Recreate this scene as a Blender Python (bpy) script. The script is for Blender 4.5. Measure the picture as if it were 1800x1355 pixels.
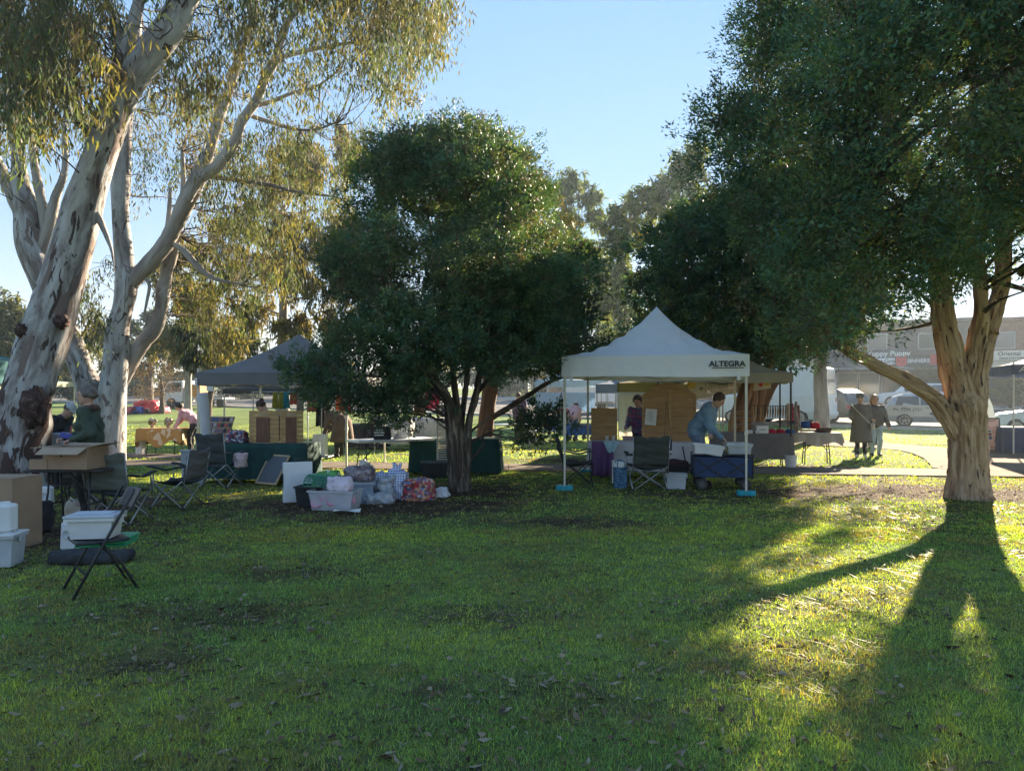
import bpy, math, random
import numpy as np
from mathutils import Vector, Matrix

for o in list(bpy.data.objects):
    bpy.data.objects.remove(o, do_unlink=True)
SC = bpy.context.scene
COL = SC.collection
rng = np.random.default_rng(11)
random.seed(11)
R = math.radians
PI = math.pi

# ------------------------------------------------------------------ camera
F = 1285.0          # focal length in pixels of the 1800 wide photograph
EYE = 1.6
HOR = 697.0
cam = bpy.data.cameras.new('camera')
cam.sensor_width = 36.0
cam.lens = 36.0 * F / 1800.0
cam.shift_y = (HOR - 677.5) / 1800.0
cam.clip_start = 0.05
cam.clip_end = 2000.0
camo = bpy.data.objects.new('camera', cam)
COL.objects.link(camo)
camo.location = (0, 0, EYE)
camo.rotation_euler = (PI / 2, 0, 0)
SC.camera = camo

# ------------------------------------------------------------------ sky, sun, exposure
SUN_EL, SUN_AZ = R(19.5), R(31.5)      # azimuth measured from +Y towards +X
SUN = Vector((math.sin(SUN_AZ) * math.cos(SUN_EL), math.cos(SUN_AZ) * math.cos(SUN_EL), math.sin(SUN_EL)))
world = bpy.data.worlds.new('World')
SC.world = world
world.use_nodes = True
wn = world.node_tree
wn.nodes.clear()
sky = wn.nodes.new('ShaderNodeTexSky')
sky.sky_type = 'NISHITA'
sky.sun_disc = False
sky.sun_elevation = SUN_EL
sky.sun_rotation = SUN_AZ
sky.altitude = 50
sky.air_density = 1.0
sky.dust_density = 0.0
sky.ozone_density = 2.0
bg = wn.nodes.new('ShaderNodeBackground')
bg.inputs['Strength'].default_value = 0.064
wo = wn.nodes.new('ShaderNodeOutputWorld')
gam = wn.nodes.new('ShaderNodeGamma')      # evens the sky out, so shade reads brighter against the visible sky
gam.inputs['Gamma'].default_value = 0.25
wn.links.new(sky.outputs[0], gam.inputs['Color'])
hsv = wn.nodes.new('ShaderNodeHueSaturation')
hsv.inputs['Saturation'].default_value = 2.75
wn.links.new(gam.outputs[0], hsv.inputs['Color'])
tin = wn.nodes.new('ShaderNodeMixRGB'); tin.blend_type = 'MULTIPLY'; tin.inputs[0].default_value = 1
tin.inputs[2].default_value = (1.06, 0.96, 1.02, 1)
wn.links.new(hsv.outputs[0], tin.inputs[1])
wn.links.new(tin.outputs[0], bg.inputs['Color'])
wn.links.new(bg.outputs[0], wo.inputs['Surface'])
sl = bpy.data.lights.new('sun', 'SUN')
sl.energy = 2.4
sl.angle = R(0.55)
sl.color = (1.0, 0.83, 0.60)
slo = bpy.data.objects.new('sun', sl)
COL.objects.link(slo)
slo.rotation_euler = SUN.to_track_quat('Z', 'Y').to_euler()
slo.location = (20, 40, 30)
SC.view_settings.view_transform = 'Standard'
SC.view_settings.look = 'None'
SC.view_settings.gamma = 1.0
SC.view_settings.exposure = 3.5
SC.cycles.use_denoising = True
SC.cycles.max_bounces = 8
SC.cycles.diffuse_bounces = 4
SC.cycles.transparent_max_bounces = 8
SC.cycles.caustics_reflective = False
SC.cycles.caustics_refractive = False

# ------------------------------------------------------------------ places
def terr(y):
    return 0.0 if y < 30 else 0.032 * (y - 30)
def P(px, py, d):
    return Vector(((px - 900) / F * d, d, EYE - (py - HOR) / F * d))
def PX(px, d):
    return (px - 900) / F * d
def PZ(py, d):
    return EYE - (py - HOR) / F * d
def GD(py):
    return EYE * F / (py - HOR)

# ------------------------------------------------------------------ materials
MATS = {}
def new_mat(name):
    m = bpy.data.materials.new(name)
    m.use_nodes = True
    nt = m.node_tree
    b = nt.nodes['Principled BSDF']
    MATS[name] = m
    return m, nt, b
def M(name, col, rough=0.7, var=0.18, scale=6.0, bump=0.0, bscale=30.0, metal=0.0, spec=0.4, trans=0.0, alpha=1.0, stretch=None, transmit=0.0, dirt=None):
    if name in MATS:
        return MATS[name]
    m, nt, b = new_mat(name)
    L = nt.links
    tc = nt.nodes.new('ShaderNodeTexCoord')
    src = tc.outputs['Object']
    if stretch:
        mp = nt.nodes.new('ShaderNodeMapping')
        mp.inputs['Scale'].default_value = stretch
        L.new(src, mp.inputs['Vector'])
        src = mp.outputs[0]
    n = nt.nodes.new('ShaderNodeTexNoise')
    n.inputs['Scale'].default_value = scale
    n.inputs['Detail'].default_value = 5
    L.new(src, n.inputs['Vector'])
    r = nt.nodes.new('ShaderNodeValToRGB')
    c = np.array(col)
    lo = np.clip(c * (1 - var), 0, 1)
    hi = np.clip(c * (1 + var), 0, 1)
    if dirt:
        lo = np.array(dirt)
    r.color_ramp.elements[0].position = 0.3
    r.color_ramp.elements[1].position = 0.7
    r.color_ramp.elements[0].color = (*lo, 1)
    r.color_ramp.elements[1].color = (*hi, 1)
    L.new(n.outputs['Fac'], r.inputs['Fac'])
    L.new(r.outputs['Color'], b.inputs['Base Color'])
    b.inputs['Roughness'].default_value = rough
    b.inputs['Metallic'].default_value = metal
    b.inputs['Specular IOR Level'].default_value = spec
    if transmit:
        b.inputs['Transmission Weight'].default_value = transmit
    if alpha < 1:
        b.inputs['Alpha'].default_value = alpha
    if bump:
        n2 = nt.nodes.new('ShaderNodeTexNoise')
        n2.inputs['Scale'].default_value = bscale
        n2.inputs['Detail'].default_value = 4
        L.new(src, n2.inputs['Vector'])
        bp = nt.nodes.new('ShaderNodeBump')
        bp.inputs['Strength'].default_value = bump
        bp.inputs['Distance'].default_value = 0.02
        L.new(n2.outputs['Fac'], bp.inputs['Height'])
        L.new(bp.outputs[0], b.inputs['Normal'])
    if trans:
        t = nt.nodes.new('ShaderNodeBsdfTranslucent')
        L.new(r.outputs['Color'], t.inputs['Color'])
        mx = nt.nodes.new('ShaderNodeMixShader')
        mx.inputs[0].default_value = trans
        L.new(b.outputs[0], mx.inputs[1])
        L.new(t.outputs[0], mx.inputs[2])
        L.new(mx.outputs[0], nt.nodes['Material Output'].inputs['Surface'])
    return m
def mat_leaf(name, trans=0.4, rough=0.5, tint=(1.25, 1.15, 0.6), spec=0.3):
    m, nt, b = new_mat(name)
    L = nt.links
    a = nt.nodes.new('ShaderNodeAttribute')
    a.attribute_name = 'Col'
    L.new(a.outputs['Color'], b.inputs['Base Color'])
    b.inputs['Roughness'].default_value = rough
    b.inputs['Specular IOR Level'].default_value = spec
    t = nt.nodes.new('ShaderNodeBsdfTranslucent')
    mul = nt.nodes.new('ShaderNodeMixRGB')
    mul.blend_type = 'MULTIPLY'
    mul.inputs[0].default_value = 1
    mul.inputs[2].default_value = (*tint, 1)
    L.new(a.outputs['Color'], mul.inputs[1])
    L.new(mul.outputs[0], t.inputs['Color'])
    mx = nt.nodes.new('ShaderNodeMixShader')
    mx.inputs[0].default_value = trans
    L.new(b.outputs[0], mx.inputs[1])
    L.new(t.outputs[0], mx.inputs[2])
    L.new(mx.outputs[0], nt.nodes['Material Output'].inputs['Surface'])
    return m
def ramp(nt, stops):
    r = nt.nodes.new('ShaderNodeValToRGB')
    e = r.color_ramp.elements
    while len(e) > 1:
        e.remove(e[-1])
    e[0].position = stops[0][0]
    e[0].color = (*stops[0][1], 1)
    for p, c in stops[1:]:
        k = e.new(p)
        k.color = (*c, 1)
    return r
def mat_bark(name, stops, sx=5.0, sz=0.9, bump=0.6, patch=None, rough=0.85, disp=0.05):
    m, nt, b = new_mat(name)
    L = nt.links
    a = nt.nodes.new('ShaderNodeAttribute')
    a.attribute_name = 'bc'
    mp = nt.nodes.new('ShaderNodeMapping')
    mp.inputs['Scale'].default_value = (sx, sx, sz)
    L.new(a.outputs['Vector'], mp.inputs['Vector'])
    n = nt.nodes.new('ShaderNodeTexNoise')
    n.inputs['Scale'].default_value = 1.0
    n.inputs['Detail'].default_value = 8
    n.inputs['Roughness'].default_value = 0.62
    n.inputs['Distortion'].default_value = 0.5
    L.new(mp.outputs[0], n.inputs['Vector'])
    r = ramp(nt, stops)
    L.new(n.outputs['Fac'], r.inputs['Fac'])
    out = r.outputs['Color']
    if patch:
        for sc, thr, col, seed, *zf in patch:
            mp2 = nt.nodes.new('ShaderNodeMapping')
            mp2.inputs['Scale'].default_value = sc
            mp2.inputs['Location'].default_value = (seed, seed * 2, seed * 3)
            L.new(a.outputs['Vector'], mp2.inputs['Vector'])
            n3 = nt.nodes.new('ShaderNodeTexNoise')
            n3.inputs['Scale'].default_value = 1.0
            n3.inputs['Detail'].default_value = 5
            n3.inputs['Distortion'].default_value = 0.8
            L.new(mp2.outputs[0], n3.inputs['Vector'])
            rr = ramp(nt, [(thr, (0, 0, 0)), (thr + 0.03, (1, 1, 1))])
            L.new(n3.outputs['Fac'], rr.inputs['Fac'])
            mx = nt.nodes.new('ShaderNodeMixRGB')
            if zf:
                sx_ = nt.nodes.new('ShaderNodeSeparateXYZ'); L.new(a.outputs['Vector'], sx_.inputs[0])
                mr = nt.nodes.new('ShaderNodeMapRange'); mr.inputs[1].default_value = zf[0]; mr.inputs[2].default_value = zf[1]; mr.inputs[3].default_value = 1.0; mr.inputs[4].default_value = 0.80
                L.new(sx_.outputs['Z'], mr.inputs[0])
                mm = nt.nodes.new('ShaderNodeMath'); mm.operation = 'MULTIPLY'
                L.new(n3.outputs['Fac'], mm.inputs[0]); L.new(mr.outputs[0], mm.inputs[1])
                L.new(mm.outputs[0], rr.inputs['Fac'])
            L.new(rr.outputs['Color'], mx.inputs[0])
            L.new(out, mx.inputs[1])
            mx.inputs[2].default_value = (*col, 1)
            out = mx.outputs[0]
    L.new(out, b.inputs['Base Color'])
    b.inputs['Roughness'].default_value = rough
    b.inputs['Specular IOR Level'].default_value = 0.25
    bp = nt.nodes.new('ShaderNodeBump')
    bp.inputs['Strength'].default_value = bump
    bp.inputs['Distance'].default_value = disp
    L.new(n.outputs['Fac'], bp.inputs['Height'])
    L.new(bp.outputs[0], b.inputs['Normal'])
    return m

# ------------------------------------------------------------------ objects
def link(name, me, parent=None, mats=(), smooth=False):
    o = bpy.data.objects.new(name, me)
    COL.objects.link(o)
    if not isinstance(mats, (list, tuple)):
        mats = [mats]
    for m in mats:
        me.materials.append(m)
    if parent is not None:
        o.parent = parent
    if smooth:
        me.polygons.foreach_set('use_smooth', np.ones(len(me.polygons), dtype=bool))
    return o
def tag(o, label=None, cat=None, group=None, kind=None):
    if label: o['label'] = label
    if cat: o['category'] = cat
    if group: o['group'] = group
    if kind: o['kind'] = kind
    return o
def thing(name, label, cat, loc=(0, 0, 0), rz=0.0, group=None):
    o = bpy.data.objects.new(name, None)
    COL.objects.link(o)
    o.location = loc
    o.rotation_euler = (0, 0, rz)
    o.empty_display_size = 0.1
    return tag(o, label, cat, group)
def copy_tree(o, parent=None):
    c = o.copy()
    COL.objects.link(c)
    c.parent = parent
    for ch in list(o.children):
        copy_tree(ch, c)
    return c

def np_mesh(name, V, Q, cols=None, mat_idx=None, extra=None):
    """quads or triangles as numpy arrays"""
    me = bpy.data.meshes.new(name)
    V = np.asarray(V, dtype=np.float32)
    Q = np.asarray(Q, dtype=np.int32)
    k = Q.shape[1]
    me.vertices.add(len(V))
    me.vertices.foreach_set('co', V.ravel())
    me.loops.add(Q.size)
    me.loops.foreach_set('vertex_index', Q.ravel())
    me.polygons.add(len(Q))
    me.polygons.foreach_set('loop_start', np.arange(0, Q.size, k, dtype=np.int32))
    if mat_idx is not None:
        me.polygons.foreach_set('material_index', np.asarray(mat_idx, dtype=np.int32))
    if cols is not None:
        a = me.attributes.new('Col', 'FLOAT_COLOR', 'POINT')
        c4 = np.ones((len(V), 4), dtype=np.float32)
        c4[:, :3] = cols
        a.data.foreach_set('color', c4.ravel())
    if extra is not None:
        a = me.attributes.new('bc', 'FLOAT_VECTOR', 'POINT')
        a.data.foreach_set('vector', np.asarray(extra, dtype=np.float32).ravel())
    me.update(calc_edges=True)
    return me

class MB:
    """collects shapes for ONE mesh object"""
    def __init__(self):
        self.v, self.f, self.m = [], [], []
    def add(self, vs, fs, mi=0):
        b = len(self.v)
        self.v += [tuple(x) for x in vs]
        self.f += [tuple(b + i for i in f) for f in fs]
        self.m += [mi] * len(fs)
        return self
    def box(self, c, s, rot=None, mi=0, taper=1.0):
        x, y, z = s[0] / 2, s[1] / 2, s[2] / 2
        t = taper
        vs = [Vector(p) for p in ((-x * t, -y * t, -z), (x * t, -y * t, -z), (x * t, y * t, -z), (-x * t, y * t, -z), (-x, -y, z), (x, -y, z), (x, y, z), (-x, y, z))]
        if rot is not None:
            vs = [rot @ p for p in vs]
        c = Vector(c)
        return self.add([c + p for p in vs], [(0, 3, 2, 1), (4, 5, 6, 7), (0, 1, 5, 4), (1, 2, 6, 5), (2, 3, 7, 6), (3, 0, 4, 7)], mi)
    def bar(self, a, b, w, h=None, mi=0, up=(0, 0, 1)):
        a, b = Vector(a), Vector(b)
        h = h or w
        d = b - a
        n = d.normalized()
        u = Vector(up)
        if abs(n.dot(u)) > 0.95:
            u = Vector((1, 0, 0))
        s = n.cross(u).normalized()
        u = s.cross(n)
        rot = Matrix((s, n, u)).transposed()
        return self.box((a + b) / 2, (w, d.length, h), rot, mi)
    def tube(self, pts, r, n=8, mi=0, cap=True):
        pts = [Vector(p) for p in pts]
        rs = r if isinstance(r, (list, tuple)) else [r] * len(pts)
        vs, fs = [], []
        prev = None
        for i, p in enumerate(pts):
            d = (pts[min(i + 1, len(pts) - 1)] - pts[max(i - 1, 0)]).normalized()
            if prev is None:
                u = Vector((0, 0, 1)) if abs(d.z) < 0.9 else Vector((1, 0, 0))
                s = d.cross(u).normalized()
            else:
                s = (prev - d * prev.dot(d)).normalized()
            prev = s
            t = d.cross(s)
            for k in range(n):
                a = 2 * PI * k / n
                vs.append(p + (s * math.cos(a) + t * math.sin(a)) * rs[i])
        for i in range(len(pts) - 1):
            for k in range(n):
                k2 = (k + 1) % n
                fs.append((i * n + k, i * n + k2, (i + 1) * n + k2, (i + 1) * n + k))
        if cap:
            fs.append(tuple(range(n - 1, -1, -1)))
            fs.append(tuple((len(pts) - 1) * n + k for k in range(n)))
        return self.add(vs, fs, mi)
    def lathe(self, prof, c=(0, 0, 0), n=16, mi=0, sx=1.0, sy=1.0, cap=True):
        c = Vector(c)
        vs, fs = [], []
        for r, z in prof:
            for k in range(n):
                a = 2 * PI * k / n
                vs.append(c + Vector((math.cos(a) * r * sx, math.sin(a) * r * sy, z)))
        for i in range(len(prof) - 1):
            for k in range(n):
                k2 = (k + 1) % n
                fs.append((i * n + k, i * n + k2, (i + 1) * n + k2, (i + 1) * n + k))
        if cap:
            fs.append(tuple(range(n - 1, -1, -1)))
            fs.append(tuple((len(prof) - 1) * n + k for k in range(n)))
        return self.add(vs, fs, mi)
    def prism(self, poly, axis, t0, t1, mi=0):
        """polygon of 2D points extruded along axis 0/1/2"""
        def pt(p, t):
            if axis == 0: return (t, p[0], p[1])
            if axis == 1: return (p[0], t, p[1])
            return (p[0], p[1], t)
        n = len(poly)
        vs = [pt(p, t0) for p in poly] + [pt(p, t1) for p in poly]
        fs = [tuple(range(n - 1, -1, -1)), tuple(range(n, 2 * n))]
        for k in range(n):
            k2 = (k + 1) % n
            fs.append((k, k2, n + k2, n + k))
        return self.add(vs, fs, mi)
    def grid(self, fn, nu, nv, mi=0, thick=0.0):
        """sheet of points fn(u,v), u,v in 0..1"""
        vs = [Vector(fn(i / nu, j / nv)) for i in range(nu + 1) for j in range(nv + 1)]
        q = [(i * (nv + 1) + j, (i + 1) * (nv + 1) + j, (i + 1) * (nv + 1) + j + 1, i * (nv + 1) + j + 1) for i in range(nu) for j in range(nv)]
        return self.add(vs, q, mi)
    def xform(self, mat):
        self.v = [tuple(mat @ Vector(p)) for p in self.v]
        return self
    def build(self, name, mats, parent=None, bevel=0.0, smooth=False, solid=0.0, loc=None, rot=None, seg=2, sub=0, autosmooth=False):
        me = bpy.data.meshes.new(name)
        me.from_pydata(self.v, [], self.f)
        me.polygons.foreach_set('material_index', self.m)
        me.validate()
        me.update()
        o = link(name, me, parent, mats, smooth)
        fix_normals(me)
        if solid:
            md = o.modifiers.new('solid', 'SOLIDIFY')
            md.thickness = solid
            md.offset = 0
        if bevel:
            md = o.modifiers.new('bevel', 'BEVEL')
            md.width = bevel
            md.segments = seg
            md.limit_method = 'ANGLE'
            md.angle_limit = R(40)
        if sub:
            md = o.modifiers.new('sub', 'SUBSURF')
            md.levels = sub
            md.render_levels = sub
        if loc is not None: o.location = loc
        if rot is not None: o.rotation_euler = rot
        return o
import bmesh
def fix_normals(me):
    bm = bmesh.new()
    bm.from_mesh(me)
    bmesh.ops.recalc_face_normals(bm, faces=bm.faces)
    bm.to_mesh(me)
    bm.free()

def text(name, s, size, mat, parent, loc, rot=(PI / 2, 0, 0), align='CENTER', extrude=0.002, sx=1.0, shear=0.0, bold=0.0):
    c = bpy.data.curves.new(name, 'FONT')
    c.body = s
    c.size = size
    c.extrude = extrude
    c.align_x = align
    c.align_y = 'CENTER'
    c.shear = shear
    c.offset = bold
    c.materials.append(mat)
    o = bpy.data.objects.new(name, c)
    COL.objects.link(o)
    o.parent = parent
    o.location = loc
    o.rotation_euler = rot
    o.scale = (sx, 1, 1)
    dg = bpy.context.evaluated_depsgraph_get()
    me = bpy.data.meshes.new_from_object(o.evaluated_get(dg))
    me.name = name
    n = bpy.data.objects.new(name, me)
    COL.objects.link(n)
    n.parent = parent
    n.location, n.rotation_euler, n.scale = loc, rot, (sx, 1, 1)
    if not me.materials: me.materials.append(mat)
    bpy.data.objects.remove(o, do_unlink=True)
    return n
def font_any(*a, **k):
    return text(*a, **k)

# ================================================================== GROUND
class VNoise:
    def __init__(self, seed):
        self.t = np.random.default_rng(seed).random((256, 256))
    def __call__(self, x, y):
        xi, yi = np.floor(x).astype(int), np.floor(y).astype(int)
        fx, fy = x - xi, y - yi
        fx, fy = fx * fx * (3 - 2 * fx), fy * fy * (3 - 2 * fy)
        t = self.t
        a = t[xi % 256, yi % 256]; b = t[(xi + 1) % 256, yi % 256]
        c = t[xi % 256, (yi + 1) % 256]; d = t[(xi + 1) % 256, (yi + 1) % 256]
        return (a * (1 - fx) + b * fx) * (1 - fy) + (c * (1 - fx) + d * fx) * fy
    def fbm(self, x, y, o=4):
        s, w, n = 0, 0.5, 0
        for k in range(o):
            s = s + w * self(x * 2 ** k + 17.3 * k, y * 2 ** k + 5.1 * k); n += w; w *= 0.55
        return s / n
VN1, VN2, VN3 = VNoise(1), VNoise(2), VNoise(3)
BARE = [(-2.3, 10.7, 2.7, 1.3, 1.0), (6.9, 12.3, 4.6, 1.5, 0.85), (3.4, 11.9, 1.6, 1.0, 0.6), (-5.3, 8.3, 1.6, 1.7, 0.8), (-2.4, 5.3, 1.0, 0.45, 0.6),
        (-2.9, 4.5, 1.1, 0.4, 0.3), (-1.9, 6.6, 0.8, 0.35, 0.45), (0.7, 9.3, 1.4, 0.45, 0.7), (-0.2, 5.4, 0.7, 0.25, 0.6), (1.2, 4.3, 0.6, 0.2, 0.5), (-6.5, 11, 2.5, 2.2, 0.6), (-0.9, 12.4, 1.6, 1.2, 0.9), (0.2, 4.0, 0.9, 0.35, 0.4), (5.6, 16.9, 5.0, 0.9, 0.45), (1.5, 18.4, 2.0, 0.8, 0.6)]
def bare_map(x, y):
    b = np.zeros_like(x)
    for cx, cy, rx, ry, s in BARE:
        b = np.maximum(b, s * np.exp(-(((x - cx) / rx) ** 2 + ((y - cy) / ry) ** 2) ** 1.2))
    n = VN1.fbm(x * 0.55, y * 0.9, 4)
    n2 = VN2.fbm(x * 2.6, y * 3.2, 3)
    v = b * (0.55 + 0.9 * n2) + np.clip((n - 0.55) * 2.2, 0, 1) * 0.7 * (0.4 + n2) + np.clip(n2 - 0.62, 0, 1) * 1.2
    return np.clip(v, 0, 1)
def green_tint(x, y):
    return VN3.fbm(x * 0.45 + 40, y * 0.6 + 10, 4)

xs = np.unique(np.concatenate([np.linspace(-900, -60, 18), np.linspace(-60, -15, 46), np.arange(-15, 15.01, 0.11), np.linspace(15, 60, 46), np.linspace(60, 900, 18)]))
ys = np.unique(np.concatenate([np.linspace(-120, -4, 14), np.linspace(-4, 2.2, 20), np.arange(2.2, 24.0, 0.11), np.linspace(24, 110, 87), np.linspace(110, 1400, 24)]))
gx, gy = np.meshgrid(xs, ys, indexing='ij')
gz = np.where(gy < 30, 0, 0.032 * (np.minimum(gy, 140) - 30))
near = (np.abs(gx) < 15) & (gy < 24) & (gy > 2)
gz = gz + np.where(near, (VN2.fbm(gx * 1.2, gy * 1.2, 3) - 0.5) * 0.05, 0)
bm_ = bare_map(gx, gy)
gt = green_tint(gx, gy)
fine = VN2.fbm(gx * 6, gy * 6, 3)[..., None]
dirt = np.array([0.085, 0.060, 0.041]) * (0.65 + 0.7 * fine)
gr = np.array([0.155, 0.215, 0.075]) * (0.7 + 0.6 * fine) * (0.7 + 0.6 * gt[..., None])
bl = np.clip(bm_ * 1.25, 0, 1)[..., None]
gc = gr * (1 - bl) + dirt * bl
V = np.stack([gx, gy, gz], -1).reshape(-1, 3)
nx, ny = gx.shape
ii, jj = np.meshgrid(np.arange(nx - 1), np.arange(ny - 1), indexing='ij')
a = (ii * ny + jj).ravel()
Q = np.stack([a, a + ny, a + ny + 1, a + 1], 1)
gm, gnt, gb = new_mat('park_ground')
ga = gnt.nodes.new('ShaderNodeAttribute'); ga.attribute_name = 'Col'
gtc = gnt.nodes.new('ShaderNodeTexCoord')
gn = gnt.nodes.new('ShaderNodeTexNoise'); gn.inputs['Scale'].default_value = 9; gn.inputs['Detail'].default_value = 8; gn.inputs['Roughness'].default_value = 0.75
gnt.links.new(gtc.outputs['Object'], gn.inputs['Vector'])
gr_ = ramp(gnt, [(0.25, (0.35, 0.35, 0.35)), (0.5, (0.9, 0.9, 0.9)), (0.75, (1.7, 1.6, 1.3))])
gnt.links.new(gn.outputs['Fac'], gr_.inputs['Fac'])
gmx = gnt.nodes.new('ShaderNodeMixRGB'); gmx.blend_type = 'MULTIPLY'; gmx.inputs[0].default_value = 1
gnt.links.new(ga.outputs['Color'], gmx.inputs[1]); gnt.links.new(gr_.outputs['Color'], gmx.inputs[2])
gnt.links.new(gmx.outputs[0], gb.inputs['Base Color'])
gb.inputs['Roughness'].default_value = 0.95; gb.inputs['Specular IOR Level'].default_value = 0.03
gbp = gnt.nodes.new('ShaderNodeBump'); gbp.inputs['Strength'].default_value = 0.8; gbp.inputs['Distance'].default_value = 0.04
gnt.links.new(gn.outputs['Fac'], gbp.inputs['Height']); gnt.links.new(gbp.outputs[0], gb.inputs['Normal'])
ground = link('ground', np_mesh('ground', V, Q, cols=gc.reshape(-1, 3)), None, gm, True)
tag(ground, kind='structure')

# ---- concrete paths
m_conc = M('worn_concrete', (0.19, 0.16, 0.135), 0.9, 0.16, 1.7, bump=0.25, bscale=60, spec=0.03, dirt=(0.14, 0.12, 0.10))
def path_c(x):           # centre line of the footpath across the park
    return 16.45 - 0.125 * x - 0.0012 * x * x * (1 if x < 0 else 0)
path = thing('footpath', None, None); tag(path, kind='structure')
px_ = -26.0
while px_ < 9.4:
    L_ = 1.62
    x0, x1 = px_ + 0.007, min(px_ + L_, 9.4) - 0.007
    w = 0.76
    dz = rng.uniform(0, 0.006)
    mb = MB()
    z = 0.022 + dz
    mb.add([(x0, path_c(x0) - w, z), (x1, path_c(x1) - w, z), (x1, path_c(x1) + w, z), (x0, path_c(x0) + w, z),
            (x0, path_c(x0) - w, -0.1), (x1, path_c(x1) - w, -0.1), (x1, path_c(x1) + w, -0.1), (x0, path_c(x0) + w, -0.1)],
           [(0, 1, 2, 3), (0, 4, 5, 1), (1, 5, 6, 2), (2, 6, 7, 3), (3, 7, 4, 0)])
    mb.build('slab', m_conc, path)
    px_ += L_
def gp(px, py):
    d = GD(py); return (PX(px, d), d)
arc = [gp(1638, 823), gp(1634, 816), gp(1623, 806), gp(1603, 797.5), gp(1584, 793), gp(1544, 789), gp(1440, 784), gp(1330, 780)]
top_ = [gp(1330, 771), gp(1440, 773), gp(1542, 778.6), gp(1664, 788), gp(1800, 793), gp(1950, 800), (30, 16)]
low_ = [(30, 12.2), (16, 13.2), (12.5, path_c(12.5) - 0.76), (9.41, path_c(9.41) - 0.76), (9.41, path_c(9.41) + 0.76)]
poly = arc + top_ + low_
mb = MB(); mb.add([(x, y, 0.026) for x, y in poly], [tuple(range(len(poly)))])
o = mb.build('paved_walk', M('paved_walk', (0.165, 0.122, 0.09), 0.9, 0.15, 1.4, bump=0.3, bscale=70, spec=0.03, dirt=(0.12, 0.088, 0.064)))
tag(o, kind='structure')
# second narrow path on the far left
mb = MB()
L2 = [(-30, 24.2), (-16, 21.6), (-11, 20.1), (-7.5, 18.9), (-5.5, 18.2)]
mb.add([(x, y + 0.65, 0.02) for x, y in L2] + [(x, y - 0.65, 0.02) for x, y in reversed(L2)], [tuple(range(2 * len(L2)))])
tag(mb.build('side_path', m_conc), kind='structure')

# ---- road: near kerb line y = 43 - 0.55 x
RS = -0.55
ru = Vector((1, RS, 0)).normalized(); rv = Vector((-ru.y, ru.x, 0))
def rp(s, t, dz=0.0):      # s along the street, t across it from the near kerb
    p = Vector((14, 43 + RS * 14, 0)) + ru * s + rv * t
    p.z = terr(p.y) + dz
    return p
def road_strip(name, s0, s1, t0, t1, dz, mat, n=40, kind='structure', h=0.0):
    mb = MB()
    top = []
    for i in range(n + 1):
        s = s0 + (s1 - s0) * i / n
        top += [rp(s, t0, dz), rp(s, t1, dz)]
    fs = [(2 * i, 2 * i + 2, 2 * i + 3, 2 * i + 1) for i in range(n)]
    if h:
        b = len(top)
        top += [p - Vector((0, 0, h)) for p in top]
        fs += [(2 * i, b + 2 * i, b + 2 * i + 2, 2 * i + 2) for i in range(n)]
        fs += [(2 * i + 1, 2 * i + 3, b + 2 * i + 3, b + 2 * i + 1) for i in range(n)]
    mb.add(top, fs)
    o = mb.build(name, mat)
    return tag(o, kind=kind)
m_asph = M('asphalt', (0.13, 0.125, 0.12), 0.9, 0.2, 1.2, bump=0.3, bscale=120, spec=0.05)
road_strip('road', -90, 60, 0.25, 23.0, 0.03, m_asph)
m_kerb = M('kerb_concrete', (0.42, 0.40, 0.36), 0.9, 0.15, 2)
road_strip('kerb', -90, 60, 0, 0.25, 0.13, m_kerb, h=0.16)
road_strip('kerb', -90, 60, 23.0, 23.3, 0.15, m_kerb, h=0.16)
road_strip('pavement', -90, 60, 23.3, 28.6, 0.145, M('shop_pavement', (0.33, 0.31, 0.29), 0.85, 0.12, 1.0))
m_paint = M('road_paint', (0.75, 0.75, 0.72), 0.7, 0.15, 4)
for k in range(-9, 9):
    mb = MB()
    a_ = [rp(k * 3.0, 0.4, 0.036), rp(k * 3.0 + 0.1, 0.4, 0.036), rp(k * 3.0 + 1.6, 5.0, 0.036), rp(k * 3.0 + 1.5, 5.0, 0.036)]
    mb.add(a_, [(0, 1, 2, 3)])
    tag(mb.build('bay_line', m_paint), kind='structure')
for k in range(-10, 10):
    mb = MB(); a_ = [rp(k * 6, 11.6, 0.036), rp(k * 6 + 3, 11.6, 0.036), rp(k * 6 + 3, 11.75, 0.036), rp(k * 6, 11.75, 0.036)]
    mb.add(a_, [(0, 1, 2, 3)]); tag(mb.build('lane_line', m_paint), kind='structure')

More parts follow.
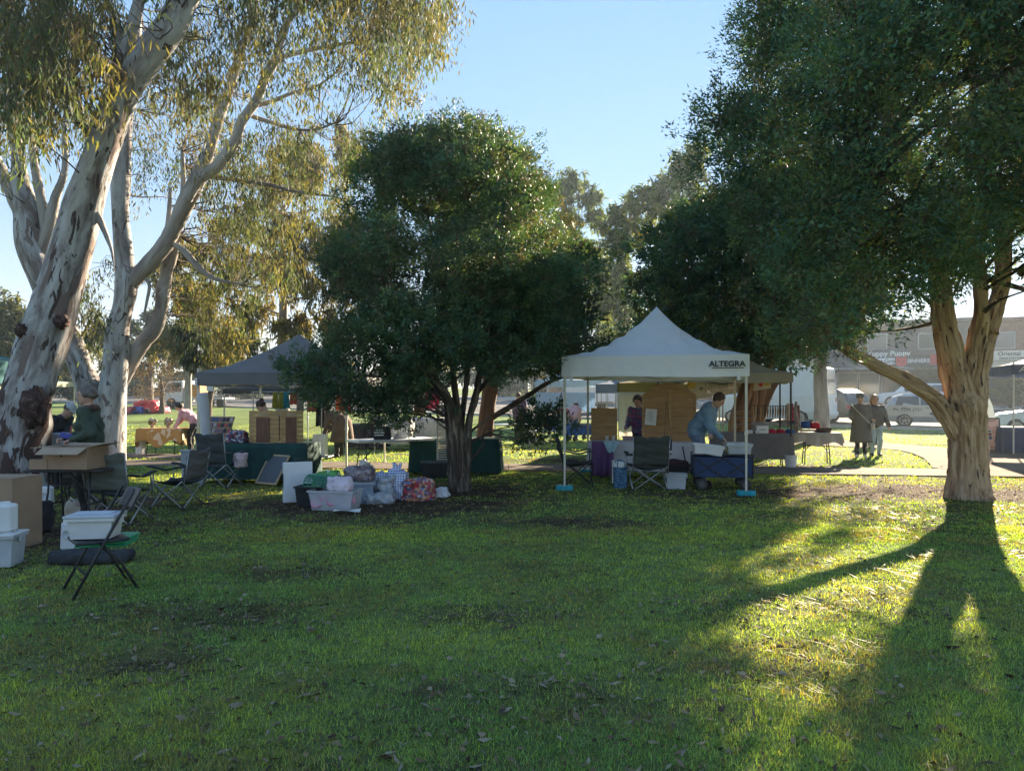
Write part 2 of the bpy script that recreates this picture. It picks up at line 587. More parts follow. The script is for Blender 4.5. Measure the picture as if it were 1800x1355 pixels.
# ---- grass blades
from math import inf
def in_poly(x, y, poly):
    x = np.asarray(x); y = np.asarray(y)
    c = np.zeros(x.shape, bool)
    n = len(poly)
    for i in range(n):
        x0, y0 = poly[i]; x1, y1 = poly[(i + 1) % n]
        cond = ((y0 > y) != (y1 > y))
        xi = (x1 - x0) * (y - y0) / ((y1 - y0) if y1 != y0 else 1e-9) + x0
        c ^= cond & (x < xi)
    return c
def on_path(x, y):
    c = 16.45 - 0.125 * x - 0.0012 * x * x * (x < 0)
    m = (np.abs(y - c) < 0.74) & (x < 9.4)
    m |= in_poly(x, y, poly)
    return m | in_poly(x, y, [(a, b + 0.62) for a, b in L2] + [(a, b - 0.62) for a, b in reversed(L2)])
def grass_patch(n, d0, d1, power, hgt, wid, nb, seed, side=0.78):
    g = np.random.default_rng(seed)
    u = g.random(n)
    d = (d0 ** (1 - power) + u * (d1 ** (1 - power) - d0 ** (1 - power))) ** (1 / (1 - power))
    x = (g.random(n) * 2 - 1) * (side * d + 0.4)
    b = bare_map(x, d)
    keep = (g.random(n) > b * 1.15) & ~on_path(x, d)
    x, d, b = x[keep], d[keep], b[keep]
    n = len(x)
    t = green_tint(x, d)
    straw = (VN1.fbm(x * 1.7 + 9, d * 2.2 + 3, 3) > 0.56)
    # tuft colours
    c1, c2 = np.array([0.22, 0.365, 0.120]), np.array([0.42, 0.48, 0.110])
    tc = c1 + (c2 - c1) * np.clip((t[:, None] - 0.3) * 2.0, 0, 1)
    tc = tc * (0.7 + 0.6 * g.random((n, 1)))
    sm = (straw & (g.random(n) < 0.55)) | (g.random(n) < 0.11)
    tc[sm] = np.array([0.34, 0.30, 0.13]) * (0.6 + 0.6 * g.random((sm.sum(), 1)))
    x = np.repeat(x, nb); d = np.repeat(d, nb); tc = np.repeat(tc, nb, 0)
    N = len(x)
    bx = x + g.normal(0, 0.035, N); by = d + g.normal(0, 0.035, N)
    z0 = np.where(by < 30, (VN2.fbm(bx * 1.2, by * 1.2, 3) - 0.5) * 0.05 * (by < 24), 0.032 * (by - 30)) - 0.004
    ang = g.random(N) * 2 * PI
    lean = np.abs(g.normal(0.9, 0.35, N))
    h = hgt * (0.5 + g.random(N)) * (1 if nb else 1)
    w = wid * (0.6 + 0.7 * g.random(N)) * np.clip(by / 5.0, 0.8, 3.2)
    sx_, sy_ = -np.sin(ang) * w / 2, np.cos(ang) * w / 2
    hx, hy, hz = np.cos(ang) * np.sin(lean) * h, np.sin(ang) * np.sin(lean) * h, np.cos(lean) * h
    V = np.empty((N, 3, 3), np.float32)
    V[:, 0] = np.stack([bx + sx_, by + sy_, z0], 1)
    V[:, 1] = np.stack([bx - sx_, by - sy_, z0], 1)
    V[:, 2] = np.stack([bx + hx, by + hy, z0 + hz + 0.004], 1)
    C = np.repeat(tc * (0.55 + 0.9 * g.random((N, 1))), 3, 0)
    return V.reshape(-1, 3), C
m_grass = mat_leaf('grass_blade', trans=0.5, rough=0.5, tint=(1.75, 1.55, 0.34), spec=0.15)
gv, gcl = [], []
for args in ((52000, 2.7, 9, 1.25, 0.029, 0.0060, 7, 21), (30000, 8, 17, 1.01, 0.032, 0.0075, 6, 22), (22000, 16, 36, 0.9, 0.06, 0.006, 4, 23)):
    v_, c_ = grass_patch(*args); gv.append(v_); gcl.append(c_)
# long dry runners lying over the lawn
g = np.random.default_rng(29)
n = 11000
d = 2.8 + 8 * g.random(n) ** 1.3; x = (g.random(n) * 2 - 1) * (0.76 * d + 0.3)
keep = (VN1.fbm(x * 1.7 + 9, d * 2.2 + 3, 3) > 0.47 + 0.12 * g.random(n)) & ~on_path(x, d)
x, d = x[keep], d[keep]; n = len(x)
an = g.random(n) * 2 * PI; L_ = 0.05 + 0.09 * g.random(n); w_ = 0.0028 * np.clip(d / 4, 0.9, 2.5)
z_ = (VN2.fbm(x * 1.2, d * 1.2, 3) - 0.5) * 0.05 + 0.012 + 0.02 * g.random(n)
V = np.empty((n, 3, 3), np.float32)
V[:, 0] = np.stack([x - np.sin(an) * w_, d + np.cos(an) * w_, z_], 1); V[:, 1] = np.stack([x + np.sin(an) * w_, d - np.cos(an) * w_, z_], 1)
V[:, 2] = np.stack([x + np.cos(an) * L_, d + np.sin(an) * L_, z_ + 0.03 * g.random(n)], 1)
gv.append(V.reshape(-1, 3)); gcl.append(np.repeat(np.array([0.28, 0.255, 0.11]) * (0.5 + 0.7 * g.random((n, 1))), 3, 0))
gv = np.concatenate(gv); gcl = np.concatenate(gcl)
o = link('grass', np_mesh('grass', gv, np.arange(len(gv)).reshape(-1, 3), cols=gcl), None, m_grass)
tag(o, 'short patchy green lawn grass with straw tufts', 'grass', kind='stuff')
# ---- leaf and bark litter
g = np.random.default_rng(31)
n = 40000
d = 2.8 + g.random(n) ** 1.2 * 14; x = (g.random(n) * 2 - 1) * (0.78 * d + 0.3)
keep = (g.random(n) < 0.17 + 0.9 * bare_map(x, d)) & ~((on_path(x, d)) & (g.random(n) < 0.9))
x, d = x[keep], d[keep]; n = len(x)
an = g.random(n) * PI * 2; Lf = 0.015 + 0.07 * g.random(n) ** 2; Wf = Lf * (0.18 + 0.25 * g.random(n))
z = (VN2.fbm(x * 1.2, d * 1.2, 3) - 0.5) * 0.05 + 0.006 + 0.015 * g.random(n)
z = np.where(on_path(x, d), 0.034, z)
ca, sa = np.cos(an), np.sin(an)
V = np.empty((n, 4, 3), np.float32)
tl = g.normal(0, 0.008, (n, 4))
for k, (a_, b_) in enumerate(((-1, 0), (0, -1), (1, 0), (0, 1))):
    V[:, k] = np.stack([x + ca * Lf * a_ / 2 - sa * Wf * b_ / 2, d + sa * Lf * a_ / 2 + ca * Wf * b_ / 2, z + tl[:, k]], 1)
pal = np.array([(0.20, 0.145, 0.09), (0.12, 0.075, 0.045), (0.28, 0.23, 0.16), (0.07, 0.045, 0.03), (0.24, 0.19, 0.13)])
C = np.repeat(pal[g.integers(0, 5, n)] * (0.7 + 0.5 * g.random((n, 1))), 4, 0)
o = link('leaf_litter', np_mesh('leaf_litter', V.reshape(-1, 3), np.arange(4 * n).reshape(-1, 4), cols=C), None, mat_leaf('litter', 0.05, 0.8, (1, 1, 1)))
tag(o, 'dry fallen leaves and bark flakes on bare soil', 'litter', kind='stuff')

# ================================================================== TREES
def catmull(pts, m):
    P_ = np.asarray(pts, float)
    n = len(P_)
    t = np.linspace(0, n - 1, m)
    i = np.clip(t.astype(int), 0, n - 2); f = (t - i)[:, None]
    p0, p1, p2, p3 = P_[np.clip(i - 1, 0, n - 1)], P_[i], P_[i + 1], P_[np.clip(i + 2, 0, n - 1)]
    return 0.5 * (2 * p1 + (p2 - p0) * f + (2 * p0 - 5 * p1 + 4 * p2 - p3) * f ** 2 + (3 * p1 - p0 - 3 * p2 + p3) * f ** 3)
def limb(pts, radii, n=10, m=None, rough=0.06, seed=0, ridge=0.0, knots=(), flake=0.0):
    """tapering swept limb; returns verts, quads, bark coordinates"""
    g = np.random.default_rng(seed)
    m = m or max(4, len(pts) * 5)
    A = catmull(np.column_stack([np.asarray(pts, float), np.asarray(radii, float)]), m)
    C, r = A[:, :3], np.maximum(A[:, 3], 0.002)
    D = np.gradient(C, axis=0); D /= np.linalg.norm(D, axis=1, keepdims=True) + 1e-9
    ln = np.concatenate([[0], np.cumsum(np.linalg.norm(np.diff(C, axis=0), axis=1))])
    th = np.linspace(0, 2 * PI, n, endpoint=False)
    s = np.cross(D[0], (0, 0, 1.0) if abs(D[0][2]) < 0.9 else (0, 1.0, 0)); s /= np.linalg.norm(s)
    V, B = [], []
    ph = g.random(8) * 6.28
    for i in range(m):
        s = s - D[i] * s.dot(D[i]); s /= np.linalg.norm(s)
        t = np.cross(D[i], s)
        z = ln[i]
        k = 1 + rough * (np.sin(2 * th + ph[0] + z * 1.3 / max(r[0], .05)) * 0.6 + np.sin(3 * th + ph[1] - z * 0.9 / max(r[0], .05)) * 0.5 + np.sin(z * 2.1 / max(r[0], .05) + ph[2]) * 0.5)
        if ridge:
            k = k + ridge * (np.sin(9 * th + ph[3] + 1.5 * np.sin(z * 1.7 + ph[4])) + 0.7 * np.sin(14 * th + ph[5] + 2 * np.sin(z * 2.3 + ph[6]))) + ridge * 0.6 * g.normal(0, 1, n)
        if flake:
            un = ((th + PI / 2) % (2 * PI)) / (2 * PI)
            zz = np.full(n, z + seed * 3.1)
            k = k + flake * 2 * (VN1.fbm(un * 9 + seed, zz * 1.1, 4) - 0.5) + flake * 1.3 * (np.abs(VN2.fbm(un * 22 + seed, zz * 2.2, 3) - 0.5) * 2 - 0.3) + flake * 0.5 * (VN3.fbm(un * 60, zz * 9, 2) - 0.5)
        for kz, kt, kr, ks in knots:
            dt = np.abs((th - kt + PI) % (2 * PI) - PI)
            k = k + ks * np.exp(-((z - kz) / kr) ** 2 - (dt * r[i] / kr) ** 2)
        rr = r[i] * k
        V.append(C[i] + np.outer(rr * np.cos(th), s) + np.outer(rr * np.sin(th), t))
        B.append(np.column_stack([np.cos(th) * r[i] + seed * 3.7, np.sin(th) * r[i] + seed * 1.9, np.full(n, z)]))
    V = np.concatenate(V); B = np.concatenate(B)
    i, k = np.meshgrid(np.arange(m - 1), np.arange(n), indexing='ij')
    i, k = i.ravel(), k.ravel(); k2 = (k + 1) % n
    Q = np.stack([i * n + k, i * n + k2, (i + 1) * n + k2, (i + 1) * n + k], 1)
    return V, Q, B
def merge(ls):
    V, Q, B, b = [], [], [], 0
    for v, q, c in ls:
        V.append(v); Q.append(q + b); B.append(c); b += len(v)
    return np.concatenate(V), np.concatenate(Q), np.concatenate(B)
def wood(name, ls, mat, parent):
    v, q, c = merge(ls)
    return link(name, np_mesh(name, v, q, extra=c), parent, mat, True)
def unit(a):
    return a / (np.linalg.norm(a, axis=-1, keepdims=True) + 1e-9)
def leaf_mesh(name, c, ax, sd, Ln, Wd, col, parent, mat, tri=False):
    n = len(c)
    Ln, Wd = np.asarray(Ln)[:, None], np.asarray(Wd)[:, None]
    if tri:
        V = np.empty((n, 3, 3), np.float32)
        V[:, 0] = c - sd * Wd * 0.62
        V[:, 1] = c + sd * Wd * 0.62
        V[:, 2] = c + ax * Ln * 1.15
        return link(name, np_mesh(name, V.reshape(-1, 3), np.arange(3 * n).reshape(-1, 3), cols=np.repeat(col, 3, 0)), parent, mat)
    V = np.empty((n, 4, 3), np.float32)
    V[:, 0] = c
    V[:, 1] = c + ax * Ln * 0.45 + sd * Wd / 2
    V[:, 2] = c + ax * Ln
    V[:, 3] = c + ax * Ln * 0.45 - sd * Wd / 2
    return link(name, np_mesh(name, V.reshape(-1, 3), np.arange(4 * n).reshape(-1, 4), cols=np.repeat(col, 4, 0)), parent, mat)
def sides(ax, g):
    r = g.normal(0, 1, ax.shape)
    return unit(np.cross(ax, r))
def proj(p):
    p = np.atleast_2d(p)
    return 900 + F * p[:, 0] / p[:, 1], HOR - F * (p[:, 2] - EYE) / p[:, 1]
def sun_hit(p):           # where the shadow of p falls on flat ground
    p = np.atleast_2d(p); s = np.array(SUN)
    k = p[:, 2] / s[2]
    return p[:, 0] - s[0] * k, p[:, 1] - s[1] * k

def lit_block(w, lit):
    hx, hy = sun_hit(w)
    b = np.zeros(len(hx), bool)
    a = np.array([SUN.x, SUN.y]); a /= np.linalg.norm(a); pe = np.array([a[1], -a[0]])
    for h in lit:
        for ka in (-1.9, -1.2, -0.6, 0, 0.6, 1.2, 1.9):
            for kp in (-0.55, 0, 0.55):
                b |= in_poly(hx + a[0] * ka + pe[0] * kp, hy + a[1] * ka + pe[1] * kp, h)
    return b
def poisson(cands, dmin, nmax):
    out = []
    for p in cands:
        if all(np.sum((p - q) ** 2) > dmin * dmin for q in out):
            out.append(p)
            if len(out) >= nmax: break
    return np.array(out)
def branches_to(lobes, skel, g, r0=0.03, seg=4, nside=5, sag=0.0, keep=1.0, maxlen=99, fall=-0.25):
    """thin branches from the nearest lower skeleton point to each lobe"""
    ls = []
    S = np.asarray(skel)
    for i, c in enumerate(lobes):
        if g.random() > keep: continue
        d2 = np.sum((S - c) ** 2, 1) + np.where(S[:, 2] > c[2] + fall, 6.0, 0)
        k = np.argmin(d2); a = S[k]
        L = np.linalg.norm(c - a)
        if L < 0.15 or L > maxlen: continue
        mid = a * 0.5 + c * 0.5 + g.normal(0, 0.10 * L, 3) + np.array([0, 0, 0.10 * L + sag])
        ls.append(limb([a, a * 0.7 + mid * 0.3 + g.normal(0, 0.04 * L, 3), mid, c], [r0 * (0.4 + 0.25 * L), r0 * (0.32 + 0.18 * L), r0 * 0.35, r0 * 0.12], nside, 7, 0.05, int(i) + 5))
    return ls
def lobe_leaves(lobes, rad, g, clumps, per, L, W, pal, spread, up=0.35, inner=0.1, fill_n=130, fill_s=0.08):
    """leaf clumps over the shell of each lobe"""
    n = len(lobes)
    nc = n * clumps
    dirs = unit(g.normal(0, 1, (nc, 3)) + np.array([0, 0, up]))
    lc = np.repeat(lobes, clumps, 0); lr = np.repeat(rad, clumps, 0)
    fill = np.where(g.random((nc, 1)) < inner, g.random((nc, 1)) * 0.7, 0.78 + 0.30 * g.random((nc, 1)) + 0.38 * g.random((nc, 1)) ** 7 * (1 + np.clip(dirs[:, 2:3], 0, 1)))
    cp = lc + dirs * lr * fill
    lt_ = 0.72 + 0.6 * g.random((n, 1)) * np.array([1.15, 1.0, 0.85])
    ccol = pal[g.integers(0, len(pal), nc)] * (0.72 + 0.56 * g.random((nc, 1))) * np.repeat(lt_, clumps, 0)
    N = nc * per
    p = np.repeat(cp, per, 0) + g.normal(0, 1, (N, 3)) * spread
    ax = unit(np.repeat(dirs, per, 0) * 0.8 + g.normal(0, 0.55, (N, 3)) + np.array([0, 0, 0.15]))
    col = np.repeat(ccol, per, 0) * (0.75 + 0.5 * g.random((N, 1)))
    Ln, Wd = L * (0.6 + 0.8 * g.random(N)), W * (0.7 + 0.6 * g.random(N))
    if fill_n:                      # broad filler leaves added inside the lobe to make it opaque
        K = n * fill_n
        fd = unit(g.normal(0, 1, (K, 3)))
        rm = np.repeat(rad, fill_n, 0)
        fp = np.repeat(lobes, fill_n, 0) + fd * rm * 0.78 * g.random((K, 1)) ** 0.5
        fa = unit(fd + g.normal(0, 0.8, (K, 3)))
        p = np.concatenate([p, fp]); ax = np.concatenate([ax, fa])
        col = np.concatenate([col, pal[g.integers(0, len(pal), K)] * (0.7 + 0.5 * g.random((K, 1)))])
        Ln = np.concatenate([Ln, fill_s * (0.7 + 0.6 * g.random(K))]); Wd = np.concatenate([Wd, 0.55 * fill_s * (0.7 + 0.6 * g.random(K))])
    return p, ax, sides(ax, g), Ln, Wd, col

GUMST = [(0.30, (0.12, 0.10, 0.095)), (0.42, (0.24, 0.215, 0.205)), (0.52, (0.37, 0.36, 0.36)), (0.66, (0.50, 0.505, 0.515))]
m_gumbark = mat_bark('gum_bark', GUMST, 4.5, 1.1, 0.5,
                     patch=[((4.0, 4.0, 1.2), 0.575, (0.19, 0.155, 0.14), 3.0), ((7, 7, 2.2), 0.635, (0.06, 0.045, 0.04), 8.0)])
m_gumlow = mat_bark('gum_bark_low', GUMST, 6.0, 1.6, 0.8,
                    patch=[((3.6, 3.6, 1.0), 0.55, (0.18, 0.14, 0.125), 3.0), ((7, 7, 2.4), 0.61, (0.06, 0.043, 0.038), 8.0), ((5.0, 5.0, 1.5), 0.50, (0.075, 0.048, 0.042), 21.0, 0.6, 3.6), ((6.5, 6.5, 1.3), 0.585, (0.14, 0.078, 0.05), 5.0, 0.2, 3.0), ((9, 9, 5), 0.67, (0.03, 0.022, 0.02), 15.0)])
m_gumpale = mat_bark('gum_bark_pale', [(0.30, (0.16, 0.13, 0.115)), (0.45, (0.27, 0.235, 0.21)), (0.60, (0.40, 0.37, 0.345))], 3.6, 0.8, 0.4,
                     patch=[((1.8, 1.8, 0.5), 0.63, (0.20, 0.16, 0.135), 6.0)])
m_paper = mat_bark('paper_bark', [(0.28, (0.16, 0.09, 0.055)), (0.42, (0.36, 0.235, 0.155)), (0.56, (0.52, 0.375, 0.265)), (0.70, (0.66, 0.51, 0.385))], 15.0, 2.0, 1.0,
                   patch=[((3, 3, 0.9), 0.64, (0.36, 0.21, 0.13), 9.0), ((13, 13, 2.4), 0.63, (0.075, 0.052, 0.042), 4.0), ((4, 4, 1.6), 0.66, (0.09, 0.075, 0.065), 30.0), ((22, 22, 9), 0.64, (0.13, 0.10, 0.08), 41.0)], disp=0.09)
m_dark = mat_bark('dark_bark', [(0.32, (0.028, 0.022, 0.018)), (0.50, (0.085, 0.068, 0.055)), (0.66, (0.30, 0.25, 0.20))], 16.0, 2.2, 1.0, disp=0.07)
m_twig = mat_bark('twig_bark', [(0.3, (0.05, 0.036, 0.028)), (0.6, (0.13, 0.095, 0.07))], 6, 1, 0.5)
m_redbark = mat_bark('red_bark', [(0.3, (0.07, 0.04, 0.028)), (0.5, (0.20, 0.11, 0.07)), (0.7, (0.34, 0.20, 0.12))], 7, 0.8, 1.0)
m_leafd = mat_leaf('dense_leaf', 0.25, 0.55, (1.5, 1.3, 0.45), 0.2)
m_leafg = mat_leaf('gum_leaf', 0.42, 0.62, (1.25, 1.2, 0.55), 0.12)
m_leafb = mat_leaf('distant_leaf', 0.42, 0.65, (1.3, 1.2, 0.6), 0.12)

def pts(lst, d):
    return [tuple(P(x, y, d if not isinstance(d, (list, tuple)) else d[i])) for i, (x, y, *_) in enumerate(lst)]
def rads(lst, d, k=1.0):
    return [w * d / F / 2 * k for (_, _, w) in lst]

# ------------------------------------------------------------------ foreground gum
g = np.random.default_rng(101)
GA = [(8, 905, 190), (18, 862, 140), (25, 800, 112), (47, 700, 96), (78, 600, 92), (108, 500, 84), (136, 400, 75), (149, 350, 72), (184, 250, 64), (222, 150, 62), (298, 50, 60), (322, 0, 56), (350, -70, 52), (370, -180, 46), (420, -330, 38), (430, -520, 26)]
dA = 11.2
tA = thing('gum_tree', 'large leaning gum with mottled white and dark flaking bark beside the tall cardboard box', 'tree', tuple(P(15, 880, dA).xy) + (0,))
off = Vector(tA.location)
def loc(p): return np.asarray(p) - np.array(off)
trA = limb(loc(pts(GA, dA)), rads(GA, dA, 0.85), 48, 200, 0.05, 4, 0.006, flake=0.05,
           knots=[(1.15, 4.3, 0.26, 0.30), (2.0, 5.6, 0.13, 0.35), (2.05, 2.9, 0.13, 0.28), (1.5, 3.3, 0.2, 0.22), (0.4, 4.9, 0.3, 0.2), (2.6, 4.4, 0.15, 0.12)])
nsp = 40 * 58
wv, wq, wb = trA
me = np_mesh('trunk', wv, wq, extra=wb)
link('trunk', me, tA, [m_gumlow], True)
# burls: rough dark growths on the trunk
for (bx, by, br, bs) in ((108, 566, 0.105, 1), (40, 582, 0.10, 2), (60, 716, 0.22, 3)):
    c = np.array(P(bx, by, dA - (0.33 if br > 0.12 else 0.30))) - np.array(off)
    gg = np.random.default_rng(bs)
    u, v = np.meshgrid(np.linspace(0, PI, 14), np.linspace(0, 2 * PI, 22, endpoint=False), indexing='ij')
    dr = np.stack([np.sin(u) * np.cos(v), np.sin(u) * np.sin(v), np.cos(u)], -1).reshape(-1, 3)
    k = 1 + 0.22 * np.sin(dr[:, 0] * 7 + bs) * np.sin(dr[:, 2] * 6) + 0.10 * gg.normal(0, 1, len(dr))
    sc = np.array([br, br * (0.5 if br > 0.12 else 0.9), br * (1.25 if br > 0.12 else 1.0)])
    i, k_ = np.meshgrid(np.arange(13), np.arange(22), indexing='ij'); i, k_ = i.ravel(), k_.ravel(); k2 = (k_ + 1) % 22
    Qb = np.stack([i * 22 + k_, i * 22 + k2, (i + 1) * 22 + k2, (i + 1) * 22 + k_], 1)
    link('burl', np_mesh('burl', c + dr * k[:, None] * sc, Qb, extra=dr * br + bs), tA, mat_bark('burl_bark' + str(bs), [(0.35, (0.025, 0.016, 0.014)), (0.55, (0.075, 0.04, 0.032)), (0.72, (0.20, 0.15, 0.13))], 14, 12, 1.0), True)
# limbs of the foreground gum
LA = []
def LB(lst, d, seed, k=1.0, n=9):
    return limb(loc(pts(lst, d)), rads(lst, d if not isinstance(d, (list, tuple)) else d[0], k), n, None, 0.05, seed)
limbsA = [
    [(160, 232, 14), (138, 215, 12), (132, 185, 11), (115, 160, 9), (95, 135, 8), (82, 90, 7), (85, 40, 6), (60, -20, 4)],
    [(213, 115, 30), (212, 70, 24), (203, 40, 14), (190, 0, 12), (180, -60, 8)],
    [(220, 100, 26), (232, 50, 22), (245, 0, 18), (262, -70, 12)],
    [(150, 340, 8), (172, 380, 12), (186, 412, 9), (196, 440, 5), (200, 470, 2)],
    [(322, 0, 30), (400, -60, 22), (480, -90, 16), (560, -70, 12), (640, -30, 7)],
    [(370, -180, 30), (470, -240, 22), (600, -250, 16), (720, -180, 9), (790, -80, 5)],
    [(350, -70, 26), (260, -140, 20), (150, -150, 14), (60, -100, 9), (-20, -40, 6)],
]
LAm = [LB(l, dA - 0.02, 40 + i) for i, l in enumerate(limbsA)]
for l_ in LAm:
    wood('limb', [l_], m_gumbark, tA)
# ------------------------------------------------------------------ gum leaves hung in drooping sprays
def gum_sprays(regions, skel, g, L=0.16, W=0.026, per=50, pal=None, off=None, hang=0.8, spread=0.13):
    tops, ds = [], []
    for poly_, d0, d1, n in regions:
        xs_ = [p[0] for p in poly_]; ys_ = [p[1] for p in poly_]
        k = 0
        while k < n:
            x, y = g.uniform(min(xs_), max(xs_)), g.uniform(min(ys_), max(ys_))
            if in_poly(np.array([x]), np.array([y]), poly_)[0]:
                tops.append(P(x, y, g.uniform(d0, d1))); k += 1
    T = np.array(tops) - np.array(off)
    n = len(T)
    col = pal[g.integers(0, len(pal), n)] * (0.7 + 0.6 * g.random((n, 1)))
    N = n * per
    t = g.random(N)
    hl = np.repeat(hang * (0.5 + 0.8 * g.random(n)), per)
    drift = np.repeat(g.normal(0, 0.25, (n, 3)) * np.array([1, 1, 0.2]), per, 0)
    p = np.repeat(T, per, 0) + drift * t[:, None] + np.stack([g.normal(0, spread, N) * (0.35 + t), g.normal(0, spread, N) * (0.35 + t), -hl * t ** 1.1], 1)
    ax = unit(np.stack([g.normal(0, 0.38, N), g.normal(0, 0.38, N), -np.ones(N)], 1))
    c = np.repeat(col, per, 0) * (0.7 + 0.6 * g.random((N, 1)))
    tw = branches_to(T, skel, g, 0.016, nside=4, maxlen=5.5, fall=99)
    # hanging twiglets
    tl = [limb([T[i], T[i] + np.array([0, 0, -0.3]) + g.normal(0, 0.05, 3), T[i] + g.normal(0, 0.08, 3) + np.array([0, 0, -0.6])], [0.005, 0.004, 0.002], 3, 4, 0, i) for i in range(n)]
    return (p, ax, sides(ax, g), L * (0.5 + 0.8 * g.random(N)), W * (0.7 + 0.7 * g.random(N)), c), tw + tl
palG = np.array([(0.085, 0.115, 0.058), (0.075, 0.105, 0.060), (0.17, 0.155, 0.055), (0.10, 0.11, 0.058), (0.065, 0.095, 0.058), (0.13, 0.12, 0.058)])
palB = np.array([(0.11, 0.088, 0.055), (0.085, 0.10, 0.055), (0.15, 0.13, 0.055), (0.07, 0.075, 0.045)])
def skel_of(ls, step=9):
    return np.concatenate([v[::step] for v, q, b in ls])
skA = skel_of(LAm + [trA], 23)
regA = [([(0, -60), (200, -60), (230, 30), (190, 60), (200, 110), (165, 150), (120, 190), (60, 220), (0, 210)], 9.0, 13.5, 150),
        ([(0, -60), (150, -60), (140, 60), (90, 120), (0, 150)], 9.0, 12.5, 45),
        ([(300, 40), (480, -60), (600, -60), (520, 30), (440, 110), (380, 150), (300, 170), (260, 150)], 11.5, 14.5, 80),
        ([(520, -80), (815, -80), (800, 0), (770, 40), (700, 60), (600, 50)], 12, 15, 75),
        ([(0, -500), (800, -400), (700, -80), (0, -60)], 8, 14, 150)]
lv, tw = gum_sprays(regA, skA, g, pal=np.concatenate([palB, palG]), off=off)
leaf_mesh('crown', *lv, tA, m_leafg)
wood('twigs', tw, m_twig, tA)['kind'] = 'stuff'

# ------------------------------------------------------------------ forked gum behind
dB = 18.0
tB = thing('gum_tree', 'smooth pale gum forking low into two stems behind the man in the green jacket', 'tree', tuple(P(190, 812, dB).xy) + (0,))
off = Vector(tB.location)
stems = [
    [(186, 830, 66), (180, 790, 58), (163, 705, 47), (141, 640, 39), (112, 570, 40), (78, 500, 45), (54, 430, 46), (46, 370, 40), (36, 320, 30), (31, 275, 21), (24, 200, 17), (36, 100, 12), (30, 0, 8)],
    [(192, 830, 60), (193, 790, 52), (198, 690, 45), (204, 640, 43), (206, 580, 37), (216, 540, 34), (222, 500, 37), (216, 430, 29), (211, 370, 29), (213, 300, 32), (218, 230, 26), (228, 150, 22), (240, 60, 16), (245, -40, 12)],
    [(214, 560, 14), (220, 525, 22), (233, 495, 27), (283, 440, 28), (310, 392, 27), (330, 350, 30), (353, 303, 27), (369, 259, 20), (392, 186, 18), (408, 143, 16), (422, 93, 14), (445, 30, 10), (455, -40, 7)],
    [(330, 352, 14), (350, 316, 20), (382, 292, 20), (412, 252, 19), (425, 213, 17), (450, 178, 16), (468, 133, 16), (486, 103, 15), (495, 65, 13), (509, 35, 10), (530, 8, 8), (560, -40, 5)],
    [(203, 720, 12), (212, 680, 20), (226, 645, 26), (248, 606, 26), (272, 578, 25), (283, 545, 22), (287, 512, 24), (293, 470, 18), (292, 430, 12), (296, 390, 9), (300, 330, 6)],
    [(286, 530, 12), (292, 490, 16), (305, 450, 14), (313, 400, 12), (322, 330, 9), (320, 260, 6)],
    [(62, 470, 12), (50, 425, 22), (38, 382, 23), (18, 335, 22), (2, 300, 20), (-30, 230, 14), (-50, 150, 9)],
    [(68, 500, 12), (70, 455, 22), (86, 400, 22), (97, 350, 16), (110, 315, 12), (115, 283, 10), (112, 230, 7), (118, 170, 5)],
    [(82, 405, 20), (72, 350, 16), (62, 300, 14), (56, 250, 10), (50, 180, 6)],
    [(486, 103, 9), (545, 88, 8), (600, 78, 6), (650, 70, 4), (690, 50, 3)],
    [(440, 188, 9), (480, 178, 8), (510, 165, 6), (560, 150, 4), (600, 120, 3)],
    [(443, 205, 8), (475, 215, 7), (520, 228, 5), (560, 227, 4), (590, 215, 3)],
    [(365, 310, 10), (400, 315, 8), (470, 325, 7), (520, 337, 6), (590, 347, 4), (610, 360, 2)],
    [(245, 480, 6), (262, 500, 6), (258, 530, 5), (252, 560, 3)],
    [(296, 425, 6), (322, 440, 12), (345, 466, 12), (368, 485, 9), (390, 494, 6), (430, 500, 3)],
]
LBm = [LB(l, dB + (0.35 if i in (4, 5) else 0) + (-0.25 if i == 3 else 0), 60 + i, 1.0, 18 if i < 5 else 9) for i, l in enumerate(stems)]
wood('trunk', LBm[:2], m_gumbark, tB)
for l_ in LBm[2:]:
    wood('limb', [l_], m_gumpale, tB)
skB = skel_of(LBm, 15)
regB = [([(250, -40), (660, -60), (770, -20), (790, 60), (740, 130), (690, 165), (650, 120), (600, 110), (520, 170), (470, 190), (440, 60), (330, 60)], 15, 21, 165),
        ([(560, -60), (820, -60), (800, 20), (740, 60), (720, 130), (690, 170), (640, 100)], 15, 18, 75),
        ([(230, 150), (380, 120), (420, 200), (460, 260), (400, 330), (300, 300), (235, 330)], 18, 24, 85),
        ([(360, 210), (520, 180), (640, 200), (640, 270), (600, 340), (500, 400), (380, 380), (350, 320)], 17, 22, 135),
        ([(300, 390), (380, 350), (560, 380), (570, 450), (460, 520), (360, 480), (300, 450)], 18, 23, 65),
        ([(320, 500), (390, 480), (430, 560), (380, 590), (330, 570)], 18, 21, 26),
        ([(135, 430), (190, 440), (200, 560), (150, 560), (130, 500)], 17, 19, 22),
        ([(0, 60), (90, 80), (180, 150), (170, 230), (100, 200), (30, 220), (0, 190)], 16, 21, 50),
        ([(-300, -100), (0, -100), (0, 300), (-200, 300)], 15, 22, 70),
        ([(0, -400), (700, -400), (650, -60), (0, -60)], 15, 22, 70)]
lv, tw = gum_sprays(regB, skB, g, L=0.18, W=0.030, per=52, pal=palG, off=off, hang=0.95, spread=0.15)
leaf_mesh('crown', *lv, tB, m_leafg)
wood('twigs', tw, m_twig, tB)['kind'] = 'stuff'

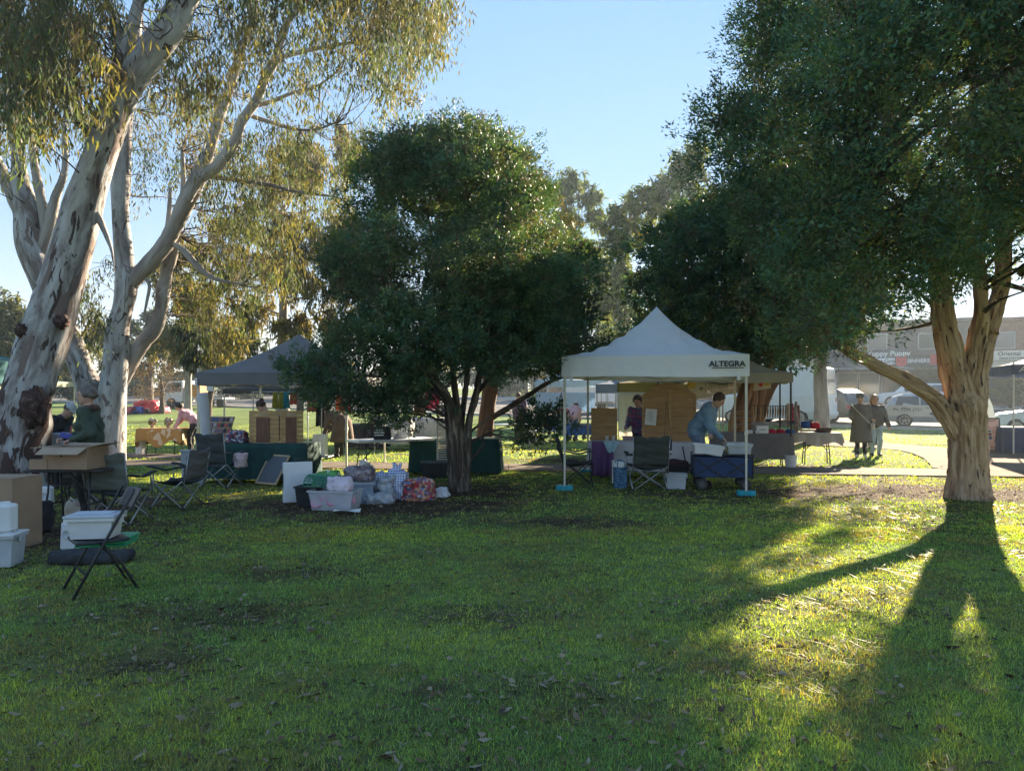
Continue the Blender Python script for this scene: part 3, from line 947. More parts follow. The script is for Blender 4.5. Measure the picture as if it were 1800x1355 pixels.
# ------------------------------------------------------------------ dense crowns
def dense_tree(root, outline, dc, depth, zc, rz, rx, xc, nl, dmin, rad, clumps, per, L, W, spread, pal, skel, seed, zmin, shell=0.5, holes=(), mat=None, br=0.035, extra=None, bkeep=1.0, lit=(), up=0.35, fill_n=130, fill_s=0.08):
    g = np.random.default_rng(seed)
    off_ = np.array(root.location)
    c = []
    while len(c) < nl * 14:
        q = g.normal(0, 1, (4000, 3)); q = unit(q) * (g.random((4000, 1)) ** (1 / 3))
        rr = np.linalg.norm(q, axis=1)
        w = q * np.array([rx, depth, rz]) + np.array([xc, dc, zc])
        px, py = proj(w)
        ok = (rr > shell) & in_poly(px, py, outline) & (w[:, 2] > zmin)
        e = 0.62 * (rad[0] + rad[1]) / 2 * F / w[:, 1]
        for ex_, ey_ in ((1, 0), (-1, 0), (0, 0.8), (0, -0.8)):
            ok &= in_poly(px + e * ex_, py + e * ey_, outline)
            for h in holes: ok &= ~in_poly(px + 0.7 * e * ex_, py + 0.7 * e * ey_, h)
        if lit: ok &= ~lit_block(w, lit)
        c += list(w[ok])
    lobes = poisson(c, dmin, nl)
    if extra is not None: lobes = np.concatenate([lobes, extra])
    rd = np.stack([g.uniform(*rad, len(lobes))] * 3, 1) * np.array([1.1, 1.1, 0.72])
    ls = branches_to(lobes - off_, skel, g, br, keep=bkeep)
    px, py = proj(lobes)
    bk = (px > 1850) | (px < -50) | (py < -60) | (lobes[:, 1] > dc + 0.35 * depth)       # lobes turned away from the picture carry fewer, larger leaves
    lv = [np.concatenate(z) for z in zip(lobe_leaves((lobes - off_)[~bk], rd[~bk], g, clumps, per, L, W, pal, spread, up=up, fill_n=fill_n, fill_s=fill_s),
                                         lobe_leaves((lobes - off_)[bk], rd[bk], g, max(6, clumps // 2), per // 2, L * 1.5, W * 1.5, pal, spread, up=up, fill_n=fill_n, fill_s=fill_s))]
    leaf_mesh('crown', *lv, root, mat or m_leafd, tri=True)
    return lobes, ls
palD = np.array([(0.058, 0.128, 0.072), (0.048, 0.110, 0.074), (0.084, 0.156, 0.068), (0.054, 0.122, 0.082), (0.106, 0.156, 0.068), (0.092, 0.092, 0.062)])
palR = palD * np.array([1.30, 1.22, 1.25])

# middle tree
dM = 12.45
tM = thing('paperbark_tree', 'round bushy dark green tree with clustered stems behind the heap of bags', 'tree', tuple(P(807, 862, dM).xy) + (0,))
off = Vector(tM.location)
stM = [
    [(800, 872, 30), (797, 850, 27), (794, 800, 25), (790, 740, 24), (783, 700, 20), (765, 665, 15), (740, 620, 11), (705, 560, 8), (690, 480, 5)],
    [(811, 872, 26), (811, 850, 24), (810, 790, 18), (806, 730, 16), (800, 670, 14), (795, 600, 11), (780, 500, 8), (760, 400, 6), (745, 320, 4)],
    [(822, 872, 26), (823, 840, 22), (826, 790, 18), (834, 735, 15), (838, 690, 14), (850, 620, 11), (870, 520, 8), (885, 430, 6), (880, 330, 4)],
    [(806, 800, 14), (814, 730, 13), (820, 660, 12), (818, 560, 10), (815, 450, 8), (815, 340, 5)],
    [(789, 720, 12), (770, 690, 10), (720, 668, 8), (650, 660, 6), (590, 660, 4), (550, 650, 3)],
    [(840, 690, 10), (880, 640, 9), (930, 590, 7), (980, 550, 5), (1020, 520, 3)],
]
LMm = [LB(l, [dM + (0.12 * ((i % 3) - 1)) + 0.13 * (i - 2.5) * min(1, j / 6) for j in range(len(l))], 80 + i, 1.0, 14) for i, l in enumerate(stM)]
stM = [[((808 + (x - 808) * (0.68 if y > 690 else 1.0)), y, w) for x, y, w in l] for l in stM]
LMm = [limb(loc(pts(l, dM)) + np.array([0, 0.5 * (i - 2.5), 0]) * np.linspace(0, 1, len(l))[:, None] ** 1.2, rads(l, dM, 0.84), 18, 90, 0.09, 80 + i, 0.03, flake=0.2) for i, l in enumerate(stM)]
wood('trunk', LMm[:3], m_dark, tM)
for l_ in LMm[3:]: wood('limb', [l_], m_dark, tM)
outM = [(690, 238), (720, 232), (745, 225), (790, 230), (812, 215), (835, 230), (870, 245), (905, 247), (925, 270), (930, 290), (965, 320), (982, 360), (978, 400), (1008, 430), (1030, 470), (1040, 520), (1038, 570), (1018, 612),
        (975, 640), (940, 655), (900, 655), (870, 668), (840, 672), (770, 668), (735, 700), (700, 715), (690, 690), (640, 690), (600, 705), (560, 700), (525, 680), (508, 650), (530, 628), (580, 605), (578, 560), (585, 520), (560, 470), (565, 440), (595, 420), (605, 380), (612, 330), (610, 292), (640, 268), (680, 245)]
skM = skel_of(LMm, 11)
ex = np.array([tuple(P(x, y, d)) for x, y, d in ((690, 725, 12.0), (720, 712, 12.2), (660, 715, 12.0), (700, 690, 11.8), (640, 700, 11.6), (530, 650, 11.9), (560, 668, 11.7), (560, 690, 12.2), (600, 690, 11.6), (940, 745, 13.8), (925, 770, 13.9), (955, 725, 13.7), (970, 745, 13.7), (812, 252, 12.4), (745, 262, 12.4), (900, 285, 12.6), (700, 278, 12.4), (835, 268, 12.2), (775, 268, 12.6), (870, 290, 12.3), (660, 300, 12.4), (940, 340, 12.5))])
_, lsM = dense_tree(tM, outM, dM + 0.1, 2.5, 3.95, 2.75, 2.85, PX(805, dM), 140, 0.50, (0.26, 0.56), 52, 36, 0.046, 0.018, 0.046, palD, skM, 201, 1.5, 0.55, extra=ex, br=0.030, fill_n=190, fill_s=0.065)
wood('branches', lsM, m_dark, tM)['kind'] = 'stuff'

# brown-barked tree just behind the middle tree
dM2 = 16.8
tM2 = thing('paperbark_tree', 'reddish brown single trunk standing behind the round bushy tree', 'tree', tuple(P(852, 822, dM2).xy) + (0,))
off = Vector(tM2.location)
st2 = [[(850, 826, 34), (852, 770, 30), (857, 720, 27), (862, 680, 26), (868, 645, 22), (880, 590, 15), (900, 500, 9)],
       [(857, 738, 12), (885, 722, 10), (920, 700, 9), (965, 672, 7), (1000, 660, 4)],
       [(862, 672, 14), (840, 640, 12), (820, 590, 8), (800, 500, 5)],
       [(870, 655, 10), (890, 630, 8), (920, 600, 6)]]
L2m = [limb(loc(pts(l, dM2)), rads(l, dM2), 14, 30, 0.06, 130 + i, 0.03) for i, l in enumerate(st2)]
wood('trunk', L2m[:1], m_redbark, tM2)
for l_ in L2m[1:]: wood('limb', [l_], m_dark, tM2)
outM2 = [(760, 330), (900, 290), (985, 380), (1040, 480), (1065, 590), (1030, 655), (980, 660), (900, 640), (820, 650), (760, 600)]
_, ls = dense_tree(tM2, outM2, dM2 + 0.2, 2.6, 4.3, 3.2, 3.0, PX(900, dM2), 90, 0.5, (0.4, 0.65), 16, 28, 0.11, 0.045, 0.09, palD, skel_of(L2m, 9), 202, 1.9, 0.4, br=0.03)
wood('branches', ls, m_dark, tM2)['kind'] = 'stuff'

# right tree
dR = 11.5
tR = thing('paperbark_tree', 'huge dark green tree with thick shaggy brown trunk and one long low limb', 'tree', tuple(P(1703, 872, dR).xy) + (0,))
off = Vector(tR.location)
stR = [[(1704, 905, 150), (1704, 889, 112), (1703, 872, 88), (1703, 850, 76), (1702, 800, 70), (1700, 755, 74), (1694, 715, 80), (1688, 690, 60), (1676, 640, 50), (1662, 580, 46), (1655, 530, 42), (1650, 480, 34), (1640, 400, 26), (1600, 300, 20), (1560, 180, 14), (1540, 60, 9)],
       [(1704, 740, 66), (1712, 690, 56), (1724, 640, 48), (1742, 600, 44), (1760, 560, 40), (1775, 525, 36), (1790, 490, 34), (1800, 430, 32), (1802, 360, 28), (1790, 280, 22), (1800, 150, 16), (1790, 0, 10)],
       [(1703, 700, 52), (1706, 650, 46), (1712, 600, 40), (1716, 560, 32), (1712, 500, 28), (1704, 440, 24), (1708, 360, 20), (1690, 260, 16), (1680, 120, 10), (1700, 0, 7)],
       [(1690, 770, 40), (1662, 728, 38), (1640, 700, 32), (1610, 680, 29), (1580, 664, 28), (1550, 651, 26), (1515, 634, 24), (1480, 618, 20), (1455, 597, 18), (1442, 575, 15), (1436, 550, 12), (1450, 500, 8), (1440, 440, 5)],
       [(1455, 600, 12), (1420, 590, 10), (1390, 580, 7), (1350, 560, 4)],
       [(1745, 590, 26), (1740, 555, 22), (1752, 510, 20), (1770, 460, 16), (1760, 380, 10)],
       [(1795, 480, 20), (1820, 470, 18), (1880, 450, 14), (1960, 380, 8)],
       [(1652, 500, 16), (1600, 460, 13), (1540, 420, 10), (1480, 400, 7), (1420, 360, 4)],
       [(1640, 400, 16), (1560, 330, 12), (1480, 260, 9), (1400, 200, 6), (1330, 180, 4)]]
ydev = [0, 0.9, -0.5, -0.4, -0.3, 1.2, 0.3, -1.4, 0.8]
LRm = [limb(loc(pts(l, dR)) + np.array([0, 1.0, 0]) * ydev[i] * np.linspace(0, 1, len(l))[:, None] ** 1.4, rads(l, dR, 0.80 if i else 0.82), 72 if i < 4 else 18, 230 if i < 4 else 60, 0.05, 150 + i, 0.012, flake=0.21 if i < 4 else 0.16) for i, l in enumerate(stR)]
wood('trunk', [LRm[0]], m_paper, tR)
for l_ in LRm[1:]: wood('limb', [l_], m_paper, tR)
outR = [(1335, -700), (1325, 0), (1305, 70), (1285, 150), (1225, 190), (1215, 230), (1235, 300), (1262, 335), (1300, 400), (1345, 500), (1378, 580), (1405, 615), (1428, 650), (1452, 690), (1478, 708), (1495, 690), (1510, 640), (1560, 612), (1610, 590), (1628, 540), (1645, 520), (1700, 480), (1740, 420), (1790, 420), (1810, 470), (1900, 520), (2500, 450), (2500, -700)]
holesR = [[(1590, 215), (1612, 195), (1618, 232)], [(1735, 380), (1770, 375), (1770, 410), (1735, 410)]]
def gpl(l): return [gp(x, y) for x, y in l]
lawn_lit = [gpl(l) for l in ([(1400, 850), (1660, 845), (1655, 940), (1560, 962), (1440, 980), (1400, 950), (1430, 890)], [(1390, 1010), (1450, 975), (1560, 1000), (1640, 975), (1645, 1010), (1640, 1080), (1620, 1140), (1590, 1240), (1530, 1220), (1470, 1130), (1380, 1075)],
            [(1150, 1210), (1290, 1085), (1310, 1110), (1220, 1200)], [(1752, 850), (1860, 850), (1860, 960), (1765, 950)])]
skR = skel_of(LRm, 17)
exR = np.array([tuple(P(x, y, d)) for x, y, d in ((1480, 655, 10.4), (1460, 640, 10.0), (1430, 640, 10.4), (1500, 610, 10.2), (1425, 640, 11.0), (1640, 470, 9.6), (1450, 620, 9.8), (1430, 580, 10.2), (1490, 590, 10.0), (1560, 570, 9.8), (1600, 550, 9.7), (1590, 500, 9.9), (1540, 540, 9.8))])
exR = exR[~lit_block(exR, lawn_lit)]
shade_ = []
for x_, y_, z_ in ((1712, 1150, 4.3), (1720, 1230, 4.4), (1728, 1300, 4.4), (1738, 1180, 4.8)):      # leaf lobes added behind the forks to shade the lawn
    gx_, gy_ = gp(x_, y_); k_ = z_ / SUN.z
    shade_.append((gx_ + SUN.x * k_, gy_ + SUN.y * k_, z_))
exR = np.concatenate([exR, np.array(shade_)])
lobR, lsR = dense_tree(tR, outR, dR + 0.1, 4.8, 6.7, 6.6, 5.4, PX(1680, dR) - 0.2, 440, 0.68, (0.46, 0.84), 52, 38, 0.049, 0.019, 0.068, palR, skR, 203, 2.0, 0.45, holes=holesR, extra=exR, br=0.035, lit=lawn_lit, fill_n=330, fill_s=0.068)
wood('branches', lsR, m_dark, tR)['kind'] = 'stuff'

# tree behind the white tent
d3 = 20.5
t3 = thing('paperbark_tree', 'dark hedge-like tree on several orange brown stems behind the white tent', 'tree', tuple(P(1325, 798, d3).xy) + (0,))
off = Vector(t3.location)
st3 = [[(1275, 800, 30), (1278, 730, 26), (1290, 690, 22), (1300, 640, 16), (1290, 540, 10), (1270, 450, 6)],
       [(1300, 800, 26), (1306, 740, 22), (1312, 690, 20), (1320, 640, 16), (1330, 540, 10), (1340, 450, 5)],
       [(1318, 800, 26), (1325, 745, 22), (1334, 700, 20), (1350, 650, 16), (1380, 560, 10), (1400, 480, 5)],
       [(1326, 798, 26), (1345, 735, 22), (1362, 690, 18), (1385, 650, 14), (1410, 600, 9), (1430, 560, 5)],
       [(1285, 690, 14), (1240, 640, 12), (1200, 590, 9), (1160, 540, 5)]]
L3m = [limb(loc(pts(l, d3)) + np.array([0, 0.5 * (i - 2), 0]), rads(l, d3), 12, 30, 0.06, 170 + i, 0.03) for i, l in enumerate(st3)]
wood('trunk', L3m[:4], m_redbark, t3); wood('limb', L3m[4:], m_redbark, t3)
out3 = [(1112, 500), (1130, 445), (1185, 395), (1225, 365), (1262, 340), (1350, 300), (1450, 280), (1550, 360), (1550, 520), (1480, 600), (1400, 640), (1330, 640), (1250, 635), (1200, 620), (1150, 640), (1105, 640), (1095, 600), (1120, 550)]  # crown carried up and right, out of view, to shade the lawn
_, ls = dense_tree(t3, out3, d3, 3.6, 4.9, 4.4, 4.4, PX(1320, d3), 185, 0.78, (0.48, 0.85), 30, 26, 0.105, 0.042, 0.085, palD, skel_of(L3m, 9), 204, 2.25, 0.45, br=0.04)
wood('branches', ls, m_dark, t3)['kind'] = 'stuff'

# ------------------------------------------------------------------ trees beyond the market
def far_tree(label, px, d, base_py, pal, trunk_w, parts, seed, mat, bark, n_per=900, leaf=(0.22, 0.08), name='gum_tree', stemz=None, droop=0.25):
    g = np.random.default_rng(seed)
    t = thing(name, label, 'tree', (PX(px, d), d, terr(d)), 0, 'trees beyond the market')
    off_ = np.array(t.location)
    lob, rad = [], []
    for (x, y, rxp, ryp) in parts:
        w = np.array(P(x, y, d)) + np.array([0, g.normal(0, rxp * d / F * 0.6), 0])
        lob.append(w - off_); rad.append((rxp * d / F, rxp * d / F * 0.8, ryp * d / F))
    lob, rad = np.array(lob), np.array(rad)
    ls = []
    top = lob[:, 2].max()
    cx = lob[:, 0].mean() * 0.6
    trunk = [(0, 0, -0.2), (cx * 0.15, 0, top * 0.25), (cx * 0.5, 0.2, top * 0.5), (cx, 0, top * 0.8)]
    tr = limb(trunk, [trunk_w, trunk_w * 0.75, trunk_w * 0.5, trunk_w * 0.2], 10, 20, 0.05, seed)
    wood('trunk', [tr], bark, t)
    sk = tr[0][::7]
    ls = branches_to(lob, sk, g, trunk_w * 0.16, nside=5, fall=0.5)
    # finer branchlets into every lobe
    for i in range(len(lob)):
        for k in range(4):
            e = lob[i] + unit(g.normal(0, 1, 3)) * rad[i] * 0.85
            ls.append(limb([lob[i], (lob[i] + e) / 2 + g.normal(0, 0.1, 3), e], [trunk_w * 0.10, trunk_w * 0.06, 0.01], 4, 5, 0, k))
    wood('branches', ls, bark, t)['kind'] = 'stuff'
    cl = 34
    nc = len(lob) * cl
    dirs = unit(g.normal(0, 1, (nc, 3)))
    cp = np.repeat(lob, cl, 0) + dirs * np.repeat(rad, cl, 0) * (0.25 + 0.85 * g.random((nc, 1)) ** 0.7)
    per = max(6, n_per // cl)
    N = nc * per
    sp = np.repeat(rad.mean(1), cl * per)[:, None] * 0.13
    p = np.repeat(cp, per, 0) + g.normal(0, 1, (N, 3)) * sp * np.array([1, 1, 1.25])
    col = np.repeat(pal[g.integers(0, len(pal), nc)] * (0.7 + 0.6 * g.random((nc, 1))), per, 0) * (0.75 + 0.5 * g.random((N, 1)))
    ax = unit(g.normal(0, 0.7, (N, 3)) + np.array([0, 0, -droop * 3]))
    leaf_mesh('crown', p, ax, sides(ax, g), leaf[0] * (0.6 + 0.8 * g.random(N)), leaf[1] * (0.7 + 0.6 * g.random(N)), col, t, mat, tri=True)
    return t
palY = np.array([(0.17, 0.145, 0.05), (0.13, 0.13, 0.05), (0.20, 0.16, 0.06), (0.10, 0.11, 0.045)])
palO = np.array([(0.09, 0.105, 0.045), (0.12, 0.125, 0.05), (0.075, 0.09, 0.045)])
palK = np.array([(0.045, 0.065, 0.03), (0.035, 0.055, 0.03), (0.06, 0.08, 0.035)])
far_tree('drooping yellow-green gum rising behind the grey gazebo', 497, 30, 745, palY, 0.33,
         [(470, 470, 45, 40), (400, 470, 45, 38), (530, 500, 45, 45), (360, 530, 38, 42), (440, 550, 45, 42), (560, 440, 40, 50), (600, 500, 40, 60), (500, 400, 50, 40), (420, 400, 45, 40), (340, 450, 35, 35), (520, 580, 38, 36), (580, 580, 38, 42), (570, 320, 46, 60), (600, 400, 36, 60), (610, 270, 36, 45), (520, 300, 45, 50), (380, 600, 34, 30), (460, 330, 45, 40)], 301, m_leafb, m_gumpale, 1500, (0.26, 0.055), droop=0.6)
far_tree('tall slim pale gum with open crown between the two dark trees', 1012, 46, 735, palO * np.array([1.0, 1.3, 0.9]), 0.26,
         [(1005, 318, 26, 22), (1035, 345, 22, 22), (985, 350, 20, 22), (1045, 380, 18, 16), (1000, 385, 26, 18), (1010, 430, 30, 26), (1040, 440, 26, 24), (985, 440, 24, 26), (1020, 480, 30, 30), (1060, 500, 26, 34), (1030, 550, 34, 34), (1070, 570, 30, 36)], 302, m_leafb, m_gumpale, 1000, (0.30, 0.09))
far_tree('broad hazy gum with sunlit lower leaves left of the white tent peak', 1090, 40, 735, np.concatenate([palO, palO, palY]) * np.array([1.0, 1.3, 0.9]), 0.35,
         [(1110, 370, 36, 26), (1075, 395, 30, 26), (1150, 350, 34, 28), (1185, 310, 32, 32), (1215, 285, 28, 26), (1140, 400, 36, 26), (1085, 440, 34, 30), (1180, 370, 36, 34), (1090, 490, 32, 34), (1060, 530, 28, 34), (1100, 550, 30, 36), (1080, 600, 34, 30), (1220, 340, 30, 34), (1050, 470, 24, 26), (1060, 620, 30, 30)], 303, m_leafb, m_gumpale, 1300, (0.28, 0.085))
far_tree('leafless brown twiggy tree on the sunlit lawn', 285, 46, 735, np.array([(0.13, 0.085, 0.05), (0.16, 0.10, 0.055)]), 0.20,
         [(280, 660, 26, 22), (255, 655, 24, 22), (305, 660, 22, 24), (270, 690, 28, 18), (300, 690, 24, 18), (250, 690, 16, 16), (285, 640, 22, 18)], 304, m_leafb, m_twig, 130, (0.10, 0.03), 'bare_tree')
far_tree('dark conifer-like tree between the pale stems of the forked gum', 262, 62, 722, palK, 0.4,
         [(262, 560, 24, 22), (245, 590, 28, 24), (280, 600, 28, 26), (262, 630, 34, 26), (300, 630, 22, 24), (235, 640, 24, 26)], 305, m_leafb, m_dark, 900, (0.34, 0.13), 'conifer_tree', droop=0)
far_tree('green leafy tree far left behind the teal canopy', 35, 44, 735, palO, 0.3,
         [(30, 545, 30, 28), (10, 580, 34, 30), (55, 570, 28, 26), (40, 610, 34, 28), (0, 620, 34, 30), (70, 620, 26, 26), (-30, 580, 34, 40)], 306, m_leafb, m_gumpale, 900, (0.28, 0.10))

far_tree('sunlit golden tree behind the low limb of the forked gum', 330, 40, 0, palY, 0.25,
         [(300, 500, 34, 30), (340, 520, 34, 30), (320, 560, 36, 32), (360, 570, 34, 30), (290, 600, 34, 28), (335, 610, 36, 28), (390, 620, 34, 28), (270, 470, 28, 30), (420, 640, 34, 26)], 307, m_leafb, m_gumpale, 900, (0.26, 0.08), droop=0.5)
far_tree('pale green tree between the leaning gum and the forked gum', 165, 50, 0, palO, 0.25,
         [(150, 600, 26, 24), (175, 580, 26, 26), (165, 630, 30, 24), (140, 650, 26, 22), (195, 640, 22, 24), (120, 620, 22, 24), (90, 640, 24, 26)], 308, m_leafb, m_gumpale, 800, (0.3, 0.1))
far_tree('dark weeping tree behind the grey gazebo corner', 365, 34, 0, palK, 0.22,
         [(340, 590, 22, 30), (365, 600, 22, 30), (390, 610, 22, 28), (350, 630, 24, 20), (420, 600, 24, 26), (450, 610, 24, 24)], 309, m_leafb, m_dark, 800, (0.25, 0.06), droop=0.7)

# ================================================================== SHAPE TOOLS
def smin(a, b, k):
    h = np.clip(0.5 + 0.5 * (b - a) / k, 0, 1)
    return b + (a - b) * h - k * h * (1 - h)
def sdf_eval(prims, X, k):
    """X (n,3); prims: ('cap', a, b, ra, rb, mat, (n, f) or None, kk) / ('ell', c, r, rot, mat, kk) / ('box', c, half, rot, round, mat, kk)"""
    D = None; best = None; mi = None
    for p in prims:
        if p[0] == 'cap':
            _, a, b, ra, rb, m, fl, kk = p
            a, b = np.asarray(a, float), np.asarray(b, float)
            ab = b - a
            t = np.clip((X - a) @ ab / (ab @ ab + 1e-12), 0, 1)
            q = X - a - t[:, None] * ab
            if fl is not None:
                n_, f_ = np.asarray(fl[0], float), fl[1]
                n_ = n_ / np.linalg.norm(n_)
                c = q @ n_
                q = q - np.outer(c * (1 - 1 / f_), n_)
            d = np.linalg.norm(q, axis=1) - (ra + (rb - ra) * t)
        elif p[0] == 'ell':
            _, c, r, rot, m, kk = p
            q = X - np.asarray(c, float)
            if rot is not None: q = q @ np.asarray(rot)
            r = np.asarray(r, float)
            l = np.linalg.norm(q / r, axis=1)
            l2 = np.linalg.norm(q / r ** 2, axis=1)
            d = l * (l - 1) / (l2 + 1e-9)
        else:
            _, c, hf, rot, rd, m, kk = p
            q = X - np.asarray(c, float)
            if rot is not None: q = q @ np.asarray(rot)
            q = np.abs(q) - (np.asarray(hf, float) - rd)
            d = np.linalg.norm(np.maximum(q, 0), axis=1) + np.minimum(q.max(1), 0) - rd
        if D is None:
            D = d; best = d.copy(); mi = np.full(len(X), m)
        else:
            D = smin(D, d, kk if kk else k)
            s = d < best
            best = np.where(s, d, best); mi = np.where(s, m, mi)
    return D, mi
def wob(X, f, seed=0.0):
    x, y, z = X[:, 0] * f + seed, X[:, 1] * f + seed * 1.7, X[:, 2] * f + seed * 0.6
    return (np.sin(x + 1.3 * np.sin(y * 0.9 + z * 0.7)) + np.sin(1.7 * y + 1.1 * np.sin(z * 1.2 + 1)) + np.sin(1.4 * z + 1.4 * np.sin(x * 1.1 - y))) / 3
def sdf_mesh(prims, h=0.015, k=0.03, pad=0.05, noise=None, cut=None):
    lo, hi = np.full(3, 9e9), np.full(3, -9e9)
    for p in prims:
        if p[0] == 'cap':
            f = p[6][1] if p[6] is not None else 1
            r = max(p[3], p[4]) * max(f, 1)
            for e in (p[1], p[2]):
                lo = np.minimum(lo, np.asarray(e, float) - r); hi = np.maximum(hi, np.asarray(e, float) + r)
        else:
            r = np.max(p[2]) * (1.0 if p[3] is None else 1.0) * (1.0 if p[0] == 'ell' else 1.75 if p[3] is not None else 1.0)
            if p[3] is None:
                lo = np.minimum(lo, np.asarray(p[1], float) - np.asarray(p[2], float)); hi = np.maximum(hi, np.asarray(p[1], float) + np.asarray(p[2], float))
            else:
                lo = np.minimum(lo, np.asarray(p[1], float) - r); hi = np.maximum(hi, np.asarray(p[1], float) + r)
    lo -= pad; hi += pad
    n = np.maximum(((hi - lo) / h).astype(int) + 2, 4)
    ax = [lo[i] + h * np.arange(n[i]) for i in range(3)]
    G_ = np.stack(np.meshgrid(*ax, indexing='ij'), -1).reshape(-1, 3)
    D, _ = sdf_eval(prims, G_, k)
    if noise is not None: D = D + noise(G_)
    if cut is not None: D = np.maximum(D, cut(G_))
    f = D.reshape(n)
    s = f < 0
    cn = n - 1
    acc = np.zeros((*cn, 3)); cnt = np.zeros(cn)
    quads = []
    idx = np.arange(np.prod(cn)).reshape(cn)
    for a in range(3):
        b, c = (a + 1) % 3, (a + 2) % 3
        sl0 = [slice(None)] * 3; sl1 = [slice(None)] * 3
        sl0[a] = slice(0, -1); sl1[a] = slice(1, None)
        f0, f1 = f[tuple(sl0)], f[tuple(sl1)]
        e = np.argwhere((f0 < 0) != (f1 < 0))
        if len(e) == 0: continue
        ok = (e[:, b] > 0) & (e[:, b] < cn[b]) & (e[:, c] > 0) & (e[:, c] < cn[c])
        e = e[ok]
        v0, v1 = f0[tuple(e.T)], f1[tuple(e.T)]
        t = v0 / (v0 - v1)
        pos = e.astype(float); pos[:, a] += t
        cs = []
        for db, dc in ((-1, -1), (0, -1), (0, 0), (-1, 0)):
            q = e.copy(); q[:, b] += db; q[:, c] += dc
            np.add.at(acc, tuple(q.T), pos); np.add.at(cnt, tuple(q.T), 1)
            cs.append(idx[tuple(q.T)])
        qd = np.stack(cs, 1)
        qd[v0 > 0] = qd[v0 > 0][:, ::-1]
        quads.append(qd)
    if not quads: return np.zeros((0, 3)), np.zeros((0, 4), int), np.zeros(0, int)
    Qd = np.concatenate(quads)
    m = cnt.ravel() > 0
    new = -np.ones(len(m), int); new[m] = np.arange(m.sum())
    V = (acc.reshape(-1, 3)[m] / cnt.ravel()[m][:, None]) * h + lo
    Qd = new[Qd]
    _, mi = sdf_eval(prims, V[Qd].mean(1), k)
    return V, Qd, mi
def sdf_obj(name, prims, mats, parent=None, h=0.015, k=0.03, noise=None, cut=None, parts=()):
    V, Q, mi = sdf_mesh(prims, h, k, noise=noise, cut=cut)
    for v2, q2, m2 in parts:
        Q = np.concatenate([Q, q2 + len(V)]); V = np.concatenate([V, v2]); mi = np.concatenate([mi, m2])
    return link(name, np_mesh(name, V, Q, mat_idx=mi), parent, mats, True)
def cap(a, b, ra, rb=None, m=0, fl=None, kk=None):
    return ('cap', a, b, ra, rb if rb is not None else ra, m, fl, kk)
def ell(c, r, m=0, rot=None, kk=None):
    return ('ell', c, r, rot, m, kk)
def rbox(c, hf, rd=0.03, m=0, rot=None, kk=None):
    return ('box', c, hf, rot, rd, m, kk)

# ------------------------------------------------------------------ shared materials
m_white = M('white_cloth', (0.86, 0.86, 0.86), 0.6, 0.03, 3, bump=1.0, bscale=5, trans=0.18)
m_whiteplas = M('white_plastic', (0.68, 0.69, 0.70), 0.4, 0.06, 5)
m_clearplas = M('frosted_plastic', (0.62, 0.66, 0.70), 0.35, 0.1, 6, trans=0.35)
m_legw = M('painted_leg', (0.62, 0.58, 0.48), 0.45, 0.08, 8, spec=0.5)
m_steel = M('grey_steel', (0.34, 0.35, 0.36), 0.4, 0.12, 10, metal=0.6)
m_black = M('black_steel', (0.025, 0.026, 0.028), 0.45, 0.25, 12)
m_blackcl = M('black_cloth', (0.030, 0.031, 0.036), 0.85, 0.3, 9, bump=0.4, bscale=16)
m_blackplas = M('black_plastic', (0.03, 0.03, 0.033), 0.45, 0.2, 9)
m_card = M('cardboard', (0.33, 0.225, 0.15), 0.85, 0.12, 4, bump=0.1, bscale=40)
m_cardin = M('cardboard_inside', (0.38, 0.275, 0.19), 0.85, 0.12, 4)
m_green = M('dark_green_cloth', (0.016, 0.062, 0.058), 0.85, 0.25, 5, bump=0.25, bscale=12)
m_wood = M('pale_plywood', (0.42, 0.255, 0.115), 0.6, 0.22, 3.0, stretch=(1, 1, 9), bump=0.15, bscale=12)
m_wood2 = M('yellow_pine', (0.47, 0.30, 0.13), 0.55, 0.2, 3.0, stretch=(1, 1, 9))
m_wood3 = M('red_timber', (0.17, 0.082, 0.048), 0.55, 0.2, 4.0, stretch=(9, 9, 1))
m_pine = M('blond_timber', (0.46, 0.34, 0.21), 0.6, 0.15, 5)
m_blue = M('navy_cloth', (0.030, 0.055, 0.13), 0.85, 0.2, 6, bump=0.3, bscale=14)
m_teal = M('teal_plastic', (0.02, 0.30, 0.38), 0.35, 0.15, 6)
m_skin = M('skin', (0.48, 0.29, 0.215), 0.55, 0.10, 12)
m_skin2 = M('tan_skin', (0.42, 0.25, 0.18), 0.55, 0.10, 12)
m_shoe = M('dark_shoe', (0.03, 0.028, 0.027), 0.6, 0.2, 12)
m_eye = M('eye', (0.02, 0.015, 0.012), 0.2, 0, 3)
m_paper = MATS['paper_bark']
m_sheet = M('paper_sheet', (0.75, 0.75, 0.73), 0.8, 0.04, 8)
m_ink = M('dark_ink', (0.04, 0.04, 0.05), 0.7, 0.1, 8)

def world_to(root, p):
    p = Vector(p) - Vector(root.location)
    return Matrix.Rotation(-root.rotation_euler.z, 3, 'Z') @ p

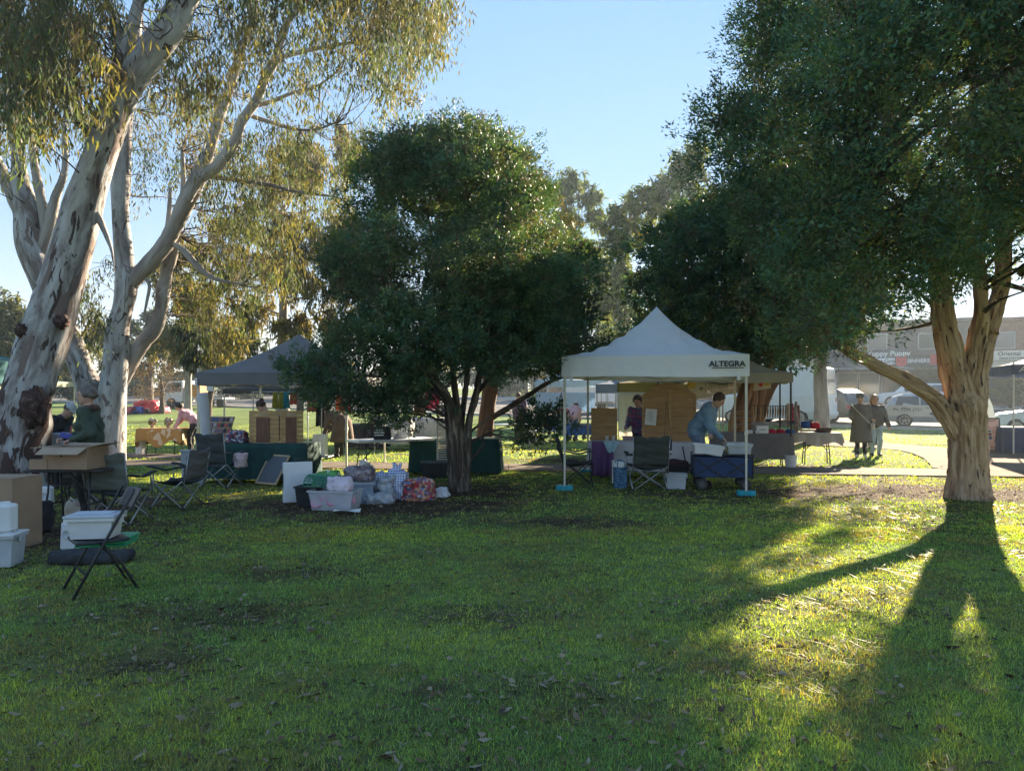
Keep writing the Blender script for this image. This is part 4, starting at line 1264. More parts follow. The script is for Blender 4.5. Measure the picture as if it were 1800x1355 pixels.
# ------------------------------------------------------------------ gazebos
def gazebo(label, FL, yaw, w, dp, zb, zt, peak, mroof, mleg, name='gazebo', curve=(0.5, 2.2), leg_w=0.032, feet=None, truss=True, back_drop=0.0, cap_z=0.0, wr=0.012, legs=(0, 1, 2, 3), z0=0.0, seed=1, mtruss=None):
    t = thing(name, label, 'gazebo', (FL[0], FL[1], z0), yaw)
    a, b = curve
    def roof(u, v):
        e = 1 - max(abs(2 * u - 1), abs(2 * v - 1))
        rr = 1 - min(1, math.hypot(2 * u - 1, 2 * v - 1))
        e2 = 0.75 * e + 0.25 * rr if e > 0 else 0
        z = zt + (peak - zt) * (a * e2 + (1 - a) * e2 ** b)
        sag = -0.05 * math.sin(PI * u) * math.sin(PI * v) * (1 - e) * 2
        wv = wr * (math.sin(u * 31 + seed + 5 * v) * math.sin(v * 27 + u * 9) + 0.6 * math.sin(u * 53 + v * 17 + seed)) * (1 - abs(2 * e - 1))
        return (u * (w + 0.04) - 0.02, v * (dp + 0.04) - 0.02, z + sag * 0.6 + wv)
    MB().grid(roof, 40, 40).build('canopy', mroof, t, smooth=True)
    for k in range(4):
        def val(u, v, k=k):
            s = u * ((w, dp, w, dp)[k] + 0.04) - 0.02
            o = 0.02 + 0.012 * math.sin(u * 17 + k + seed) * (1 - v) + 0.008 * math.sin(u * 41 + 2 * k) * (1 - v)
            o *= min(1, 12 * min(u, 1 - u) + 0.25)
            z = zb + (zt - zb) * v + 0.012 * math.sin(u * PI * 2 + k) * (1 - v)
            return [(s, -o, z), (w + o, s, z), (s, dp + o, z), (-o, s, z)][k]
        MB().grid(val, 44, 6).build('valance', mroof, t, smooth=True)
    cs = [(0, 0), (w, 0), (w, dp), (0, dp)]
    for i in legs:
        x, y = cs[i]
        x += 0.03 if x == 0 else -0.03; y += 0.03 if y == 0 else -0.03
        mb = MB()
        mb.box((x, y, (zb + 0.55) / 2 + 0.25), (leg_w * 1.25, leg_w * 1.25, zb - 0.45 + 0.1))
        mb.box((x, y, 0.5), (leg_w, leg_w, 1.0))
        mb.box((x, y, 0.012), (leg_w * 2.6, leg_w * 2.6, 0.024))
        mb.box((x, y, zb * 0.52), (leg_w * 1.7, leg_w * 1.7, 0.06))
        mb.build('leg', mleg, t, bevel=0.003)
        if feet:
            mb = MB()
            for s_ in (-1, 1):
                mb.lathe([(0.055, 0), (0.065, 0.015), (0.065, 0.075), (0.055, 0.09)], (x + s_ * 0.085, y - 0.02, 0.002), 12)
            mb.box((x, y - 0.02, 0.045), (0.16, 0.075, 0.075))
            mb.build('leg_weight', feet, t, bevel=0.006)
    if truss:
        mt = mtruss or mleg
        for k in range(4):
            n = 2
            for j in range(n):
                for s_ in (0, 1):
                    L_ = (w, dp, w, dp)[k]
                    q0, q1 = 0.05 + j * (L_ - 0.1) / n, 0.05 + (j + 1) * (L_ - 0.1) / n
                    z_a, z_b = (zb + 0.02, zt - 0.03) if s_ == (j % 2) else (zt - 0.03, zb + 0.02)
                    o = 0.045 + 0.014 * s_
                    pa = [(q0, o, z_a), (w - o, q0, z_a), (q0, dp - o, z_a), (o, q0, z_a)][k]
                    pb = [(q1, o, z_b), (w - o, q1, z_b), (q1, dp - o, z_b), (o, q1, z_b)][k]
                    MB().bar(pa, pb, 0.012, 0.024).build('truss_bar', mt, t)
    return t

# ------------------------------------------------------------------ tables
def table(label, c, yaw, w, d, h, mtop, mleg=None, name='folding_table', th=0.045, group=None, legs=True, z0=0.0):
    t = thing(name, label, 'table', (c[0], c[1], z0), yaw, group)
    MB().box((0, 0, h - th / 2), (w, d, th)).build('tabletop', mtop, t, bevel=0.012)
    if legs:
        for s_ in (-1, 1):
            x = s_ * (w / 2 - 0.22)
            for q in (-1, 1):
                MB().tube([(x + s_ * 0.0, q * d * 0.22, h - th), (x, q * d * 0.26, h * 0.62), (x + s_ * 0.02, q * d * 0.40, 0.10), (x + s_ * 0.02, q * d * 0.41, 0)], 0.013, 8).build('leg', mleg or m_black, t, smooth=True)
            MB().bar((x, -d * 0.33, h * 0.42), (x, d * 0.33, h * 0.42), 0.02).build('leg_brace', mleg or m_black, t)
            MB().bar((x, 0, h * 0.42), (x - s_ * 0.32, 0, h - th), 0.016).build('leg_strut', mleg or m_black, t)
    return t
def drape(label, c, yaw, w, d, h, mat, drop=None, pleat=0.02, npl=9, sides_=(0, 1, 2, 3), name='tablecloth', seed=0, uneven=0.0, z0=0.0, flare=0.04, group=None, cat='tablecloth'):
    """a cloth lying on a table and hanging down its sides"""
    drop = drop if drop is not None else h - 0.02
    n = 26
    per = []
    hw, hd = w / 2 + 0.012, d / 2 + 0.012
    crn = [(-hw, -hd), (hw, -hd), (hw, hd), (-hw, hd)]
    for k in range(4):
        (x0, y0), (x1, y1) = crn[k], crn[(k + 1) % 4]
        for i in range(n):
            f_ = i / n
            per.append((x0 + (x1 - x0) * f_, y0 + (y1 - y0) * f_, k, f_))
    mb = MB()
    rows = 7
    vs = []
    for r in range(rows + 1):
        f_ = r / rows
        for i, (x, y, k, s_) in enumerate(per):
            on = 1.0 if k in sides_ else 0.12
            nx_, ny_ = [(0, -1), (1, 0), (0, 1), (-1, 0)][k]
            if s_ < 0.06:
                px_, py_ = [(0, -1), (1, 0), (0, 1), (-1, 0)][(k - 1) % 4]
                nx_, ny_ = (nx_ + px_) * 0.7, (ny_ + py_) * 0.7
            a_ = 2 * PI * npl * s_ + k * 1.3 + seed
            o = f_ ** 0.8 * (flare + pleat * (math.sin(a_) + 0.5 * math.sin(2.3 * a_ + seed)))
            z = h + 0.006 - f_ * drop * on + (uneven * math.sin(3.1 * s_ * PI + k + seed) * f_)
            vs.append((x + nx_ * o, y + ny_ * o, max(z, 0.008)))
    N = len(per)
    fs = [(r * N + i, r * N + (i + 1) % N, (r + 1) * N + (i + 1) % N, (r + 1) * N + i) for r in range(rows) for i in range(N)]
    fs.append(tuple(range(N - 1, -1, -1)))
    mb.add(vs, fs)
    o = mb.build(name, mat, None, smooth=False)
    o.data.polygons.foreach_set('use_smooth', [len(p.vertices) == 4 for p in o.data.polygons])
    o.location = (c[0], c[1], z0); o.rotation_euler = (0, 0, yaw)
    return tag(o, label, cat, group)

# ------------------------------------------------------------------ chairs
def camp_chair(label, c, yaw, fab, trim=None, frame=None, w=0.54, high=0.92, logo=None, dims=(0.42, 0.50), group='folding camp chairs', z0=0.0):
    """faces local +Y"""
    t = thing('camp_chair', label, 'chair', (c[0], c[1], z0), yaw, group)
    fr = frame or m_steel
    sh, dp = dims
    x, yb, yf = w / 2, -dp / 2, dp / 2
    r = 0.010
    def tb(a_, b_, nm): MB().tube([a_, b_], r, 7).build(nm, fr, t, smooth=True)
    for s_ in (-1, 1):
        tb((s_ * x, yf, 0.01), (-s_ * x, yf - 0.02 * s_, sh), 'leg')
        tb((s_ * x, yb, 0.01), (-s_ * x, yb + 0.02 * s_, sh), 'leg')
        tb((s_ * x, yf, 0.01), (s_ * x * 0.98, yb + 0.02, sh), 'side_leg')
        tb((s_ * x, yb, 0.01), (s_ * x * 0.96, yf - 0.02, sh), 'side_leg')
        tb((s_ * x, yb + 0.0, sh - 0.12), (s_ * (x + 0.01), yb - 0.10, high), 'back_post')
        tb((s_ * x, yf - 0.02, sh - 0.1), (s_ * (x + 0.02), yf - 0.01, sh + 0.21), 'arm_post')
        for yy in (yf, yb):
            MB().lathe([(0.02, 0), (0.022, 0.02), (0.012, 0.04)], (s_ * x, yy, 0), 10).build('foot', m_blackplas, t, smooth=True)
        def arm(u, v, s_=s_):
            return (s_ * (x + 0.02 + 0.035 * (v - 0.5) * 2), yb - 0.05 + u * (dp + 0.06), sh + 0.215 - 0.03 * math.sin(PI * u) + 0.012 * math.sin(u * 9) - 0.02 * abs(v - 0.5))
        MB().grid(arm, 8, 4).build('armrest', trim or fab, t, smooth=True, solid=0.018)
    def seat(u, v):
        return ((v - 0.5) * 2 * (x - 0.01), yb + 0.01 + u * dp, sh - 0.07 * math.sin(PI * v) * (0.6 + 0.4 * math.sin(PI * u)) + 0.015 * math.sin(u * 7 + v * 5))
    MB().grid(seat, 10, 10).build('seat', trim or fab, t, smooth=True, solid=0.014)
    def back(u, v):
        top = high - 0.03 * math.sin(PI * v) + 0.02 * abs(math.sin(v * 9))
        z = sh + 0.02 + u * (top - sh - 0.02)
        return ((v - 0.5) * 2 * (x + 0.005), yb - 0.10 * u - 0.055 * math.sin(PI * v) * (0.35 + 0.65 * math.sin(PI * u * 0.9)) - 0.010 * math.sin(u * 15) - 0.006 * math.sin(u * 31 + v * 9), z)
    MB().grid(back, 18, 14).build('backrest', fab, t, smooth=True, solid=0.022)
    return t

# ------------------------------------------------------------------ boxes and tubs
def tub(label, c, yaw, w, d, h, mat, lid=None, z0=0.0, name='plastic_tub', cat='tub', taper=0.86, group=None, wall=0.008, handles=True):
    t = thing(name, label, cat, (c[0], c[1], z0), yaw, group)
    def ring(k, z): return [(sx * w / 2 * k, sy * d / 2 * k, z) for sx, sy in ((-1, -1), (1, -1), (1, 1), (-1, 1))]
    mb = MB()
    vs = ring(taper, 0) + ring(1, h) + ring(1 - 2 * wall / w, h) + ring(taper - 2 * wall / w, wall)
    fs = [(3, 2, 1, 0)]
    for r_ in range(3):
        for k in range(4): fs.append((r_ * 4 + k, r_ * 4 + (k + 1) % 4, r_ * 4 + 4 + (k + 1) % 4, r_ * 4 + 4 + k))
    fs.append((12, 13, 14, 15))
    mb.add(vs, fs)
    mb.build('body', mat, t, bevel=min(w, d) * 0.06, seg=3)
    mb = MB()
    e = 0.016
    for a_, b_ in (((0, -d / 2 - e / 2), (w + 2 * e, e)), ((0, d / 2 + e / 2), (w + 2 * e, e)), ((-w / 2 - e / 2, 0), (e, d)), ((w / 2 + e / 2, 0), (e, d))):
        mb.box((a_[0], a_[1], h - 0.012), (b_[0], b_[1], 0.026))
    mb.build('rim', mat, t, bevel=0.004)
    if lid:
        mb = MB()
        mb.box((0, 0, h + 0.012), (w + 2.6 * e, d + 2.6 * e, 0.022))
        for k in range(3): mb.box((0, (k - 1) * d * 0.24, h + 0.028), (w * 0.8, d * 0.10, 0.012))
        mb.build('lid', lid, t, bevel=0.006)
    if handles:
        for s_ in (-1, 1):
            MB().box((s_ * (w / 2 + e + 0.004), 0, h - 0.035), (0.014, d * 0.36, 0.05)).build('handle', mat, t, bevel=0.004)
    return t
def carton(label, c, yaw, w, d, h, z0=0.0, flaps=(0.4, 0.3, 0.5, 0.35), fl=0.2, group=None, closed=False):
    t = thing('cardboard_box', label, 'box', (c[0], c[1], z0), yaw, group)
    th = 0.007
    MB().box((0, -d / 2, h / 2), (w, th, h)).build('side_panel', [m_card], t)
    MB().box((0, d / 2, h / 2), (w, th, h)).build('side_panel', [m_card], t)
    MB().box((-w / 2, 0, h / 2), (th, d - th, h)).build('end_panel', [m_card], t)
    MB().box((w / 2, 0, h / 2), (th, d - th, h)).build('end_panel', [m_card], t)
    MB().box((0, 0, th), (w - th, d - th, th)).build('base', [m_card], t)
    if closed:
        MB().box((0, -d / 4, h + th / 2 + 0.002), (w, d / 2 - 0.004, th)).build('flap', m_card, t)
        MB().box((0, d / 4, h + th / 2 + 0.002), (w, d / 2 - 0.004, th)).build('flap', m_card, t)
        MB().box((0, 0, h + th + 0.004), (w * 0.99, 0.05, 0.002)).build('tape', M('brown_tape', (0.40, 0.29, 0.18), 0.35), t)
        return t
    for k, an in enumerate(flaps):
        if an is None: continue
        ca, sa = math.cos(an), math.sin(an)
        if k == 0: p, q, ln = (-w / 2, -d / 2, h), (w / 2, -d / 2, h), Vector((0, -ca * fl, sa * fl))
        if k == 1: p, q, ln = (w / 2, -d / 2, h), (w / 2, d / 2, h), Vector((ca * fl, 0, sa * fl))
        if k == 2: p, q, ln = (w / 2, d / 2, h), (-w / 2, d / 2, h), Vector((0, ca * fl, sa * fl))
        if k == 3: p, q, ln = (-w / 2, d / 2, h), (-w / 2, -d / 2, h), Vector((-ca * fl, 0, sa * fl))
        p, q = Vector(p), Vector(q)
        inn = (q - p).normalized() * 0.012
        MB().add([p, q, q + ln - inn, p + ln + inn], [(0, 1, 2, 3)]).build('flap', m_cardin, t, solid=0.006)
    return t
def frame_board(t, w, h, nm, mat, bw=0.035, th=0.025):
    for a_, s_ in (((0, 0, bw / 2), (w, th, bw)), ((0, 0, h - bw / 2), (w, th, bw)), ((-w / 2 + bw / 2, 0, h / 2), (bw, th, h - 2 * bw)), ((w / 2 - bw / 2, 0, h / 2), (bw, th, h - 2 * bw))):
        MB().box(a_, s_).build(nm, mat, t, bevel=0.003)
def sack(label, c, rx, ry, rz, mat, seed, name='bag', cat='bag', yaw=0.0, amp=0.03, h=0.022, ears=0, z0=0.0, flat=0.0, group=None):
    """a soft lumpy bag that rests on the ground"""
    g = np.random.default_rng(seed)
    pr = [rbox((0, 0, rz * 0.8), (rx * 0.92, ry * 0.92, rz * 0.8), min(rx, ry, rz) * 0.4, 0)]
    for k in range(5):
        a_ = g.random() * 6.28
        pr.append(ell((math.cos(a_) * rx * 0.45, math.sin(a_) * ry * 0.45, rz * (0.4 + 0.7 * g.random())), (rx * 0.5, ry * 0.5, rz * 0.5), 0))
    for k in range(ears):
        a_ = (k - (ears - 1) / 2) * 0.8
        pr.append(cap((math.sin(a_) * rx * 0.4, 0, rz * 1.5), (math.sin(a_) * rx * 0.8, 0, rz * 2.0), rx * 0.2, rx * 0.05, 0))
    o = sdf_obj(name, pr, [mat], None, h, 0.06, noise=lambda X: amp * 1.2 * wob(X, 3.2 / max(rx, rz), seed) - amp * 0.9 * np.abs(wob(X, 5.5 / max(rx, rz), seed + 3)) + amp * 0.5 * wob(X, 8.0 / max(rx, rz), seed * 2.1) + amp * 0.25 * wob(X, 17.0 / max(rx, rz), seed), cut=lambda X: -X[:, 2])
    o.location = (c[0], c[1], z0); o.rotation_euler = (0, 0, yaw)
    return tag(o, label, cat, group)

# ================================================================== MARKET
def mat_plaid(name):
    m, nt, b = new_mat(name)
    L = nt.links
    tc = nt.nodes.new('ShaderNodeTexCoord'); sp = nt.nodes.new('ShaderNodeSeparateXYZ')
    L.new(tc.outputs['Object'], sp.inputs[0])
    outs = []
    for ax, fr in (('X', 26), ('Z', 26), ('Y', 26)):
        mm = nt.nodes.new('ShaderNodeMath'); mm.operation = 'MULTIPLY'; mm.inputs[1].default_value = fr
        L.new(sp.outputs[ax], mm.inputs[0])
        fr_ = nt.nodes.new('ShaderNodeMath'); fr_.operation = 'FRACT'; L.new(mm.outputs[0], fr_.inputs[0])
        gt = nt.nodes.new('ShaderNodeMath'); gt.operation = 'GREATER_THAN'; gt.inputs[1].default_value = 0.62
        L.new(fr_.outputs[0], gt.inputs[0]); outs.append(gt)
    ad = nt.nodes.new('ShaderNodeMath'); ad.operation = 'ADD'
    L.new(outs[0].outputs[0], ad.inputs[0]); L.new(outs[1].outputs[0], ad.inputs[1])
    sc = nt.nodes.new('ShaderNodeMath'); sc.operation = 'MULTIPLY'; sc.inputs[1].default_value = 0.5
    L.new(ad.outputs[0], sc.inputs[0])
    r = ramp(nt, [(0.0, (0.66, 0.68, 0.76)), (0.45, (0.34, 0.40, 0.60)), (0.9, (0.10, 0.14, 0.36))])
    r.color_ramp.interpolation = 'CONSTANT'
    L.new(sc.outputs[0], r.inputs['Fac']); L.new(r.outputs['Color'], b.inputs['Base Color'])
    b.inputs['Roughness'].default_value = 0.4
    return m
def mat_cells(name, cols, scale=14.0, rough=0.6):
    m, nt, b = new_mat(name)
    tc = nt.nodes.new('ShaderNodeTexCoord'); v = nt.nodes.new('ShaderNodeTexVoronoi'); v.inputs['Scale'].default_value = scale
    nt.links.new(tc.outputs['Object'], v.inputs['Vector'])
    sp = nt.nodes.new('ShaderNodeSeparateColor'); nt.links.new(v.outputs['Color'], sp.inputs[0])
    r = ramp(nt, [(i / len(cols), c) for i, c in enumerate(cols)]); r.color_ramp.interpolation = 'CONSTANT'
    nt.links.new(sp.outputs[0], r.inputs['Fac']); nt.links.new(r.outputs['Color'], b.inputs['Base Color'])
    b.inputs['Roughness'].default_value = rough
    return m
def place(o, c, yaw=0.0, z=0.0, rx=0.0, ry=0.0):
    o.location = (c[0], c[1], z); o.rotation_euler = (rx, ry, yaw); return o
def hang(name, label, cat, p0, p1, drop, mat, pl=0.03, n=5, seed=0, flare=1.0, group=None, thick=0.006, taper=1.0):
    """a cloth hanging from the line p0-p1"""
    p0, p1 = Vector(p0), Vector(p1)
    d = (p1 - p0); w = d.length; yaw = math.atan2(d.y, d.x)
    def fn(u, v):
        k = 1 - (1 - taper) * (1 - v)
        o = (1 - v) * pl * (math.sin(u * 2 * PI * n + seed) + 0.4 * math.sin(u * 2 * PI * n * 2.3 + 2 * seed)) * flare
        return ((u - 0.5) * w * k, o, -drop * (1 - v) + 0.01 * math.sin(u * 9 + seed) * (1 - v) + (p1.z - p0.z) * (u - 0.5))
    o = MB().grid(fn, 40, 12).build(name, mat, None, smooth=True, solid=thick)
    o.location = (p0 + p1) / 2; o.rotation_euler = (0, 0, yaw)
    return tag(o, label, cat, group)

# ------------------------------------------------------------------ white tent
yW = math.atan2(-0.235, 0.972)
FLW = Vector((0.863, 12.46, 0)); uW = Vector((math.cos(yW), math.sin(yW), 0)); vW = Vector((-math.sin(yW), math.cos(yW), 0))
tent = gazebo('white pop-up gazebo with steep peaked roof and teal leg weights', FLW, yW, 3.02, 3.02, 1.93, 2.28, 3.27, m_white, m_legw, curve=(0.42, 2.3), feet=m_teal, wr=0.03)
text('lettering', 'ALTEGRA', 0.125, m_ink, tent, (2.69, -0.052, 2.125), align='CENTER', sx=1.05, bold=0.004)
MB().box((2.70, -0.05, 2.062), (0.50, 0.004, 0.012)).build('underline', m_ink, tent)
for q in (0.05, 0.95):
    MB().box((q * 3.02, -0.03 if q < 0.5 else -0.03, 1.91), (0.05, 0.03, 0.09)).build('corner_clip', m_whiteplas, tent, bevel=0.006)
# tan gazebo behind
yT = math.atan2(-0.27, 0.963)
tanm = M('tan_canopy_cloth', (0.36, 0.345, 0.27), 0.8, 0.08, 3, trans=0.3)
FRT = Vector((6.29, 16.4, 0)); uT = Vector((math.cos(yT), math.sin(yT), 0)); vT = Vector((-math.sin(yT), math.cos(yT), 0))
FLT = FRT - uT * 3.0
gz_tan = gazebo('tan gazebo on black legs behind the white tent', FLT, yT, 3.0, 3.0, 1.92, 2.14, 2.95, tanm, m_black, feet=None, seed=3)
# olive gazebo with a white side sheet, further back
oliv = M('olive_canopy_cloth', (0.30, 0.25, 0.10), 0.8, 0.1, 3, trans=0.35)
gazebo('olive yellow gazebo with white side sheet seen inside the white tent', (PX(1086, 21.5), 21.5), R(-14), 3.0, 3.0, 1.72, 2.0, 2.75, oliv, m_steel, seed=4)
hang('side_sheet', 'crumpled white side sheet hung under the olive gazebo', 'sheet', P(1088, 689, 21.4), P(1140, 689, 21.2), 1.35, M('thin_white_sheet', (0.74, 0.72, 0.68), 0.8, 0.05, 3, trans=0.5), 0.05, 3, 1.0)
m_navycan = M('navy_canopy_cloth', (0.035, 0.055, 0.12), 0.8, 0.15, 3, trans=0.15)
gazebo('dark blue gazebo left of the olive gazebo in the distance', (PX(1048, 27), 27), R(-10), 3.0, 3.0, 1.72, 2.06, 2.8, M('slate_canopy_cloth', (0.12, 0.16, 0.25), 0.8, 0.1, 3, trans=0.2), m_steel, seed=5)
m_paleblue = M('pale_blue_wall', (0.45, 0.56, 0.72), 0.8, 0.08, 2, trans=0.35)
gz = gazebo('pale blue gazebo with hanging side wall beyond the low green sprig', (PX(940, 32), 32), R(-6), 3.2, 3.0, 2.0, 2.25, 2.9, m_paleblue, m_steel, seed=6, z0=terr(32))
hang('side_wall', 'light blue wall panel hung on the pale blue gazebo', 'wall panel', P(942, 690, 32.1), P(1046, 690, 31.8), 0.85, m_paleblue, 0.04, 3, 2.0)

# ---- stall table with boards inside the white tent
yb_ = yW
tc_ = (2.62, 14.62)
table('white trestle table under the arched timber board', tc_, yb_, 2.05, 0.62, 0.70, m_whiteplas)
drape('white cloth hanging over the table with the arched board', tc_, yb_, 2.09, 0.66, 0.705, M('soft_white_cloth', (0.60, 0.61, 0.65), 0.85, 0.08, 3), drop=0.56, npl=5, pleat=0.015)
def plank_board(label, c, z0, yaw, w, planks, ph, arch=0.0, mat=None, name='timber_board'):
    t = thing(name, label, 'board', (c[0], c[1], z0), yaw)
    for k in range(planks):
        MB().box((0, 0, ph * (k + 0.5)), (w - 0.004 * (k % 2), 0.018 + 0.002 * (k % 2), ph - 0.006)).build('plank', mat or m_wood, t, bevel=0.002)
    MB().box((0, 0.014, ph * planks / 2), (w - 0.02, 0.006, ph * planks - 0.01)).build('backing', m_wood3, t)  # sheet added behind the planks so their gaps do not show bright
    if arch:
        n = 20; z1 = ph * planks + 0.08
        po = [(-w / 2, ph * planks + 0.002), (w / 2, ph * planks + 0.002)] + [(w / 2 - w * i / n, z1 + (arch - 0.08) * (1 - (1 - 2 * i / n) ** 2)) for i in range(n + 1)]
        MB().prism(po, 1, -0.01, 0.01).build('arched_top', mat or m_wood, t, bevel=0.002)
        MB().box((0.02, -0.024, ph * planks * 0.5 + 0.12), (0.055, 0.02, ph * planks + 0.16)).build('batten', m_wood2, t, bevel=0.002)
        for s_ in (-1, 1):
            MB().box((s_ * (w / 2 - 0.02), -0.022, ph * planks / 2 + 0.05), (0.035, 0.018, ph * planks + 0.1)).build('side_batten', m_wood2, t, bevel=0.002)
    return t
bd = plank_board('arched timber board with a white notice standing on the stall table', (PX(1176, 14.5), 14.5), 0.715, yb_, 1.06, 5, 0.165, 0.34)
nt_ = thing('notice', 'white printed notice pinned on the arched timber board', 'notice', P(1144, 733, 14.38), yb_)
MB().box((0, 0, 0), (0.22, 0.003, 0.32), Matrix.Rotation(0.08, 3, 'Y')).build('sheet', m_sheet, nt_)
for k in range(9):
    MB().box((0.0, -0.003, 0.11 - 0.025 * k), (0.13 - 0.03 * (k % 3), 0.002, 0.007), Matrix.Rotation(0.08, 3, 'Y')).build('printed_line', M('grey_print', (0.3, 0.3, 0.32)), nt_)
cb = thing('camera_bag', 'small black shoulder bag hanging by its strap from the arched board', 'bag', P(1174, 782, 14.2), yb_)
MB().box((0, 0, 0), (0.16, 0.09, 0.22)).build('body', m_blackcl, cb, bevel=0.02)
MB().bar((-0.07, 0, 0.1), (-0.03, 0.02, 0.84), 0.02, 0.006).build('strap', m_blackcl, cb)
MB().bar((0.07, 0, 0.1), (-0.03, 0.02, 0.84), 0.02, 0.006).build('strap', m_blackcl, cb)
plank_board('square timber board standing left of the arched board', (PX(1062, 14.9), 14.9), 0.71, yb_, 0.53, 5, 0.132)
for k, (x, lb) in enumerate(((1067, 'white cup standing before the square timber board, left of two'), (1078, 'white cup standing before the square timber board, right of two'))):
    o = MB().lathe([(0.028, 0), (0.038, 0.10), (0.04, 0.105), (0.036, 0.10), (0.027, 0.01)], n=14).build('cup', m_whiteplas, None, smooth=True)
    place(tag(o, lb, 'cup', 'cups on the stall table'), (PX(x, 14.5), 14.5 - 0.02 * k), 0, 0.715)
hang('purple_cloth', 'purple cloth hanging over the table end beside the camp chair', 'cloth', P(1040, 776, 14.15), P(1078, 776, 14.05), 0.66, M('purple_cloth', (0.155, 0.075, 0.20), 0.85, 0.15, 4), 0.05, 3, 0.5, thick=0.012)
hang('blue_cloth', 'small pale blue cloth draped on the table corner', 'cloth', P(1060, 775, 14.0), P(1088, 775, 13.95), 0.22, M('pale_blue_cloth', (0.34, 0.52, 0.60), 0.85, 0.1, 4), 0.02, 2, 1.5, thick=0.01, taper=0.4)
wb = thing('white_cabinet', 'white box standing under the stall table beside the blue bag', 'box', (PX(1089, 13.6), 13.6, 0), yb_)
MB().box((0, 0, 0.2), (0.26, 0.24, 0.40)).build('body', m_whiteplas, wb, bevel=0.008)
MB().box((0, 0, 0.407), (0.27, 0.25, 0.02)).build('lid', m_whiteplas, wb, bevel=0.005)
bb = thing('woven_bag', 'blue speckled woven shopping bag standing on the grass beside the camp chair', 'bag', (PX(1090, 12.75), 12.75, 0), R(4))
m_weave = mat_cells('blue_weave', [(0.02, 0.07, 0.16), (0.03, 0.14, 0.27), (0.02, 0.05, 0.12), (0.10, 0.24, 0.34)], 60)
mb = MB(); mb.box((0, 0, 0.19), (0.23, 0.17, 0.38), taper=0.92); mb.build('body', m_weave, bb, bevel=0.02, seg=3)
for s_ in (-1, 1):
    MB().tube([(-0.06, s_ * 0.08, 0.36), (-0.065, s_ * 0.075, 0.46), (-0.04, s_ * 0.07, 0.49), (0.04, s_ * 0.07, 0.49), (0.065, s_ * 0.075, 0.46), (0.06, s_ * 0.08, 0.36)], 0.008, 6).build('handle', m_weave, bb, smooth=True)
o = sack('crumpled white packing inside the blue woven bag', (PX(1090, 12.75), 12.75), 0.09, 0.07, 0.05, m_sheet, 5, 'packing', 'packing', h=0.012, amp=0.012, z0=0.36)
tub('black crate of dark goods under the stall table behind the clear tub', (PX(1190, 13.9), 13.9), yb_, 0.46, 0.36, 0.32, m_blackplas, name='crate', cat='crate')
sack('dark plum fabric heaped in the black crate', (PX(1190, 13.9), 13.9), 0.20, 0.15, 0.06, M('plum_cloth', (0.06, 0.03, 0.04), 0.9, 0.3, 20), 8, 'fabric_heap', 'fabric', z0=0.28, amp=0.02)
tub('clear tub of small goods on the grass behind the camp chair', (PX(1189, 12.75), 12.75), yb_, 0.34, 0.26, 0.24, m_clearplas, m_clearplas, taper=0.88)
for k in range(4):
    z_ = 0.70 + 0.024 * k + 0.012
    o = MB().box((0, 0, 0), (0.24 - 0.02 * (k % 2), 0.17, 0.02)).build('book', M('book_' + str(k), [(0.55, 0.53, 0.5), (0.13, 0.08, 0.12), (0.5, 0.45, 0.5), (0.2, 0.1, 0.1)][k], 0.5), None, bevel=0.002)
    place(tag(o, ['white book at the bottom of the stack beside the arched board', 'dark plum book second in the stack beside the arched board', 'pale book third in the stack beside the arched board', 'dark red book on top of the stack beside the arched board'][k], 'book', 'books on the stall table'), (PX(1104, 14.6) + 0.01 * (k % 3), 14.6), yb_ + 0.1 * k, z_ + 0.012)

# chairs at the white tent
m_chg = M('charcoal_chair_cloth', (0.060, 0.066, 0.066), 0.85, 0.2, 7, bump=0.4, bscale=14)
m_chb = M('olive_black_chair_cloth', (0.050, 0.054, 0.046), 0.85, 0.2, 7, bump=0.4, bscale=14)
m_chgrey = M('grey_green_chair_cloth', (0.135, 0.150, 0.130), 0.85, 0.15, 7, bump=0.4, bscale=14)
m_chtrim = M('chair_black_trim', (0.03, 0.032, 0.034), 0.85, 0.2, 9)
camp_chair('dark camp chair side-on beside the left front leg of the white tent', (1.19, 13.25), R(-92), m_chg, frame=m_black, high=0.86, w=0.52)
camp_chair('dark camp chair with sagging back seen from behind, next to the blue woven bag', (2.33, 12.62), R(3), m_chb, frame=m_steel, high=0.93, w=0.60)

